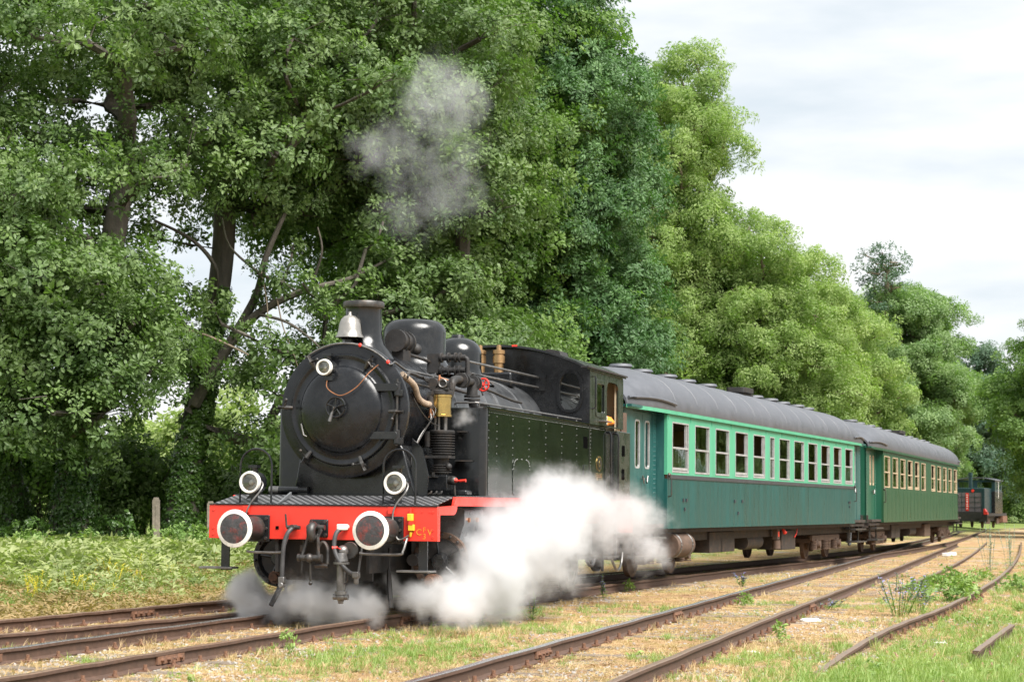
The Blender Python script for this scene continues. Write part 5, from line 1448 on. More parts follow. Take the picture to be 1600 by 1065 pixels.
    for y in bc:
        bg = MB()
        for s in (-1, 1):
            bg.box(min(0.98 * s, 1.06 * s), max(0.98 * s, 1.06 * s), y - 1.75, y + 1.75, 0.56, 0.70)
            for d in (-1.3, 1.3):
                bg.box(min(0.92 * s, 1.10 * s), max(0.92 * s, 1.10 * s), y + d - 0.13, y + d + 0.13, 0.34, 0.60)
        bg.box(-0.98, 0.98, y - 0.25, y + 0.25, 0.45, 0.72).box(-0.98, 0.98, y - 1.7, y - 1.6, 0.5, 0.62).box(-0.98, 0.98, y + 1.6, y + 1.7, 0.5, 0.62)
        b = P(bg, 'bogie', 'brown_rust', smooth=False, bevel=0.012)
        for s in (-1, 1):
            sp = MB()
            for d in (-1.3 - 0.28, -1.3 + 0.28, 1.3 - 0.28, 1.3 + 0.28, -0.2, 0.2):
                for k_ in range(6):
                    sp.torus((1.04 * s, y + d, 0.34 + 0.042 * k_), (0, 0, 1), 0.085, 0.017, 12, 5)
            sp.build('springs', 'brown_rust', b)
            for d in (-1.3, 1.3):
                w = inst(coach_disc, b, (0.755 * s, y + d, 0.46), (0, 0, 0 if s < 0 else PI), name='wheel')
                bx_ = MB().cyl((1.10 * s, y + d, 0.46), (1.18 * s, y + d, 0.46), 0.10, 0.085, 14); bx_.build('axle_box', 'brown_rust', b)
        for d in (-1.3, 1.3):
            MB().cyl((-0.76, y + d, 0.46), (0.76, y + d, 0.46), 0.07, None, 12).build('axle', 'brown_rust', b)
    # --- buffers and end gear
    for yy, back in ((-vest, False), (L + vest, True)):
        for x in (-0.875, 0.875):
            buffer(x, c, yy, 1.04, ring=False, back=back)
        P(MB().box(-1.25, 1.25, min(yy, yy + (0.05 if not back else -0.05)), max(yy, yy + (0.05 if not back else -0.05)), 0.84, 1.2), 'headstock', 'under', smooth=False)
        sgn = -1 if not back else 1
        P(MB().tube(spline([(0.75, yy + 0.05 * sgn, 0.98), (0.78, yy + 0.22 * sgn, 0.8), (0.78, yy + 0.35 * sgn, 0.42), (0.78, yy + 0.55 * sgn, 0.36), (0.78, yy + 0.75 * sgn, 0.45)], 6), 0.03, 8), 'coach_hose', 'rubber')
        P(MB().box(-0.55, 0.55, min(yy, yy + 0.5 * sgn), max(yy, yy + 0.5 * sgn), 1.15, 3.05), 'gangway_bellows', 'black_matt', smooth=False)
    return c

W1 = [(0.33, 1.48, 1), (1.95, 3.05, 2), (3.53, 4.65, 2), (5.17, 6.27, 1), (6.78, 7.86, 1), (8.36, 8.80, 0), (9.30, 10.39, 2), (10.87, 11.97, 2), (12.45, 13.53, 2), (14.0, 15.08, 1), (15.57, 16.62, 1), (17.13, 18.17, 1)]
c1 = coach('teal and mint green passenger coach coupled behind the engine', (1.58, 37.60), 20.5, 18.45, W1,
           dict(lower='coach_teal', upper='coach_mint', end='coach_end', frame='alu', cornice='coach_mint'), [0.8, 2.36, 3.98, 5.65, 7.23, 11.9, 13.3, 14.9, 16.4, 17.9])
o = MB().cyl((1.20, 0.75, 0.66), (1.20, 1.95, 0.66), 0.235, None, 28).cyl((1.20, 1.95, 0.66), (1.20, 2.02, 0.66), 0.235, 0.14, 28).build('air_tank', 'brown_rust', c1)
for y in (0.95, 1.75):
    MB().torus((1.20, y, 0.66), (0, 1, 0), 0.24, 0.016, 28, 6).build('tank_strap', 'steel', o)
W2 = [(0.23, 1.50, 2), (2.15, 3.42, 2), (4.05, 5.32, 2), (5.97, 7.22, 1), (7.9, 9.1, 1), (9.8, 11.05, 2), (12.9, 14.1, 1), (14.85, 16.1, 2), (16.85, 18.1, 2), (18.85, 20.1, 2), (20.9, 22.1, 1)]
c2 = coach('bottle green passenger coach at the tail of the train', (9.85, 60.40), 18.2, 22.4, W2,
           dict(lower='coach_green', upper='coach_green', end='coach_green2', frame='wood_frame', cornice='coach_green'), [1.2, 3.2, 5.2, 7.2, 9.2, 13.5, 15.5, 17.5, 19.5, 21.5], details=False)

# ------------------------------------------------------------------ small diesel shunter further down the line
sh_ = thing('diesel_shunter', 'blue green diesel shunter parked beyond the last coach', 'locomotive', (31.55, 138.0, 0), -R(24))
def SP(mb, name, m, parent=sh_, **k): return mb.build(name, m, parent, **k)
SP(MB().box(-1.35, 1.35, 0, 7.6, 0.95, 1.15).box(-1.0, 1.0, 0.3, 7.3, 0.6, 0.95), 'chassis', 'black_matt', smooth=False)
hood = SP(MB().box(-1.12, 1.12, 0.45, 3.0, 1.15, 2.88), 'bonnet', 'blueteal', smooth=False, bevel=0.05)
SP(MB().box(-0.92, 0.92, 0.435, 0.449, 1.25, 2.55), 'radiator_grille', 'grille', hood, smooth=False)
gb = MB()
for x in (-0.9, -0.45, 0.0, 0.45, 0.9): gb.box(x - 0.012, x + 0.012, 0.42, 0.434, 1.25, 2.55)
for z in (1.55, 1.9, 2.25): gb.box(-0.92, 0.92, 0.41, 0.419, z - 0.012, z + 0.012)
SP(gb, 'grille_bars', 'blueteal', hood, smooth=False)
SP(MB().box(-1.38, 1.38, 2.95, 5.6, 1.15, 2.68), 'cab', 'black', smooth=False, bevel=0.03)
cbw = SP(MB().prism([(-1.38, 2.682), (1.38, 2.682), (1.38, 3.45), (-1.38, 3.45)], [rrect(-1.15, -0.15, 2.78, 3.32, 0.05), rrect(0.15, 1.15, 2.78, 3.32, 0.05)], 2.97, 3.02, 'xz').prism([(3.021, 2.682), (5.58, 2.682), (5.58, 3.45), (3.021, 3.45)], [rrect(3.3, 4.1, 2.78, 3.32, 0.05), rrect(4.4, 5.3, 2.78, 3.32, 0.05)], 1.33, 1.379, 'yz').prism([(3.021, 2.682), (5.58, 2.682), (5.58, 3.45), (3.021, 3.45)], [rrect(3.3, 4.1, 2.78, 3.32, 0.05), rrect(4.4, 5.3, 2.78, 3.32, 0.05)], -1.379, -1.33, 'yz'), 'cab_windows', 'blueteal', smooth=False)
SP(MB().box(-1.2, 1.2, 2.985, 2.99, 2.72, 3.36).box(1.34, 1.345, 3.2, 5.4, 2.72, 3.36), 'pane', 'glass', cbw, smooth=False)
crf = [(x, 3.66 - 0.2 * (x / 1.45) ** 2) for x in np.linspace(-1.45, 1.45, 15)]
SP(MB().prism(crf + [(x, z - 0.05) for x, z in crf[::-1]], [], 2.85, 5.75, 'xz'), 'roof', 'roof', ang=30)
SP(MB().cyl((0.0, 1.3, 2.86), (0.0, 1.3, 3.75), 0.14, None, 16).cyl((0.0, 1.3, 3.72), (0.0, 1.3, 3.95), 0.16, None, 16), 'exhaust_stack', 'blueteal')
st = SP(MB().box(-0.16, 0.04, 0.395, 0.408, 1.30, 2.52), 'red_strip', 'red', hood, smooth=False)
mk_ = MB()
for i in range(7): mk_.box(-0.11, -0.02, 0.389, 0.394, 1.42 + i * 0.155, 1.42 + i * 0.155 + 0.07 + 0.02 * (i % 2))
SP(mk_, 'strip_marks', 'white', hood, smooth=False)
SP(MB().cyl((0.32, 0.46, 2.68), (0.32, 0.40, 2.68), 0.10, None, 14), 'marker_lamp', 'red', hood)
SP(MB().box(-1.40, 1.40, -0.10, 0.02, 0.55, 1.25), 'buffer_beam', 'black_matt', smooth=False, bevel=0.02)
for x in (-0.875, 0.875):
    SP(MB().cyl((x, -0.55, 1.0), (x, -0.10, 1.0), 0.12, None, 14).cyl((x, -0.60, 1.0), (x, -0.55, 1.0), 0.22, None, 18), 'buffer', 'black_matt')
SP(MB().prism([(1.15, 1.05), (1.40, 1.05), (1.40, 1.15), (1.22, 1.45), (1.15, 1.45)], [], -0.11, 0.3, 'xz'), 'step_guard', 'red', smooth=False)
for y in (1.5, 5.6):
    for s in (-1, 1):
        inst(coach_disc, sh_, (0.755 * s, y, 0.48), (0, 0, 0 if s < 0 else PI), name='wheel')
SP(MB().box(1.05, 1.15, 0.8, 2.3, 0.4, 0.8).box(1.05, 1.15, 4.8, 6.4, 0.4, 0.8), 'axle_guard', 'brown_rust', smooth=False)
SP(MB().box(1.1, 1.42, 5.7, 7.4, 0.5, 0.95), 'red_fender', 'rust', smooth=False)
SP(MB().box(-1.1, 1.1, 5.6, 7.4, 1.15, 2.7), 'rear_bonnet', 'black', smooth=False, bevel=0.04)
SP(MB().box(1.385, 1.40, 4.15, 4.25, 2.2, 3.35), 'door_post', 'white', smooth=False)
# track the shunter stands on
S_C = S2([(27.2, 128.0), (30.0, 134.6), (34.0, 143.6), (39, 154)], 8)
T4 = tag(bpy.data.objects.new('railway_track', None), 'distant siding under the parked diesel shunter', 'railway track'); COL.objects.link(T4)
rail(T4, off2(S_C, 0.75)); rail(T4, off2(S_C, -0.75))
# ------------------------------------------------------------------ leaf sprigs
def add_leaf(mb, p, d, nrm, ln, wd, lobes, fold=0.25, curl=0.2):
    """one leaf: two folded halves with the given outline (t along the leaf, half width)"""
    p, d, nrm = Vector(p), Vector(d).normalized(), Vector(nrm)
    s = d.cross(nrm)
    if s.length < 1e-4: s = d.cross(Vector((1, 0.3, 0.2)))
    s.normalize(); n = s.cross(d).normalized()
    mid = lambda t: p + d * (ln * t) - n * (curl * ln * t * t)
    for sg in (-1, 1):
        vs = [mid(0.0)]
        for t, w in lobes:
            vs.append(mid(t) + s * (sg * w * wd) + n * (fold * w * wd))
        vs += [mid(1.0), mid(0.5)]
        fs = [tuple(range(len(vs)))]
        mb._add(vs, fs if sg > 0 else [tuple(reversed(fs[0]))])

OAK = [(0.2, 0.28), (0.3, 0.2), (0.45, 0.48), (0.55, 0.3), (0.74, 0.5), (0.84, 0.3), (0.94, 0.2)]
OVAL = [(0.2, 0.36), (0.45, 0.5), (0.75, 0.34)]
NARROW = [(0.25, 0.42), (0.6, 0.5), (0.85, 0.25)]
IVYL = [(0.05, 0.42), (0.25, 0.5), (0.4, 0.3), (0.7, 0.22)]
def sprig(name, m, n, ln, wd, lobes, size, seed, droop=0.0, flat=0.5):
    rr = random.Random(seed)
    mb = MB()
    for i in range(n):
        t = (i + 0.5) / n
        a = rr.uniform(0, 2 * PI)
        off = size * (0.15 + 0.85 * rr.random())
        p = Vector((off * 0.6 * math.cos(a) * (1.1 - t * 0.5), off * 0.6 * math.sin(a) * (1.1 - t * 0.5), size * (t - 0.4) * 0.9))
        d = Vector((math.cos(a), math.sin(a), rr.uniform(-0.3, 0.7) - droop))
        nr = Vector((rr.uniform(-.6, .6), rr.uniform(-.6, .6), flat + rr.random() * 0.6))
        k = rr.uniform(0.75, 1.2)
        add_leaf(mb, p, d, nr, ln * k, wd * k, lobes, rr.uniform(0.05, 0.4), rr.uniform(0, 0.35))
    return source(name, mb, m)

SPR = {
    'oak': [sprig('oak_sprig', 'oak', 30, 0.115, 0.070, OAK, 0.31, 1), sprig('oak_sprig_b', 'oak', 24, 0.105, 0.064, OAK, 0.28, 2)],
    'oak_dense': [sprig('dense_sprig', 'oak_dense', 34, 0.10, 0.05, OAK, 0.30, 3)],
    'maple': [sprig('bright_sprig', 'maple', 30, 0.105, 0.068, OAK, 0.30, 4)],
    'acacia': [sprig('acacia_sprig', 'acacia', 60, 0.125, 0.040, NARROW, 0.48, 5, 0.45)],
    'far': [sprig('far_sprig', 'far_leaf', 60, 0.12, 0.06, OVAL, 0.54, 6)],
    'dark': [sprig('dark_sprig', 'dark_leaf', 22, 0.11, 0.075, OVAL, 0.28, 7)],
    'blue': [sprig('blue_sprig', 'blue_leaf', 30, 0.18, 0.07, OVAL, 0.5, 8)],
    'pale': [sprig('pale_sprig', 'pale_leaf', 30, 0.16, 0.07, OVAL, 0.45, 9)],
    'ivy': [sprig('ivy_sprig', 'ivy', 12, 0.085, 0.085, IVYL, 0.14, 10, 0.5, 0.9)],
    'weed': [sprig('weed_sprig', 'weed', 14, 0.10, 0.045, OVAL, 0.16, 12)],
    'verge': [sprig('verge_sprig', 'verge_leaf', 16, 0.095, 0.038, OVAL, 0.17, 14), sprig('verge_sprig_b', 'verge_leaf', 20, 0.085, 0.022, NARROW, 0.16, 15)],
    'weed_dry': [sprig('dry_weed_sprig', 'weed_dry', 14, 0.10, 0.035, OVAL, 0.16, 13)],
}

def leaf_cloud(name, clumps, kind, dens, parent, rs, size=1.0, up=0.45, shell=0.55, zsq=0.68):
    """leaf sprigs spread through and over a list of clumps (centre, radius)"""
    src = SPR[kind]
    P_, D_ = [], []
    for c, r in clumps:
        n = max(6, int(dens * r * r))
        d = rs.normal(size=(n * 2, 3)); d /= np.linalg.norm(d, axis=1, keepdims=True)
        keep = rs.random(n * 2) < 0.55 + 0.45 * d[:, 2]
        d = d[keep][:n]; n = len(d)
        rad = r * (shell + (1 - shell) * np.sqrt(rs.random(n)))
        # lumpy surface
        ax = rs.normal(size=3); ax[2] *= 0.6; ax /= np.linalg.norm(ax); stretch = rs.uniform(0.1, 0.9)
        lump_ = 1 + 0.22 * np.sin(d[:, 0] * 5 + c[0] * 3) * np.sin(d[:, 1] * 5 + c[1] * 2) + 0.15 * np.sin(d[:, 2] * 7 + c[2])
        p = np.array(c)[None] + d * (rad * lump_)[:, None] * np.array([1.08, 1.08, zsq])
        p += ((p - np.array(c)) @ ax)[:, None] * ax[None] * stretch; p += rs.normal(size=p.shape) * r * np.array([0.16, 0.16, 0.10]); P_.append(p)
        o = d + np.array([0, 0, up]) + rs.normal(size=d.shape) * 0.35
        D_.append(o)
    P_ = np.concatenate(P_); D_ = np.concatenate(D_)
    which = rs.integers(0, len(src), len(P_))
    outs = []
    for k, s_ in enumerate(src):
        q = which == k
        if not q.any(): continue
        n = q.sum()
        ob = scatter(name, P_[q], eulers_to(D_[q], rs.random(n) * 2 * PI), size * (0.6 + 0.8 * rs.random(n)), s_, parent)
        ob['kind'] = 'stuff'
        outs.append(ob)
    return outs

def in_gap(p, gaps):
    for gx_, gy_, gz_, rx, ry, rz in gaps:
        if ((p[0] - gx_) / rx) ** 2 + ((p[1] - gy_) / ry) ** 2 + ((p[2] - gz_) / rz) ** 2 < 1: return True
    return False

def clumps_in(env, rs, base, gaps, rmin, rmax):
    out = []
    for cx, cy, cz, rx, ry, rz, n in env:
        k = 0; tries = 0
        while k < n and tries < n * 30:
            tries += 1
            d = rs.normal(size=3); d /= np.linalg.norm(d)
            q = d * (0.35 + 0.65 * rs.random() ** 0.6)
            p = np.array([cx + q[0] * rx, cy + q[1] * ry, cz + q[2] * rz])
            if in_gap(p + base, gaps): continue
            r = rmin + (rmax - rmin) * rs.random()
            if any(np.linalg.norm(p - c) < 0.55 * (r + r2) for c, r2 in out): continue
            out.append((p, r)); k += 1
    return out

def tree(name, label, base, env, kind, seed, trunk_r=0.35, trunk_h=6.0, lean=(0, 0), rmin=0.9, rmax=1.6, dens=95, size=1.0, bark='bark', gaps=(), ivy=0.0, group=None, twigs=4, cat='tree', extra_limbs=(), limb_leaves=0, limbs=()):
    rs = np.random.default_rng(seed)
    base = np.array([base[0], base[1], float(ground_z(base[0], base[1])) - 0.1 if len(base) < 3 else base[2]])
    t = thing(name, label, cat, tuple(base), 0, group)
    cl = clumps_in(env, rs, base, gaps, rmin, rmax)
    # skeleton
    pos, par, load = [], [], []
    nt_ = 9
    for i in range(nt_):
        f = i / (nt_ - 1)
        pos.append(np.array([lean[0] * f + 0.18 * math.sin(f * 5 + seed) * f, lean[1] * f + 0.15 * math.cos(f * 4 + seed) * f, trunk_h * f])); par.append(i - 1); load.append(0.0)
    chains = []
    order = sorted(range(len(cl)), key=lambda i: np.linalg.norm(cl[i][0][:2] - pos[-1][:2]) + 0.4 * abs(cl[i][0][2] - trunk_h * 0.8))
    def connect(c, w):
        best, bj = 1e9, 2
        for j in range(3, len(pos)):
            dz = c[2] - pos[j][2]
            dist = np.linalg.norm(c - pos[j]) * (1.0 if dz > -0.3 else 1.6)
            if j < nt_: dist *= 0.95
            if dist < best: best, bj = dist, j
        a = pos[bj]; dv = c - a; ln_ = np.linalg.norm(dv)
        steps = max(2, int(ln_ / 0.9))
        ch = [bj]
        perp = rs.normal(size=3) * 0.10 * ln_
        sagv = np.array([0, 0, rs.uniform(-0.06, 0.10) * ln_])
        for s_ in range(1, steps + 1):
            f = s_ / steps
            w4 = 4 * f * (1 - f)
            pos.append(a + dv * f + perp * w4 + sagv * w4 + rs.normal(size=3) * 0.07 * (f < 1)); par.append(ch[-1]); load.append(0.0)
            ch.append(len(pos) - 1)
        chains.append(ch)
        j = ch[-1]
        while j >= 0:
            load[j] += w; j = par[j]
    for i in order: connect(cl[i][0], cl[i][1] ** 2)
    for c in extra_limbs: connect(np.array(c, float) - base, 0.5)
    tot = max(load[0], 1e-6)
    rad = lambda j: max(0.014, trunk_r * (load[j] / tot) ** 0.47)
    mb = MB()
    tr = [rad(i) * (1.0 + 0.55 * max(0, 1 - i / 1.6)) for i in range(nt_)]
    fine = spline([tuple(p) for p in pos[:nt_]], 3)
    trf = [tr[min(i // 3, nt_ - 1)] * (1 - (i % 3) / 3) + tr[min(i // 3 + 1, nt_ - 1)] * ((i % 3) / 3) for i in range(len(fine))]
    mb.tube(fine, trf, 12)
    for ch in chains:
        rr = [rad(j) for j in ch]; rr[0] = min(rr[0], rr[1] * 1.35)
        mb.tube([tuple(pos[j]) for j in ch], rr, 6)
    for (c, r) in cl:
        for k in range(twigs):
            d = rs.normal(size=3); d[2] = abs(d[2]) * 0.6; d /= np.linalg.norm(d)
            m_ = c + d * r * 0.5 + rs.normal(size=3) * 0.12
            mb.tube([tuple(c), tuple(m_), tuple(c + d * r * 1.02)], [0.02, 0.012, 0.006], 4)
    mb.build('trunk', bark, t)
    for pts_, r0_, r1_, bk_ in limbs:
        MB().tube(spline([tuple(np.array(p) - base) for p in pts_], 6), r0_, 7, r_end=r1_).build('limb', bk_, t)
    if limb_leaves:
        cl = cl + [(pos[j], rs.uniform(0.22, 0.5)) for ch in chains[-len(extra_limbs):] for j in ch[-2:] if rs.random() < 0.85]
    leaf_cloud('crown', cl, kind, dens, t, rs, size)
    if ivy > 0:
        pts, dr_ = [], []
        k_ = int(185 * ivy)
        f = rs.random(k_) ** 1.1 * min(0.98, ivy / trunk_h)
        for q in f:
            x = q * (len(fine) - 1); i = int(x); u = x - i
            p = np.array(fine[i]) * (1 - u) + np.array(fine[min(i + 1, len(fine) - 1)]) * u
            rr_ = trf[min(i, len(trf) - 1)]
            # ivy climbs in vertical strips, thicker on some sides
            a = rs.normal(0.5 * math.sin(q * 7 + seed), 1.0) - PI / 2 + 0.5
            th = 0.01 + 0.09 * max(0, math.sin(q * 9 + seed)) * rs.random()
            d = np.array([math.cos(a), math.sin(a), 0])
            pts.append(p + d * (rr_ + th)); dr_.append(d + np.array([0, 0, 0.25]) + rs.normal(size=3) * 0.25)
        n = len(pts)
        ob = scatter('ivy', pts, eulers_to(np.array(dr_), rs.random(n) * 6.28), 0.6 + 0.5 * rs.random(n), SPR['ivy'][0], t)
        ob['kind'] = 'stuff'
    return t

def shrub(name, label, base, clumps, kind, seed, dens=120, size=1.0, group=None, cat='shrub', stems=6):
    rs = np.random.default_rng(seed)
    b = np.array([base[0], base[1], float(ground_z(base[0], base[1]))])
    t = thing(name, label, cat, tuple(b), 0, group)
    mb = MB()
    for c, r in clumps:
        for k in range(max(2, stems // 2)):
            e = np.array(c) + rs.normal(size=3) * r * 0.5
            st = np.array([c[0] * 0.5 + rs.normal() * 0.15 * r, c[1] * 0.5 + rs.normal() * 0.15 * r, -0.05])
            mb.tube([tuple(st), tuple((st + e) / 2 + rs.normal(size=3) * 0.15 * r), tuple(e)], [0.035 * min(1, r), 0.022 * min(1, r), 0.01 * min(1, r)], 5)
    mb.build('stems', 'bark', t)
    leaf_cloud('foliage', [(np.array(c), r) for c, r in clumps], kind, dens, t, rs, size, shell=0.35)
    return t

# ------------------------------------------------------------------ the old oaks at the left
GAPS = [(-7.0, 48, 6.2, 1.8, 9, 1.45), (-5.2, 48, 6.8, 1.8, 9, 1.4), (-6.4, 48, 4.0, 1.4, 9, 1.2), (-8.3, 48, 7.6, 1.4, 9, 1.1), (-9.2, 48, 10.1, 0.9, 9, 0.8), (-4.4, 48, 5.6, 1.0, 9, 0.9)]
OG = 'oaks beside the railway yard'
tree('oak_tree', 'leaning ivy-clad oak at the left edge of the picture', (-11.35, 46.0), [(-1.6, 0, 9.0, 3.6, 3.2, 5.6, 34), (-0.8, -1.8, 4.4, 2.6, 1.2, 2.0, 18), (1.0, -2.6, 3.6, 2.0, 0.8, 1.2, 9)], 'oak', 21, 0.37, 8.5, (-1.5, 0.3), ivy=5.5, group=OG, gaps=GAPS, dens=64, rmin=0.7, rmax=1.4)
tree('oak_tree', 'oak with a thick ivy-covered trunk, second from the left edge', (-10.0, 45.4), [(0.2, 0.2, 9.2, 3.1, 3.0, 5.2, 34), (1.0, -1.8, 4.7, 2.1, 1.0, 1.6, 12), (-1.0, -2.4, 6.2, 1.5, 0.9, 1.9, 10), (0.6, -2.2, 3.3, 1.6, 0.8, 0.9, 7)], 'oak', 22, 0.40, 9.0, (0.8, 0.2), ivy=7.0, group=OG, gaps=GAPS, dens=64, rmin=0.7, rmax=1.4, extra_limbs=[(-12.2, 46.0, 4.6)])
tree('oak_tree', 'oak with dark forking limbs behind the smokebox', (-8.15, 49.2), [(1.8, 0, 11.6, 4.2, 3.4, 3.4, 40), (3.2, -0.6, 3.4, 1.6, 1.2, 1.7, 7), (-0.6, -1.0, 4.6, 1.4, 1.2, 1.0, 5)], 'oak', 23, 0.33, 8.6, (0.9, 0.2), ivy=6.5, group=OG, gaps=GAPS, dens=64, rmin=0.7, rmax=1.4,
     limbs=[
         ([(-7.9, 49.0, 3.6), (-7.0, 48.6, 5.1), (-6.2, 48.2, 5.95), (-5.1, 48.0, 6.5), (-4.0, 48.3, 6.85), (-3.0, 49.2, 7.5)], 0.16, 0.025, 'bark'),
         ([(-7.0, 48.6, 5.1), (-6.25, 48.3, 6.4), (-6.0, 48.0, 7.3), (-5.55, 48.0, 8.4)], 0.13, 0.05, 'bark'),
         ([(-7.7, 49.0, 5.2), (-8.4, 48.2, 6.2), (-8.95, 47.8, 6.9), (-9.8, 47.6, 7.3)], 0.09, 0.035, 'bark'),
         ([(-7.4, 49.0, 6.2), (-7.2, 48.0, 7.0), (-7.7, 47.6, 7.65), (-8.6, 47.4, 8.1)], 0.075, 0.03, 'bark'),
         ([(-8.7, 47.0, 5.3), (-7.7, 47.0, 5.42), (-6.95, 46.8, 5.2), (-6.2, 46.8, 4.85)], 0.05, 0.02, 'bark_light'),
         ([(-6.2, 48.2, 5.95), (-5.4, 47.6, 5.7), (-4.7, 47.4, 5.2), (-4.2, 47.2, 4.6)], 0.045, 0.012, 'bark'),
         ([(-5.7, 48.0, 6.3), (-5.5, 47.6, 5.6), (-5.2, 47.4, 4.9), (-5.0, 47.4, 4.3)], 0.02, 0.008, 'bark_light'),
         ([(-6.1, 48.0, 7.0), (-5.9, 47.6, 6.2), (-5.8, 47.5, 5.4), (-5.5, 47.5, 4.8)], 0.02, 0.008, 'bark_light'),
         ([(-4.9, 48.0, 6.6), (-4.6, 47.6, 7.4), (-4.7, 47.5, 8.0)], 0.04, 0.015, 'bark'),
         ([(-6.1, 48.1, 6.9), (-6.8, 47.6, 7.5), (-7.0, 47.5, 8.2)], 0.04, 0.015, 'bark')],
     limb_leaves=60, extra_limbs=[(-4.1, 48.0, 6.4), (-3.6, 48.4, 7.6), (-5.6, 47.4, 5.0), (-6.2, 47.6, 6.9), (-4.5, 47.4, 5.8), (-9.3, 47.6, 6.6), (-3.2, 48.6, 8.3), (-5.0, 47.2, 6.6), (-5.4, 48.6, 7.7), (-6.9, 47.0, 5.6), (-8.9, 48.4, 5.4), (-4.7, 48.8, 5.1), (-6.4, 48.9, 8.2), (-9.0, 48.8, 7.9), (-7.6, 47.4, 6.4), (-6.0, 47.6, 4.4), (-3.9, 47.5, 5.2), (-5.9, 48.2, 6.2)])
tree('oak_tree', 'broad oak towering right behind the chimney', (-3.4, 52.0), [(-0.3, -0.5, 10.2, 3.9, 3.2, 6.2, 58), (0.8, -1.0, 4.6, 3.2, 1.6, 2.4, 18)], 'oak', 24, 0.45, 9.0, (0.2, 0), group=OG, gaps=GAPS, dens=80)
tree('oak_tree', 'oak with bright leaves above the cab of the engine', (-1.1, 57.0), [(-0.2, -0.5, 10.0, 3.2, 3.0, 7.0, 56), (-0.2, -1.2, 4.8, 3.0, 1.6, 2.4, 14)], 'maple', 25, 0.42, 9.0, (0.2, 0), group=OG, dens=85)
tree('oak_tree', 'dense dark green oak above the front of the first coach', (1.7, 58.0), [(-0.1, 0, 10.6, 2.1, 2.6, 6.2, 56), (0.1, -0.5, 6.0, 2.0, 2.0, 2.0, 15)], 'oak_dense', 26, 0.42, 10.0, (0.1, 0), group=OG, dens=130, rmin=0.8, rmax=1.4)
tree('oak_tree', 'tall oak standing back behind the broad oak', (-1.2, 64.0), [(0, 0, 11.0, 4.6, 3.0, 7.5, 40)], 'oak', 27, 0.42, 10.0, (0.2, 0), group=OG, dens=90, rmin=1.2, rmax=1.9, size=1.15)
# lighter trees behind the coaches
LG = 'light green trees behind the coaches'
tree('acacia_tree', 'tall feathery light green tree rising right of the dark oak', (6.9, 86.0), [(0.2, 0, 16.0, 2.2, 2.6, 5.2, 42), (0, 0, 10.0, 3.0, 2.4, 3.4, 22)], 'acacia', 31, 0.36, 14.0, (0.4, 0), bark='bark_light', group=LG, dens=80, size=0.95, rmin=0.6, rmax=1.25)
tree('acacia_tree', 'broad yellow-green tree arching over the first coach', (10.2, 87.0), [(-0.2, 0, 7.8, 5.2, 3.8, 5.6, 120), (0.4, -1.0, 4.6, 4.4, 2.0, 2.4, 18)], 'acacia', 32, 0.40, 9.0, (0.3, 0), bark='bark_light', group=LG, dens=80, size=0.95, rmin=0.6, rmax=1.25, extra_limbs=[(6.5, 84.0, 7.0), (13.4, 84.0, 7.4), (15.0, 85.0, 6.2)])
tree('acacia_tree', 'yellow-green tree over the joint of the two coaches', (15.9, 102.0), [(-0.2, 0, 7.2, 4.4, 3.6, 5.0, 90), (0, -1.0, 4.0, 4.6, 2.0, 2.4, 14)], 'acacia', 33, 0.38, 8.5, (0.3, 0), bark='bark_light', group=LG, dens=74, size=1.0, rmin=0.6, rmax=1.3)
tree('ash_tree', 'rounded pale green tree over the last coach', (24.6, 129.0), [(0, 0, 9.2, 5.0, 4.0, 6.8, 90), (-1.8, -1, 4.2, 3.2, 2.4, 2.6, 10)], 'far', 34, 0.40, 9.0, (0.2, 0), bark='bark_light', group=LG, dens=64, size=1.1, rmin=0.7, rmax=1.4)
tree('birch_tree', 'slim drooping birch peeping above the pale green tree', (23.6, 127.0), [(0.1, 0, 16.0, 1.5, 1.3, 2.3, 13)], 'blue', 35, 0.18, 16.5, (0.3, 0), bark='bark_light', group=LG, dens=26, size=0.95, rmin=0.5, rmax=0.9)
tree('ash_tree', 'pale green tree above the tail of the train', (32.5, 154.0), [(-0.4, 2, 8.6, 4.0, 3.6, 7.2, 52), (-0.4, 2, 3.8, 4.2, 2.2, 2.6, 12)], 'far', 36, 0.36, 9.0, (0.0, 0), bark='bark_light', group=LG, dens=64, size=1.1, rmin=0.7, rmax=1.4)
tree('fir_tree', 'dark blue-green tree behind the parked shunter', (40.6, 172.0), [(0, 0, 7.8, 3.0, 3.0, 7.4, 40)], 'blue', 37, 0.34, 12.0, (0, 0), group=LG, dens=46, size=1.4)
for i, (x, y, r_, h_, lb) in enumerate(((34.0, 178, 5.5, 5.5, 'bushy green tree behind the shunter, left of the fir'), (45.5, 188, 6.0, 5.0, 'bushy green tree behind the shunter, right of the fir'), (37.5, 200, 6.0, 7.0, 'farthest bushy tree beyond the shunter'), (52.5, 215, 6, 6, 'farthest tree at the end of the line'))):
    tree('bushy_tree', lb, (x, y), [(0, 0, h_, r_, 3.5, h_ * 0.95, 42)], 'far' if i % 2 else 'maple', 40 + i, 0.3, h_, (0, 0), group='trees at the end of the line', dens=44, size=1.5, twigs=1)
RG = 'trees along the right side of the yard'
tree('roadside_tree', 'bright green tree leaning in at the right edge', (32.0, 111.0), [(-0.2, 0, 7.6, 4.7, 4.0, 5.8, 76), (0.8, -1, 3.0, 3.2, 2.4, 2.4, 14)], 'maple', 51, 0.36, 8.0, (-0.3, 0), group=RG, dens=62, size=1.25)
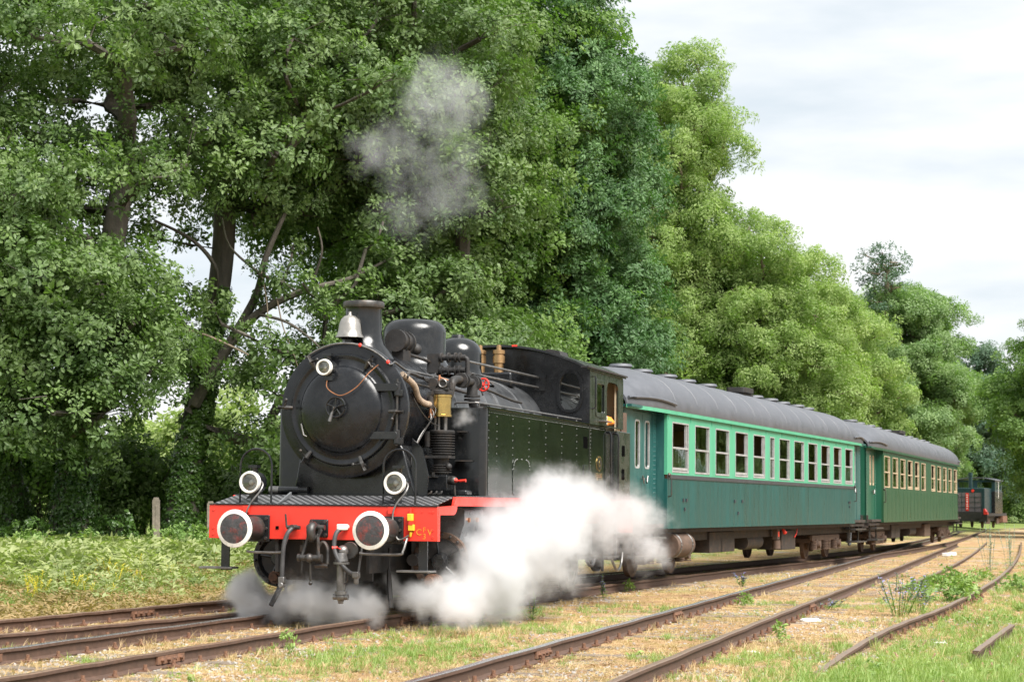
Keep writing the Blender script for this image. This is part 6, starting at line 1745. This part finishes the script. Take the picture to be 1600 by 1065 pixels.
for i, (x, y, h_) in enumerate(((38.5, 96, 7.5), (41.0, 80, 8.5), (48.0, 106, 9.0), (50.0, 88, 8.0), (37.5, 128, 7.0))):
    tree('roadside_tree', ('light trunked tree beyond the right edge, mirrored in the engine tank', 'tall tree beyond the right edge, mirrored in the first coach', 'broad tree beyond the right edge, mirrored in the coach windows', 'farthest tree of the row beyond the right edge', 'tree at the right edge beyond the bright green one')[i],
         (x, y), [(0, 0, h_, 4.6, 4.0, h_ * 0.72, 34)], 'far', 52 + i, 0.4, h_ * 0.9, (0.2, 0), bark='bark_light', group=RG, dens=30, size=1.7, twigs=0, rmin=1.2, rmax=2.0)

# ------------------------------------------------------------------ undergrowth and hedges
UG = 'dark shrubs under the oaks'
rs_ = np.random.default_rng(77)
names = ['leftmost', 'second', 'third', 'fourth', 'fifth', 'sixth', 'seventh', 'eighth', 'ninth']
for i, (x, y, h_) in enumerate(((-14.3, 49.5, 2.6), (-12.4, 51.0, 2.5), (-10.7, 51.8, 2.3), (-9.1, 52.4, 1.9), (-7.4, 52.2, 1.6), (-5.8, 53.5, 2.3), (-4.2, 52.8, 2.6), (-2.4, 53.0, 2.8), (-0.6, 54.0, 3.0))):
    cs = [((rs_.uniform(-1.1, 1.1), rs_.uniform(-0.5, 0.5), rs_.uniform(0.3, 1.0) * h_), rs_.uniform(0.6, 1.0)) for k in range(8)]
    shrub('dark_shrub', f'dark green undergrowth shrub below the oaks, {names[i]} from the left', (x, y), cs, ('oak', 'maple')[i % 2], 60 + i, 70, group=UG)
for i, (x, y, h_) in enumerate(((4.6, 70, 4.2), (7.6, 77, 4.4), (11.0, 83, 4.6), (14.6, 92, 4.6), (16.6, 99, 4.6), (19.8, 113, 5.0), (21.9, 126, 5.0))):
    cs = [((rs_.uniform(-2.2, 2.2), rs_.uniform(-0.8, 0.8), rs_.uniform(0.15, 1.0) * h_), rs_.uniform(0.8, 1.4)) for k in range(12)]
    shrub('tall_shrub', f'tall green shrub in the hedge behind the coaches, {names[i]} from the left', (x, y), cs, ('maple', 'far', 'oak_dense')[i % 3], 70 + i, 50, 1.15, group='hedge shrubs behind the coaches')
for i, (x, y, h_) in enumerate(((-11.6, 74, 5.0), (-9.6, 76, 6.6), (-14.5, 82, 4.6), (-18, 78, 4.0), (-7.0, 80, 5.6))):
    cs = [((rs_.uniform(-1.6, 1.6), rs_.uniform(-0.8, 0.8), rs_.uniform(0.1, 1.0) * h_), rs_.uniform(0.7, 1.2)) for k in range(9)]
    shrub('pale_shrub', f'pale sunlit bush in the meadow beyond the oaks, {names[i]} of five', (x, y), cs, 'pale', 80 + i, 48, 1.2, group='pale bushes in the meadow')
# low leafy plants along the foot of the oaks
for i, (x, y, h_, kd) in enumerate(((-9.9, 42.6, 0.35, 'weed'), (-8.9, 44.6, 0.9, 'ivy'), (-7.3, 43.4, 0.55, 'weed'), (-11.2, 43.8, 0.6, 'ivy'), (-6.2, 46.2, 0.8, 'ivy'), (-12.2, 41.4, 0.45, 'weed'))):
    cs = [((rs_.normal(0, 0.55), rs_.uniform(-0.6, 0.6), rs_.uniform(0.1, 0.9) * h_), rs_.uniform(0.15, 0.42)) for k in range(9)]
    shrub('leafy_weed_clump', f'knee-high leafy weeds at the foot of the oaks, {names[i]} of six', (x, y), cs, kd, 90 + i, 190, 0.9, cat='weeds', group='weed clumps at the foot of the oaks')
# distant wood on the rising land
n = 5200
xx = rng.uniform(-190, 240, n); yy = rng.uniform(285, 420, n)
zz = ground_z(xx, yy) + rng.random(n) ** 0.7 * (8 + 3 * np.sin(xx * 0.06) + 2 * np.sin(xx * 0.21))
dw = scatter('distant_woods', np.stack([xx, yy, zz], 1), eulers_to(rng.normal(size=(n, 3)) + np.array([0, -0.6, 0.8]), rng.random(n) * 6.28), rng.uniform(5, 9, n), SPR['blue'][0])  # distance haze is put into the blue-green leaf colour
tag(dw, 'wood on the far slope, leaves tinted blue-green to look hazy', 'woods', kind='stuff')

# ------------------------------------------------------------------ concrete fence posts among the oaks
for i, (px, yy_, hh, lb) in enumerate(((-7.95, 45.0, 1.25, 'grey concrete fence post standing free left of the engine'), (-10.5, 47.0, 1.35, 'concrete fence post half hidden behind the ivy-covered trunk'), (-6.75, 45.2, 1.2, 'concrete fence post just behind the left buffer'))):
    z0 = float(ground_z(px, yy_)) - 0.1
    o = MB().prism([(-0.085, 0), (0.085, 0), (0.085, hh), (0.05, hh + 0.07), (-0.05, hh + 0.07), (-0.085, hh)], [], -0.07, 0.07, 'xz').box(-0.02, 0.02, -0.078, -0.071, 0.3, hh - 0.1).build('fence_post', 'concrete', smooth=False, bevel=0.012)
    o.location = (px, yy_, z0); o.rotation_euler = (R(1.5), R(-1.5), R(12))
    tag(o, lb, 'post', 'concrete fence posts')
# ------------------------------------------------------------------ ground cover (grass, straw, stones): masses nobody could count
def tuft(name, m, n, h, w, spread, lean, seed):
    rr = random.Random(seed); mb = MB()
    for i in range(n):
        a = rr.uniform(0, 2 * PI); r0 = spread * math.sqrt(rr.random())
        p = Vector((r0 * math.cos(a), r0 * math.sin(a), -0.01))
        b = rr.uniform(0, 2 * PI); ll = lean * rr.uniform(0.4, 1.3); hh = h * rr.uniform(0.5, 1.15)
        d = Vector((math.cos(b) * ll, math.sin(b) * ll, 1)).normalized()
        s = Vector((-math.sin(b + 0.6), math.cos(b + 0.6), 0)) * (w * 0.5)
        m1 = p + d * hh * 0.55; tip = p + d * hh + Vector((math.cos(b), math.sin(b), -0.35)) * hh * 0.30 * ll
        mb._add([p - s, p + s, m1 + s * 0.75, m1 - s * 0.75, tip], [(0, 1, 2, 3), (3, 2, 4)])
    return source(name, mb, m)
def stone(name, m, seed):
    rr = random.Random(seed); mb = MB()
    bm = bmesh.new(); bmesh.ops.create_icosphere(bm, subdivisions=1, radius=1.0)
    for v in bm.verts: v.co = Vector((v.co.x * rr.uniform(.7, 1.2), v.co.y * rr.uniform(.6, 1.0), v.co.z * rr.uniform(.4, .7)))
    bm.verts.index_update()
    mb._add([tuple(v.co) for v in bm.verts], [tuple(v.index for v in f.verts) for f in bm.faces]); bm.free()
    return source(name, mb, m)
def stalk(name, m, mflower, n, h, seed):
    rr = random.Random(seed); mb = MB()
    for i in range(n):
        a = rr.uniform(0, 6.28); x, y = 0.05 * math.cos(a), 0.05 * math.sin(a); hh = h * rr.uniform(0.6, 1.1)
        mb.tube([(x, y, 0), (x * 1.8, y * 1.8, hh * 0.5), (x * 2.6, y * 2.6, hh)], 0.004, 3)
        for k in range(9):
            t = 0.3 + 0.7 * k / 9; b = rr.uniform(0, 6.28)
            add_leaf(mb, (x * (1 + 1.6 * t), y * (1 + 1.6 * t), hh * t), (math.cos(b), math.sin(b), 0.5), (0, 0, 1), 0.045, 0.02, OVAL)
    return source(name, mb, m)

T_STRAW = [tuft('straw_tuft', 'straw', 16, 0.075, 0.006, 0.06, 1.5, 1), tuft('straw_tuft_b', 'straw', 14, 0.13, 0.005, 0.05, 0.6, 2)]
T_FLAT = tuft('flat_straw', 'straw', 14, 0.09, 0.007, 0.09, 6.0, 3)
T_LIT = tuft('flat_litter', 'litter', 10, 0.055, 0.014, 0.10, 7.0, 4)
T_GRASS = [tuft('grass_tuft', 'grass', 20, 0.10, 0.007, 0.06, 0.7, 5), tuft('grass_tuft_b', 'grass', 18, 0.20, 0.007, 0.06, 0.45, 6)]
T_STONE = [stone('stone', 'gravel', 7), stone('stone_b', 'gravel', 8)]

ALL_RAILS = np.array([(p.x, p.y) for ln_ in (D_R, D_L, A_L, B_R, F_R, E_L, H_R, off2(H_R, -G2)) for p in spline([tuple(q) for q in ln_], 6)])
_cell = {}
for q in ALL_RAILS: _cell.setdefault((int(q[0] // 0.5), int(q[1] // 0.5)), []).append(q)
def near_rail(x, y, d):
    out = np.zeros(len(x), bool)
    for i in range(len(x)):
        cx_, cy_ = int(x[i] // 0.5), int(y[i] // 0.5)
        for a in (-1, 0, 1):
            for b in (-1, 0, 1):
                for q in _cell.get((cx_ + a, cy_ + b), ()):
                    if (q[0] - x[i]) ** 2 + (q[1] - y[i]) ** 2 < d * d:
                        out[i] = True; break
    return out
def fn(x, y, s, o):
    """smooth value noise in 0..1"""
    return 0.5 + 0.5 * (0.6 * np.sin(x * s + o + 1.3 * np.sin(y * s * 0.7 + o * 2)) * np.cos(y * s * 1.1 + 0.9 * np.sin(x * s * 0.8 - o)) + 0.4 * np.sin(x * s * 2.3 - o * 3) * np.sin(y * s * 2.6 + o))
def field(n, y0=14.2, y1=75.0):
    """points in plan, denser close to the camera; a little wider than the camera sees"""
    y = y0 * (y1 / y0) ** rng.random(n)
    x = y * rng.uniform(-0.31, 0.31, n)
    return x, y
def lay(name, label, x, y, src, smin, smax, keep, tilt=0.12, lift=0.0, clear=0.10, cat='grass'):
    q = rng.random(len(x)) < keep
    x, y = x[q], y[q]
    if clear:
        k = ~near_rail(x, y, clear); x, y = x[k], y[k]
    z = ground_z(x, y) + lift
    n = len(x)
    rot = np.stack([rng.normal(0, tilt, n), rng.normal(0, tilt, n), rng.random(n) * 6.28], 1)
    o = scatter(name, np.stack([x, y, z], 1), rot, rng.uniform(smin, smax, n), src)
    tag(o, label, cat, kind='stuff')
    return o
def side(x, y):
    return verge(x, y)

x, y = field(34000); s = side(x, y)
yard = (s < 1.6)
lay('straw', 'dry straw-coloured grass covering the yard', x, y, T_STRAW[0], 0.5, 1.1, np.where(yard, 0.35 + 0.65 * (fn(x, y, 1.1, 1) > 0.5), 0.25 * (s < 3)))
x, y = field(9000); s = side(x, y)
lay('tall_straw', 'taller bleached grass beside the rails', x, y, T_STRAW[1], 0.6, 1.25, np.where(s < 2.2, (fn(x, y, 0.8, 4) > 0.62) * 0.8 + 0.08, 0.5 * (s < 6)))
x, y = field(26000); s = side(x, y)
lay('flat_straw', 'flattened straw lying on the ground', x, y, T_FLAT, 0.6, 1.3, np.where(s < 2.0, 0.4 + 0.5 * fn(x, y, 1.7, 2), 0.2), 0.1, 0.012, 0.06)
x, y = field(24000); s = side(x, y)
lay('litter', 'brown leaf and bark litter on the ground', x, y, T_LIT, 0.6, 1.4, np.where(s < 2.5, 0.25 + 0.75 * (fn(x, y, 0.9, 7) > 0.5), 0.25), 0.1, 0.012, 0.06, 'litter')
x, y = field(40000, 14.2, 60); s = side(x, y)
gmask = np.where(s < 1.0, 0.14 + 0.8 * (fn(x, y, 0.55, 3) > 0.55), 0.02)
# more stones within the train's track and beside it
lay('gravel', 'grey gravel stones scattered between the rails', x, y, T_STONE[0], 0.010, 0.034, gmask, 0.5, 0.0, 0.04, 'gravel')
x, y = field(14000, 14.2, 50); s = side(x, y)
dpt = np.array([(p.x, p.y) for p in D_C])
dist = np.min(np.hypot(x[:, None] - dpt[None, ::3, 0], y[:, None] - dpt[None, ::3, 1]), 1)
lay('ballast', 'pale ballast stones along the track of the train', x, y, T_STONE[1], 0.012, 0.042, np.where(dist < 1.7, 0.55 * (0.3 + fn(x, y, 0.9, 5)), 0.0), 0.5, 0.0, 0.04, 'gravel')
# green grass: lush at the lower right, in patches elsewhere
x, y = field(46000); s = side(x, y)
right = x * math.cos(R(17)) - y * math.sin(R(17))          # metres right of the camera line along the tracks
lush = np.clip((right + 3.5) / 0.9, 0, 1) * np.clip((22.0 - y) / 3.0, 0, 1)
lush = np.maximum(lush, np.clip((right + 3.4 + 0.5 * np.sin(y)) / 1.6, 0, 1) * (0.25 + 0.6 * (fn(x, y, 0.9, 12) > 0.4)) * (y < 70))
lush = np.maximum(lush, 0.8 * np.exp(-((x + 1.2 + (y - 20.5) * -0.25) / 0.9) ** 2 - ((y - 20.8) / 2.2) ** 2))
patch = (fn(x, y, 0.7, 9) > 0.66) * 0.45 * (y < 34) + (fn(x, y, 1.9, 6) > 0.80) * 0.35
ver = np.where((s > 1.6) & (s < 9), 0.4 * np.clip((s - 1.0) / 1.4, 0, 1), 0)
lay('green_grass', 'fresh green grass growing in patches', x, y, T_GRASS[0], 0.5, 1.2, np.clip(np.maximum(np.maximum(lush, patch * (s < 1.2)), ver), 0, 1))
x, y = field(20000); s = side(x, y)
right = x * math.cos(R(17)) - y * math.sin(R(17))
lush = np.clip((right + 3.2) / 0.8, 0, 1) * np.clip((20.5 - y) / 3.0, 0, 1) * 0.8 + np.clip((right + 2.7 + 0.5 * np.sin(y * 0.9)) / 1.6, 0, 1) * 0.35
ver = np.where((s > 1.6) & (s < 9), 0.7 * np.clip((s - 1.6) / 1.5, 0, 1), 0)
lay('long_grass', 'long green grass at the edges of the yard', x, y, T_GRASS[1], 0.5, 1.15, np.clip(np.maximum(lush, ver), 0, 1))
# weeds on the left verge and at the right
x, y = field(30000, 24, 60); s = side(x, y)
k = np.where((s > 1.3) & (s < 8.5) & (x < 3), np.clip((s - 1.9) / 2.6, 0, 1) * (0.3 + 0.7 * (fn(x, y, 0.9, 2) > 0.5)), 0)
lay('verge_weeds', 'bright green weeds on the verge below the oaks', x[::2], y[::2], SPR['verge'][0], 0.45, 1.25, k[::2], 0.3, 0.06, 0.1, 'weeds')
lay('verge_herbs', 'narrow-leaved yellowish herbs on the verge below the oaks', x[1::2], y[1::2], SPR['verge'][1], 0.5, 1.4, k[1::2], 0.3, 0.08, 0.1, 'weeds')
x, y = field(18000, 26, 60); s = side(x, y)
k = np.where((s > 3.4) & (s < 11) & (x < 2), np.clip((s - 3.4) / 3.0, 0, 1) * (0.3 + 0.7 * (fn(x, y, 1.2, 5) > 0.5)), 0)
lay('tall_weeds', 'tall leafy weeds at the shady foot of the oaks', x, y, SPR['verge'][0], 0.8, 2.0, k, 0.35, 0.18, 0.1, 'weeds')
x, y = field(30000, 24, 50); s = side(x, y)
k = np.where((s > 0.7) & (s < 6.5) & (x < 2), ((fn(x, y, 0.9, 2) < 0.5) * 0.9 + 0.3) * np.clip((7.5 - s) / 4, 0.2, 1), 0)
lay('dry_weeds', 'browned weeds at the edge of the verge', x, y, SPR['weed_dry'][0], 0.4, 0.95, k, 0.3, 0.05, 0.1, 'weeds')
x, y = field(3000, 24, 45); s = side(x, y)
lay('yellow_flowers', 'tiny yellow flowers on the verge', x, y, stalk('yellow_stalk', 'yellowbloom', None, 4, 0.30, 5), 0.6, 1.1, np.where((s > 2.6) & (s < 5) & (x > -7.6) & (x < -6.0), 0.16, 0.0), 0.1, 0.02, 0.1, 'flowers')
x, y = field(9000, 14.2, 60)
right = x * math.cos(R(17)) - y * math.sin(R(17))
lay('yard_weeds', 'low leafy weeds between the overgrown rails', x, y, SPR['weed'][0], 0.25, 0.8, np.clip((right + 3.2) / 1.5, 0, 1) * (fn(x, y, 0.8, 3) > 0.5) * 0.7 + (fn(x, y, 2.3, 8) > 0.87) * 0.3 * (side(x, y) < 1), 0.3, 0.02, 0.12, 'weeds')
x, y = field(900, 14.2, 24)
right = x * math.cos(R(17)) - y * math.sin(R(17))
lay('clover_flowers', 'pink clover heads in the lower right grass', x, y, stalk('clover_stalk', 'pinkbloom', None, 2, 0.12, 6), 0.35, 0.6, np.clip((right + 2.4) / 0.5, 0, 1) * 0.22, 0.1, 0.06, 0.1, 'flowers')

# ------------------------------------------------------------------ single plants one can tell apart
def flower_plant(name, label, x, y, h, nst, bloom, seed, spread=0.16, leafk='weed', group=None, cat='plant'):
    rr = random.Random(seed)
    t = thing(name, label, cat, (x, y, float(ground_z(x, y))), 0, group)
    st, bl_, lf = MB(), MB(), MB()
    for i in range(nst):
        a = rr.uniform(0, 6.28); d = spread * math.sqrt(rr.random()); hh = h * rr.uniform(0.55, 1.1)
        b = Vector((d * math.cos(a) * 0.4, d * math.sin(a) * 0.4, 0)); e = Vector((d * math.cos(a) * 1.3, d * math.sin(a) * 1.3, hh))
        m_ = b.lerp(e, 0.5) + Vector((rr.uniform(-.03, .03), rr.uniform(-.03, .03), 0))
        st.tube([b, m_, e], 0.005, 4)
        for k in range(16):
            t_ = rr.uniform(0.05, 1.0); p = b.lerp(m_, t_ * 2) if t_ < 0.5 else m_.lerp(e, t_ * 2 - 1)
            c = rr.uniform(0, 6.28); dd = (math.cos(c), math.sin(c), rr.uniform(0.1, 0.8))
            if t_ > 0.45: add_leaf(bl_, p, dd, (0, 0, 1), 0.06 * rr.uniform(0.7, 1.3), 0.045, OVAL)
            add_leaf(lf, p, dd, (0, 0, 1), 0.09 * (1.2 - 0.7 * t_) * rr.uniform(0.7, 1.2), 0.024, NARROW)
    for mb_, nm, mm in ((st, 'stems', leafk), (lf, 'leaves', leafk), (bl_, 'blossoms', bloom)):
        ob = mb_.build(nm, mm, t, smooth=False)
        ob['kind'] = 'stuff'
    return t
FG = 'blue flowering plants in the yard'
for i, (x, y, h, n_, sp_, lb) in enumerate((
        (5.7, 29.3, 0.62, 16, 0.42, 'largest bush of blue flowers beside the middle track'),
        (6.15, 30.2, 0.5, 10, 0.3, 'blue flowers just behind the largest blue bush'),
        (1.56, 33.4, 0.38, 4, 0.06, 'single blue flower spike by the first coach bogie'),
        (0.30, 27.0, 0.40, 4, 0.06, 'blue flower spike in front of the engine steam, middle one'),
        (-0.36, 25.6, 0.26, 3, 0.05, 'smallest blue flower spike in front of the engine steam'),
        (4.55, 39.2, 0.30, 6, 0.15, 'blue flowers where the middle track nears the coach'),
        (4.9, 31.0, 0.16, 5, 0.4, 'low trailing blue flowers between the middle rails and the bush'))):
    flower_plant('blue_flower_plant', lb, x, y, h, n_, 'bluebloom', 200 + i, sp_, group=FG)
for i, (x, y, h, lb) in enumerate(((12.1, 50.5, 1.15, 'tall silvery mullein plant, taller of the pair at the right'), (13.0, 52.0, 1.2, 'tall silvery mullein plant, farther of the pair at the right'))):
    flower_plant('mullein_plant', lb, x, y, h, 9, 'grey_leaf', 220 + i, 0.25, 'grey_leaf', group='silvery mulleins')
WG = 'green weed clumps at the right'
for i, (x, y, h_, sp_, lb) in enumerate(((9.8, 43.5, 0.35, 0.8, 'round green weed clump below the mulleins'), (7.3, 34.0, 0.32, 0.6, 'green weed clump between the overgrown rails'), (10.2, 38.6, 0.35, 0.6, 'green weed clump at the right edge, farther one'), (8.35, 31.0, 0.45, 0.6, 'largest green weed clump at the right edge'), (8.3, 38.0, 0.3, 0.6, 'low green weed clump left of the overgrown rails'))):
    cs = [((rs_.uniform(-sp_, sp_), rs_.uniform(-sp_, sp_) * 0.7, rs_.uniform(0.0, 0.6) * h_), rs_.uniform(0.14, 0.28)) for k in range(9)]
    shrub('weed_clump', lb, (x, y), cs, 'weed', 230 + i, 170, 0.8, cat='weeds', group=WG, stems=4)
for i, (x, y, lb) in enumerate(((-2.3, 20.6, 'small green plant in the grass below the train track'), (3.1, 23.0, 'small yellowish plant beside the near rail of the middle track'), (3.6, 31.0, 'small green plant between the rails of the middle track'), (2.2, 36.2, 'green plant against the rail beside the first coach'))):
    cs = [((rs_.uniform(-.06, .06), rs_.uniform(-.06, .06), 0.05 + 0.06 * k), 0.08) for k in range(3)]
    shrub('small_weed', lb, (x, y), cs, 'weed', 250 + i, 900, 0.45, cat='plant', group='small single weeds', stems=2)
# pale stones and scraps in the yard
for i, (x, y, sc_, lb) in enumerate(((4.15, 27.6, 0.10, 'flat white stone right of the middle track'), (-4.55, 17.6, 0.07, 'white stone beside the left rails'), (2.6, 21.4, 0.06, 'small pale stone below the near rail'), (5.0, 23.3, 0.06, 'pale stone near the loose rail at the right'))):
    o = MB().sphere((0, 0, 0), 1.0, 9, 6).build('pale_stone', 'white')
    for v in o.data.vertices: v.co *= 1 + 0.25 * math.sin(v.co.x * 4 + i) * math.cos(v.co.y * 5)
    o.scale = (sc_ * 1.6, sc_, sc_ * 0.35); o.location = (x, y, float(ground_z(x, y)) + 0.01); o.rotation_euler = (0.1, 0, i)
    tag(o, lb, 'stone', 'pale stones in the yard')
# ------------------------------------------------------------------ steam: real volumes of scattering vapour
def LW(v, u, z):
    return Vector((LP.x + math.cos(LH) * v + math.sin(LH) * u, LP.y - math.sin(LH) * v + math.cos(LH) * u, z))
def steam(name, label, puffs, density, nscale=2.3, rough=0.68, edge=1.05, amp=3.0, thr=0.20, vox=0.07, col=(0.915, 0.92, 0.93)):
    """puffs: (world centre, radius, strength). The mesh hugs the puffs; density fades inside it and is torn by noise"""
    bm = bmesh.new()
    for c, r, s in puffs:
        m_ = Matrix.Translation(c) @ Matrix.Scale(r * 1.2 + 0.17, 4)
        bmesh.ops.create_icosphere(bm, subdivisions=2, radius=1.0, matrix=m_)
    me = bpy.data.meshes.new(name); bm.to_mesh(me); bm.free()
    o = bpy.data.objects.new(name, me); COL.objects.link(o)
    rm = o.modifiers.new('remesh', 'REMESH'); rm.mode = 'VOXEL'; rm.voxel_size = vox
    m = bpy.data.materials.new(name + ' vapour'); m.use_nodes = True
    N, L = m.node_tree.nodes, m.node_tree.links
    N.clear()
    out = N.new('ShaderNodeOutputMaterial'); pv = N.new('ShaderNodeVolumePrincipled')
    pv.inputs['Color'].default_value = (*col, 1); pv.inputs['Anisotropy'].default_value = 0.25
    geo = N.new('ShaderNodeNewGeometry')
    # warp the lookup so that edges curl
    nw = N.new('ShaderNodeTexNoise'); nw.inputs['Scale'].default_value = nscale * 0.8; nw.inputs['Detail'].default_value = 3
    L.new(geo.outputs['Position'], nw.inputs['Vector'])
    sb = N.new('ShaderNodeVectorMath'); sb.operation = 'SUBTRACT'; sb.inputs[1].default_value = (0.5, 0.5, 0.5)
    L.new(nw.outputs['Color'], sb.inputs[0])
    sc_ = N.new('ShaderNodeVectorMath'); sc_.operation = 'SCALE'; sc_.inputs['Scale'].default_value = 0.5
    L.new(sb.outputs['Vector'], sc_.inputs[0])
    ad = N.new('ShaderNodeVectorMath'); ad.operation = 'ADD'
    L.new(geo.outputs['Position'], ad.inputs[0]); L.new(sc_.outputs['Vector'], ad.inputs[1])
    acc = None
    for c, r, s in puffs:
        d = N.new('ShaderNodeVectorMath'); d.operation = 'DISTANCE'; d.inputs[1].default_value = c
        L.new(ad.outputs['Vector'], d.inputs[0])
        mr = N.new('ShaderNodeMapRange'); mr.interpolation_type = 'SMOOTHSTEP'
        mr.inputs['From Min'].default_value = r * 1.25; mr.inputs['From Max'].default_value = r * 0.1
        mr.inputs['To Min'].default_value = 0.0; mr.inputs['To Max'].default_value = s
        L.new(d.outputs['Value'], mr.inputs['Value'])
        if acc is None: acc = mr.outputs['Result']
        else:
            mx = N.new('ShaderNodeMath'); mx.operation = 'ADD'
            L.new(acc, mx.inputs[0]); L.new(mr.outputs['Result'], mx.inputs[1]); acc = mx.outputs['Value']
    mn = N.new('ShaderNodeMath'); mn.operation = 'MINIMUM'; mn.inputs[1].default_value = 1.15
    L.new(acc, mn.inputs[0])
    nz = N.new('ShaderNodeTexNoise'); nz.inputs['Scale'].default_value = nscale * 1.7; nz.inputs['Detail'].default_value = 7; nz.inputs['Roughness'].default_value = rough
    L.new(geo.outputs['Position'], nz.inputs['Vector'])
    # density = clamp(falloff * edge + (noise - 0.5) * amp - thr) * falloff
    n1 = N.new('ShaderNodeMath'); n1.operation = 'MULTIPLY_ADD'; n1.inputs[1].default_value = amp; n1.inputs[2].default_value = -0.5 * amp - thr
    L.new(nz.outputs['Fac'], n1.inputs[0])
    n2 = N.new('ShaderNodeMath'); n2.operation = 'MULTIPLY_ADD'; n2.inputs[1].default_value = edge
    L.new(mn.outputs['Value'], n2.inputs[0]); L.new(n1.outputs['Value'], n2.inputs[2])
    n2.use_clamp = True
    n3 = N.new('ShaderNodeMath'); n3.operation = 'MULTIPLY'; L.new(n2.outputs['Value'], n3.inputs[0]); L.new(mn.outputs['Value'], n3.inputs[1])
    n4 = N.new('ShaderNodeMath'); n4.operation = 'MULTIPLY'; n4.inputs[1].default_value = density
    L.new(n3.outputs['Value'], n4.inputs[0]); L.new(n4.outputs['Value'], pv.inputs['Density'])
    L.new(pv.outputs['Volume'], out.inputs['Volume'])
    m.cycles.volume_step_rate = 0.17
    me.materials.append(m)
    return tag(o, label, 'steam', kind='stuff')

mainp = [(0.17, 0.30, .42, 1), (-0.45, 0.22, .30, .9), (1.47, 0.45, .62, 1), (1.87, 0.95, .58, 1), (3.2, 0.85, .72, 1), (2.32, 0.18, .36, 1), (4.2, 1.30, .66, 1), (3.5, 1.72, .30, .6), (5.5, 1.44, .55, .9), (6.7, 1.35, .52, .9), (8.0, 1.25, .5, .6), (9.0, 1.25, .52, .8), (10.6, 1.18, .42, .6), (9.7, 0.68, .42, .8), (7.7, 0.85, .40, .6), (1.0, 0.75, .40, .5), (2.9, 1.35, .42, .7)]
steam('steam_cloud', 'thick white steam billowing from the right cylinder along the engine', [(LW(1.80 + 0.12 * math.sin(i * 2.1), u, z), r * 1.12, s) for i, (u, z, r, s) in enumerate(mainp)], 8.0)
lowp = [(-1.24, 0.60, 0.33, .27, .7), (-1.18, 0.60, 0.13, .34, .9), (-0.90, 0.6, 0.09, .32, .9), (-1.36, 0.8, 0.03, .27, .8), (-0.62, 0.5, 0.06, .25, .8)]
steam('steam_cloud', 'wisp of steam at the left front wheels of the engine', [(LW(v, u, z), r, s) for v, u, z, r, s in lowp], 14.0, nscale=3.0, vox=0.05)
midp = [(-0.40, 0.35, 0.28, .34, 1), (0.0, 0.3, 0.15, .42, 1), (0.42, 0.3, 0.10, .36, 1), (0.62, 0.9, 0.36, .22, .7), (-0.1, 1.3, 0.15, .4, .8), (0.95, 0.75, 0.24, .30, .9), (1.25, 0.6, 0.22, .30, .9)]
steam('steam_cloud', 'grey steam drifting under the front of the engine', [(LW(v, u, z), r, s) for v, u, z, r, s in midp], 12.0, nscale=3.0, vox=0.05)
upp = [(0.73, 7.15, .36, 1), (0.43, 6.86, .40, 1), (0.80, 6.74, .46, 1), (1.20, 6.80, .26, .8), (0.10, 6.25, .48, .8), (-0.24, 6.10, .32, .7), (1.06, 6.12, .40, .8), (0.42, 5.45, .50, .75), (1.02, 5.50, .44, .8), (0.55, 5.98, .38, .35), (0.0, 5.35, .34, .6), (0.3, 4.9, .3, .3)]
steam('smoke_plume', 'thin pale smoke drifting up from the chimney against the oaks', [(LW(v, 2.2 + 0.2 * math.sin(i), z), r * 1.3, s) for i, (v, z, r, s) in enumerate(upp)], 0.55, nscale=1.9, amp=5.5, thr=0.36, col=(0.94, 0.965, 0.99))
steam('steam_wisp', 'small wisp of steam beside the air pump', [(LW(1.18, 1.85, 2.46), .16, .8), (LW(1.24, 1.85, 2.58), .13, .6)], 5.0, nscale=4, vox=0.03)
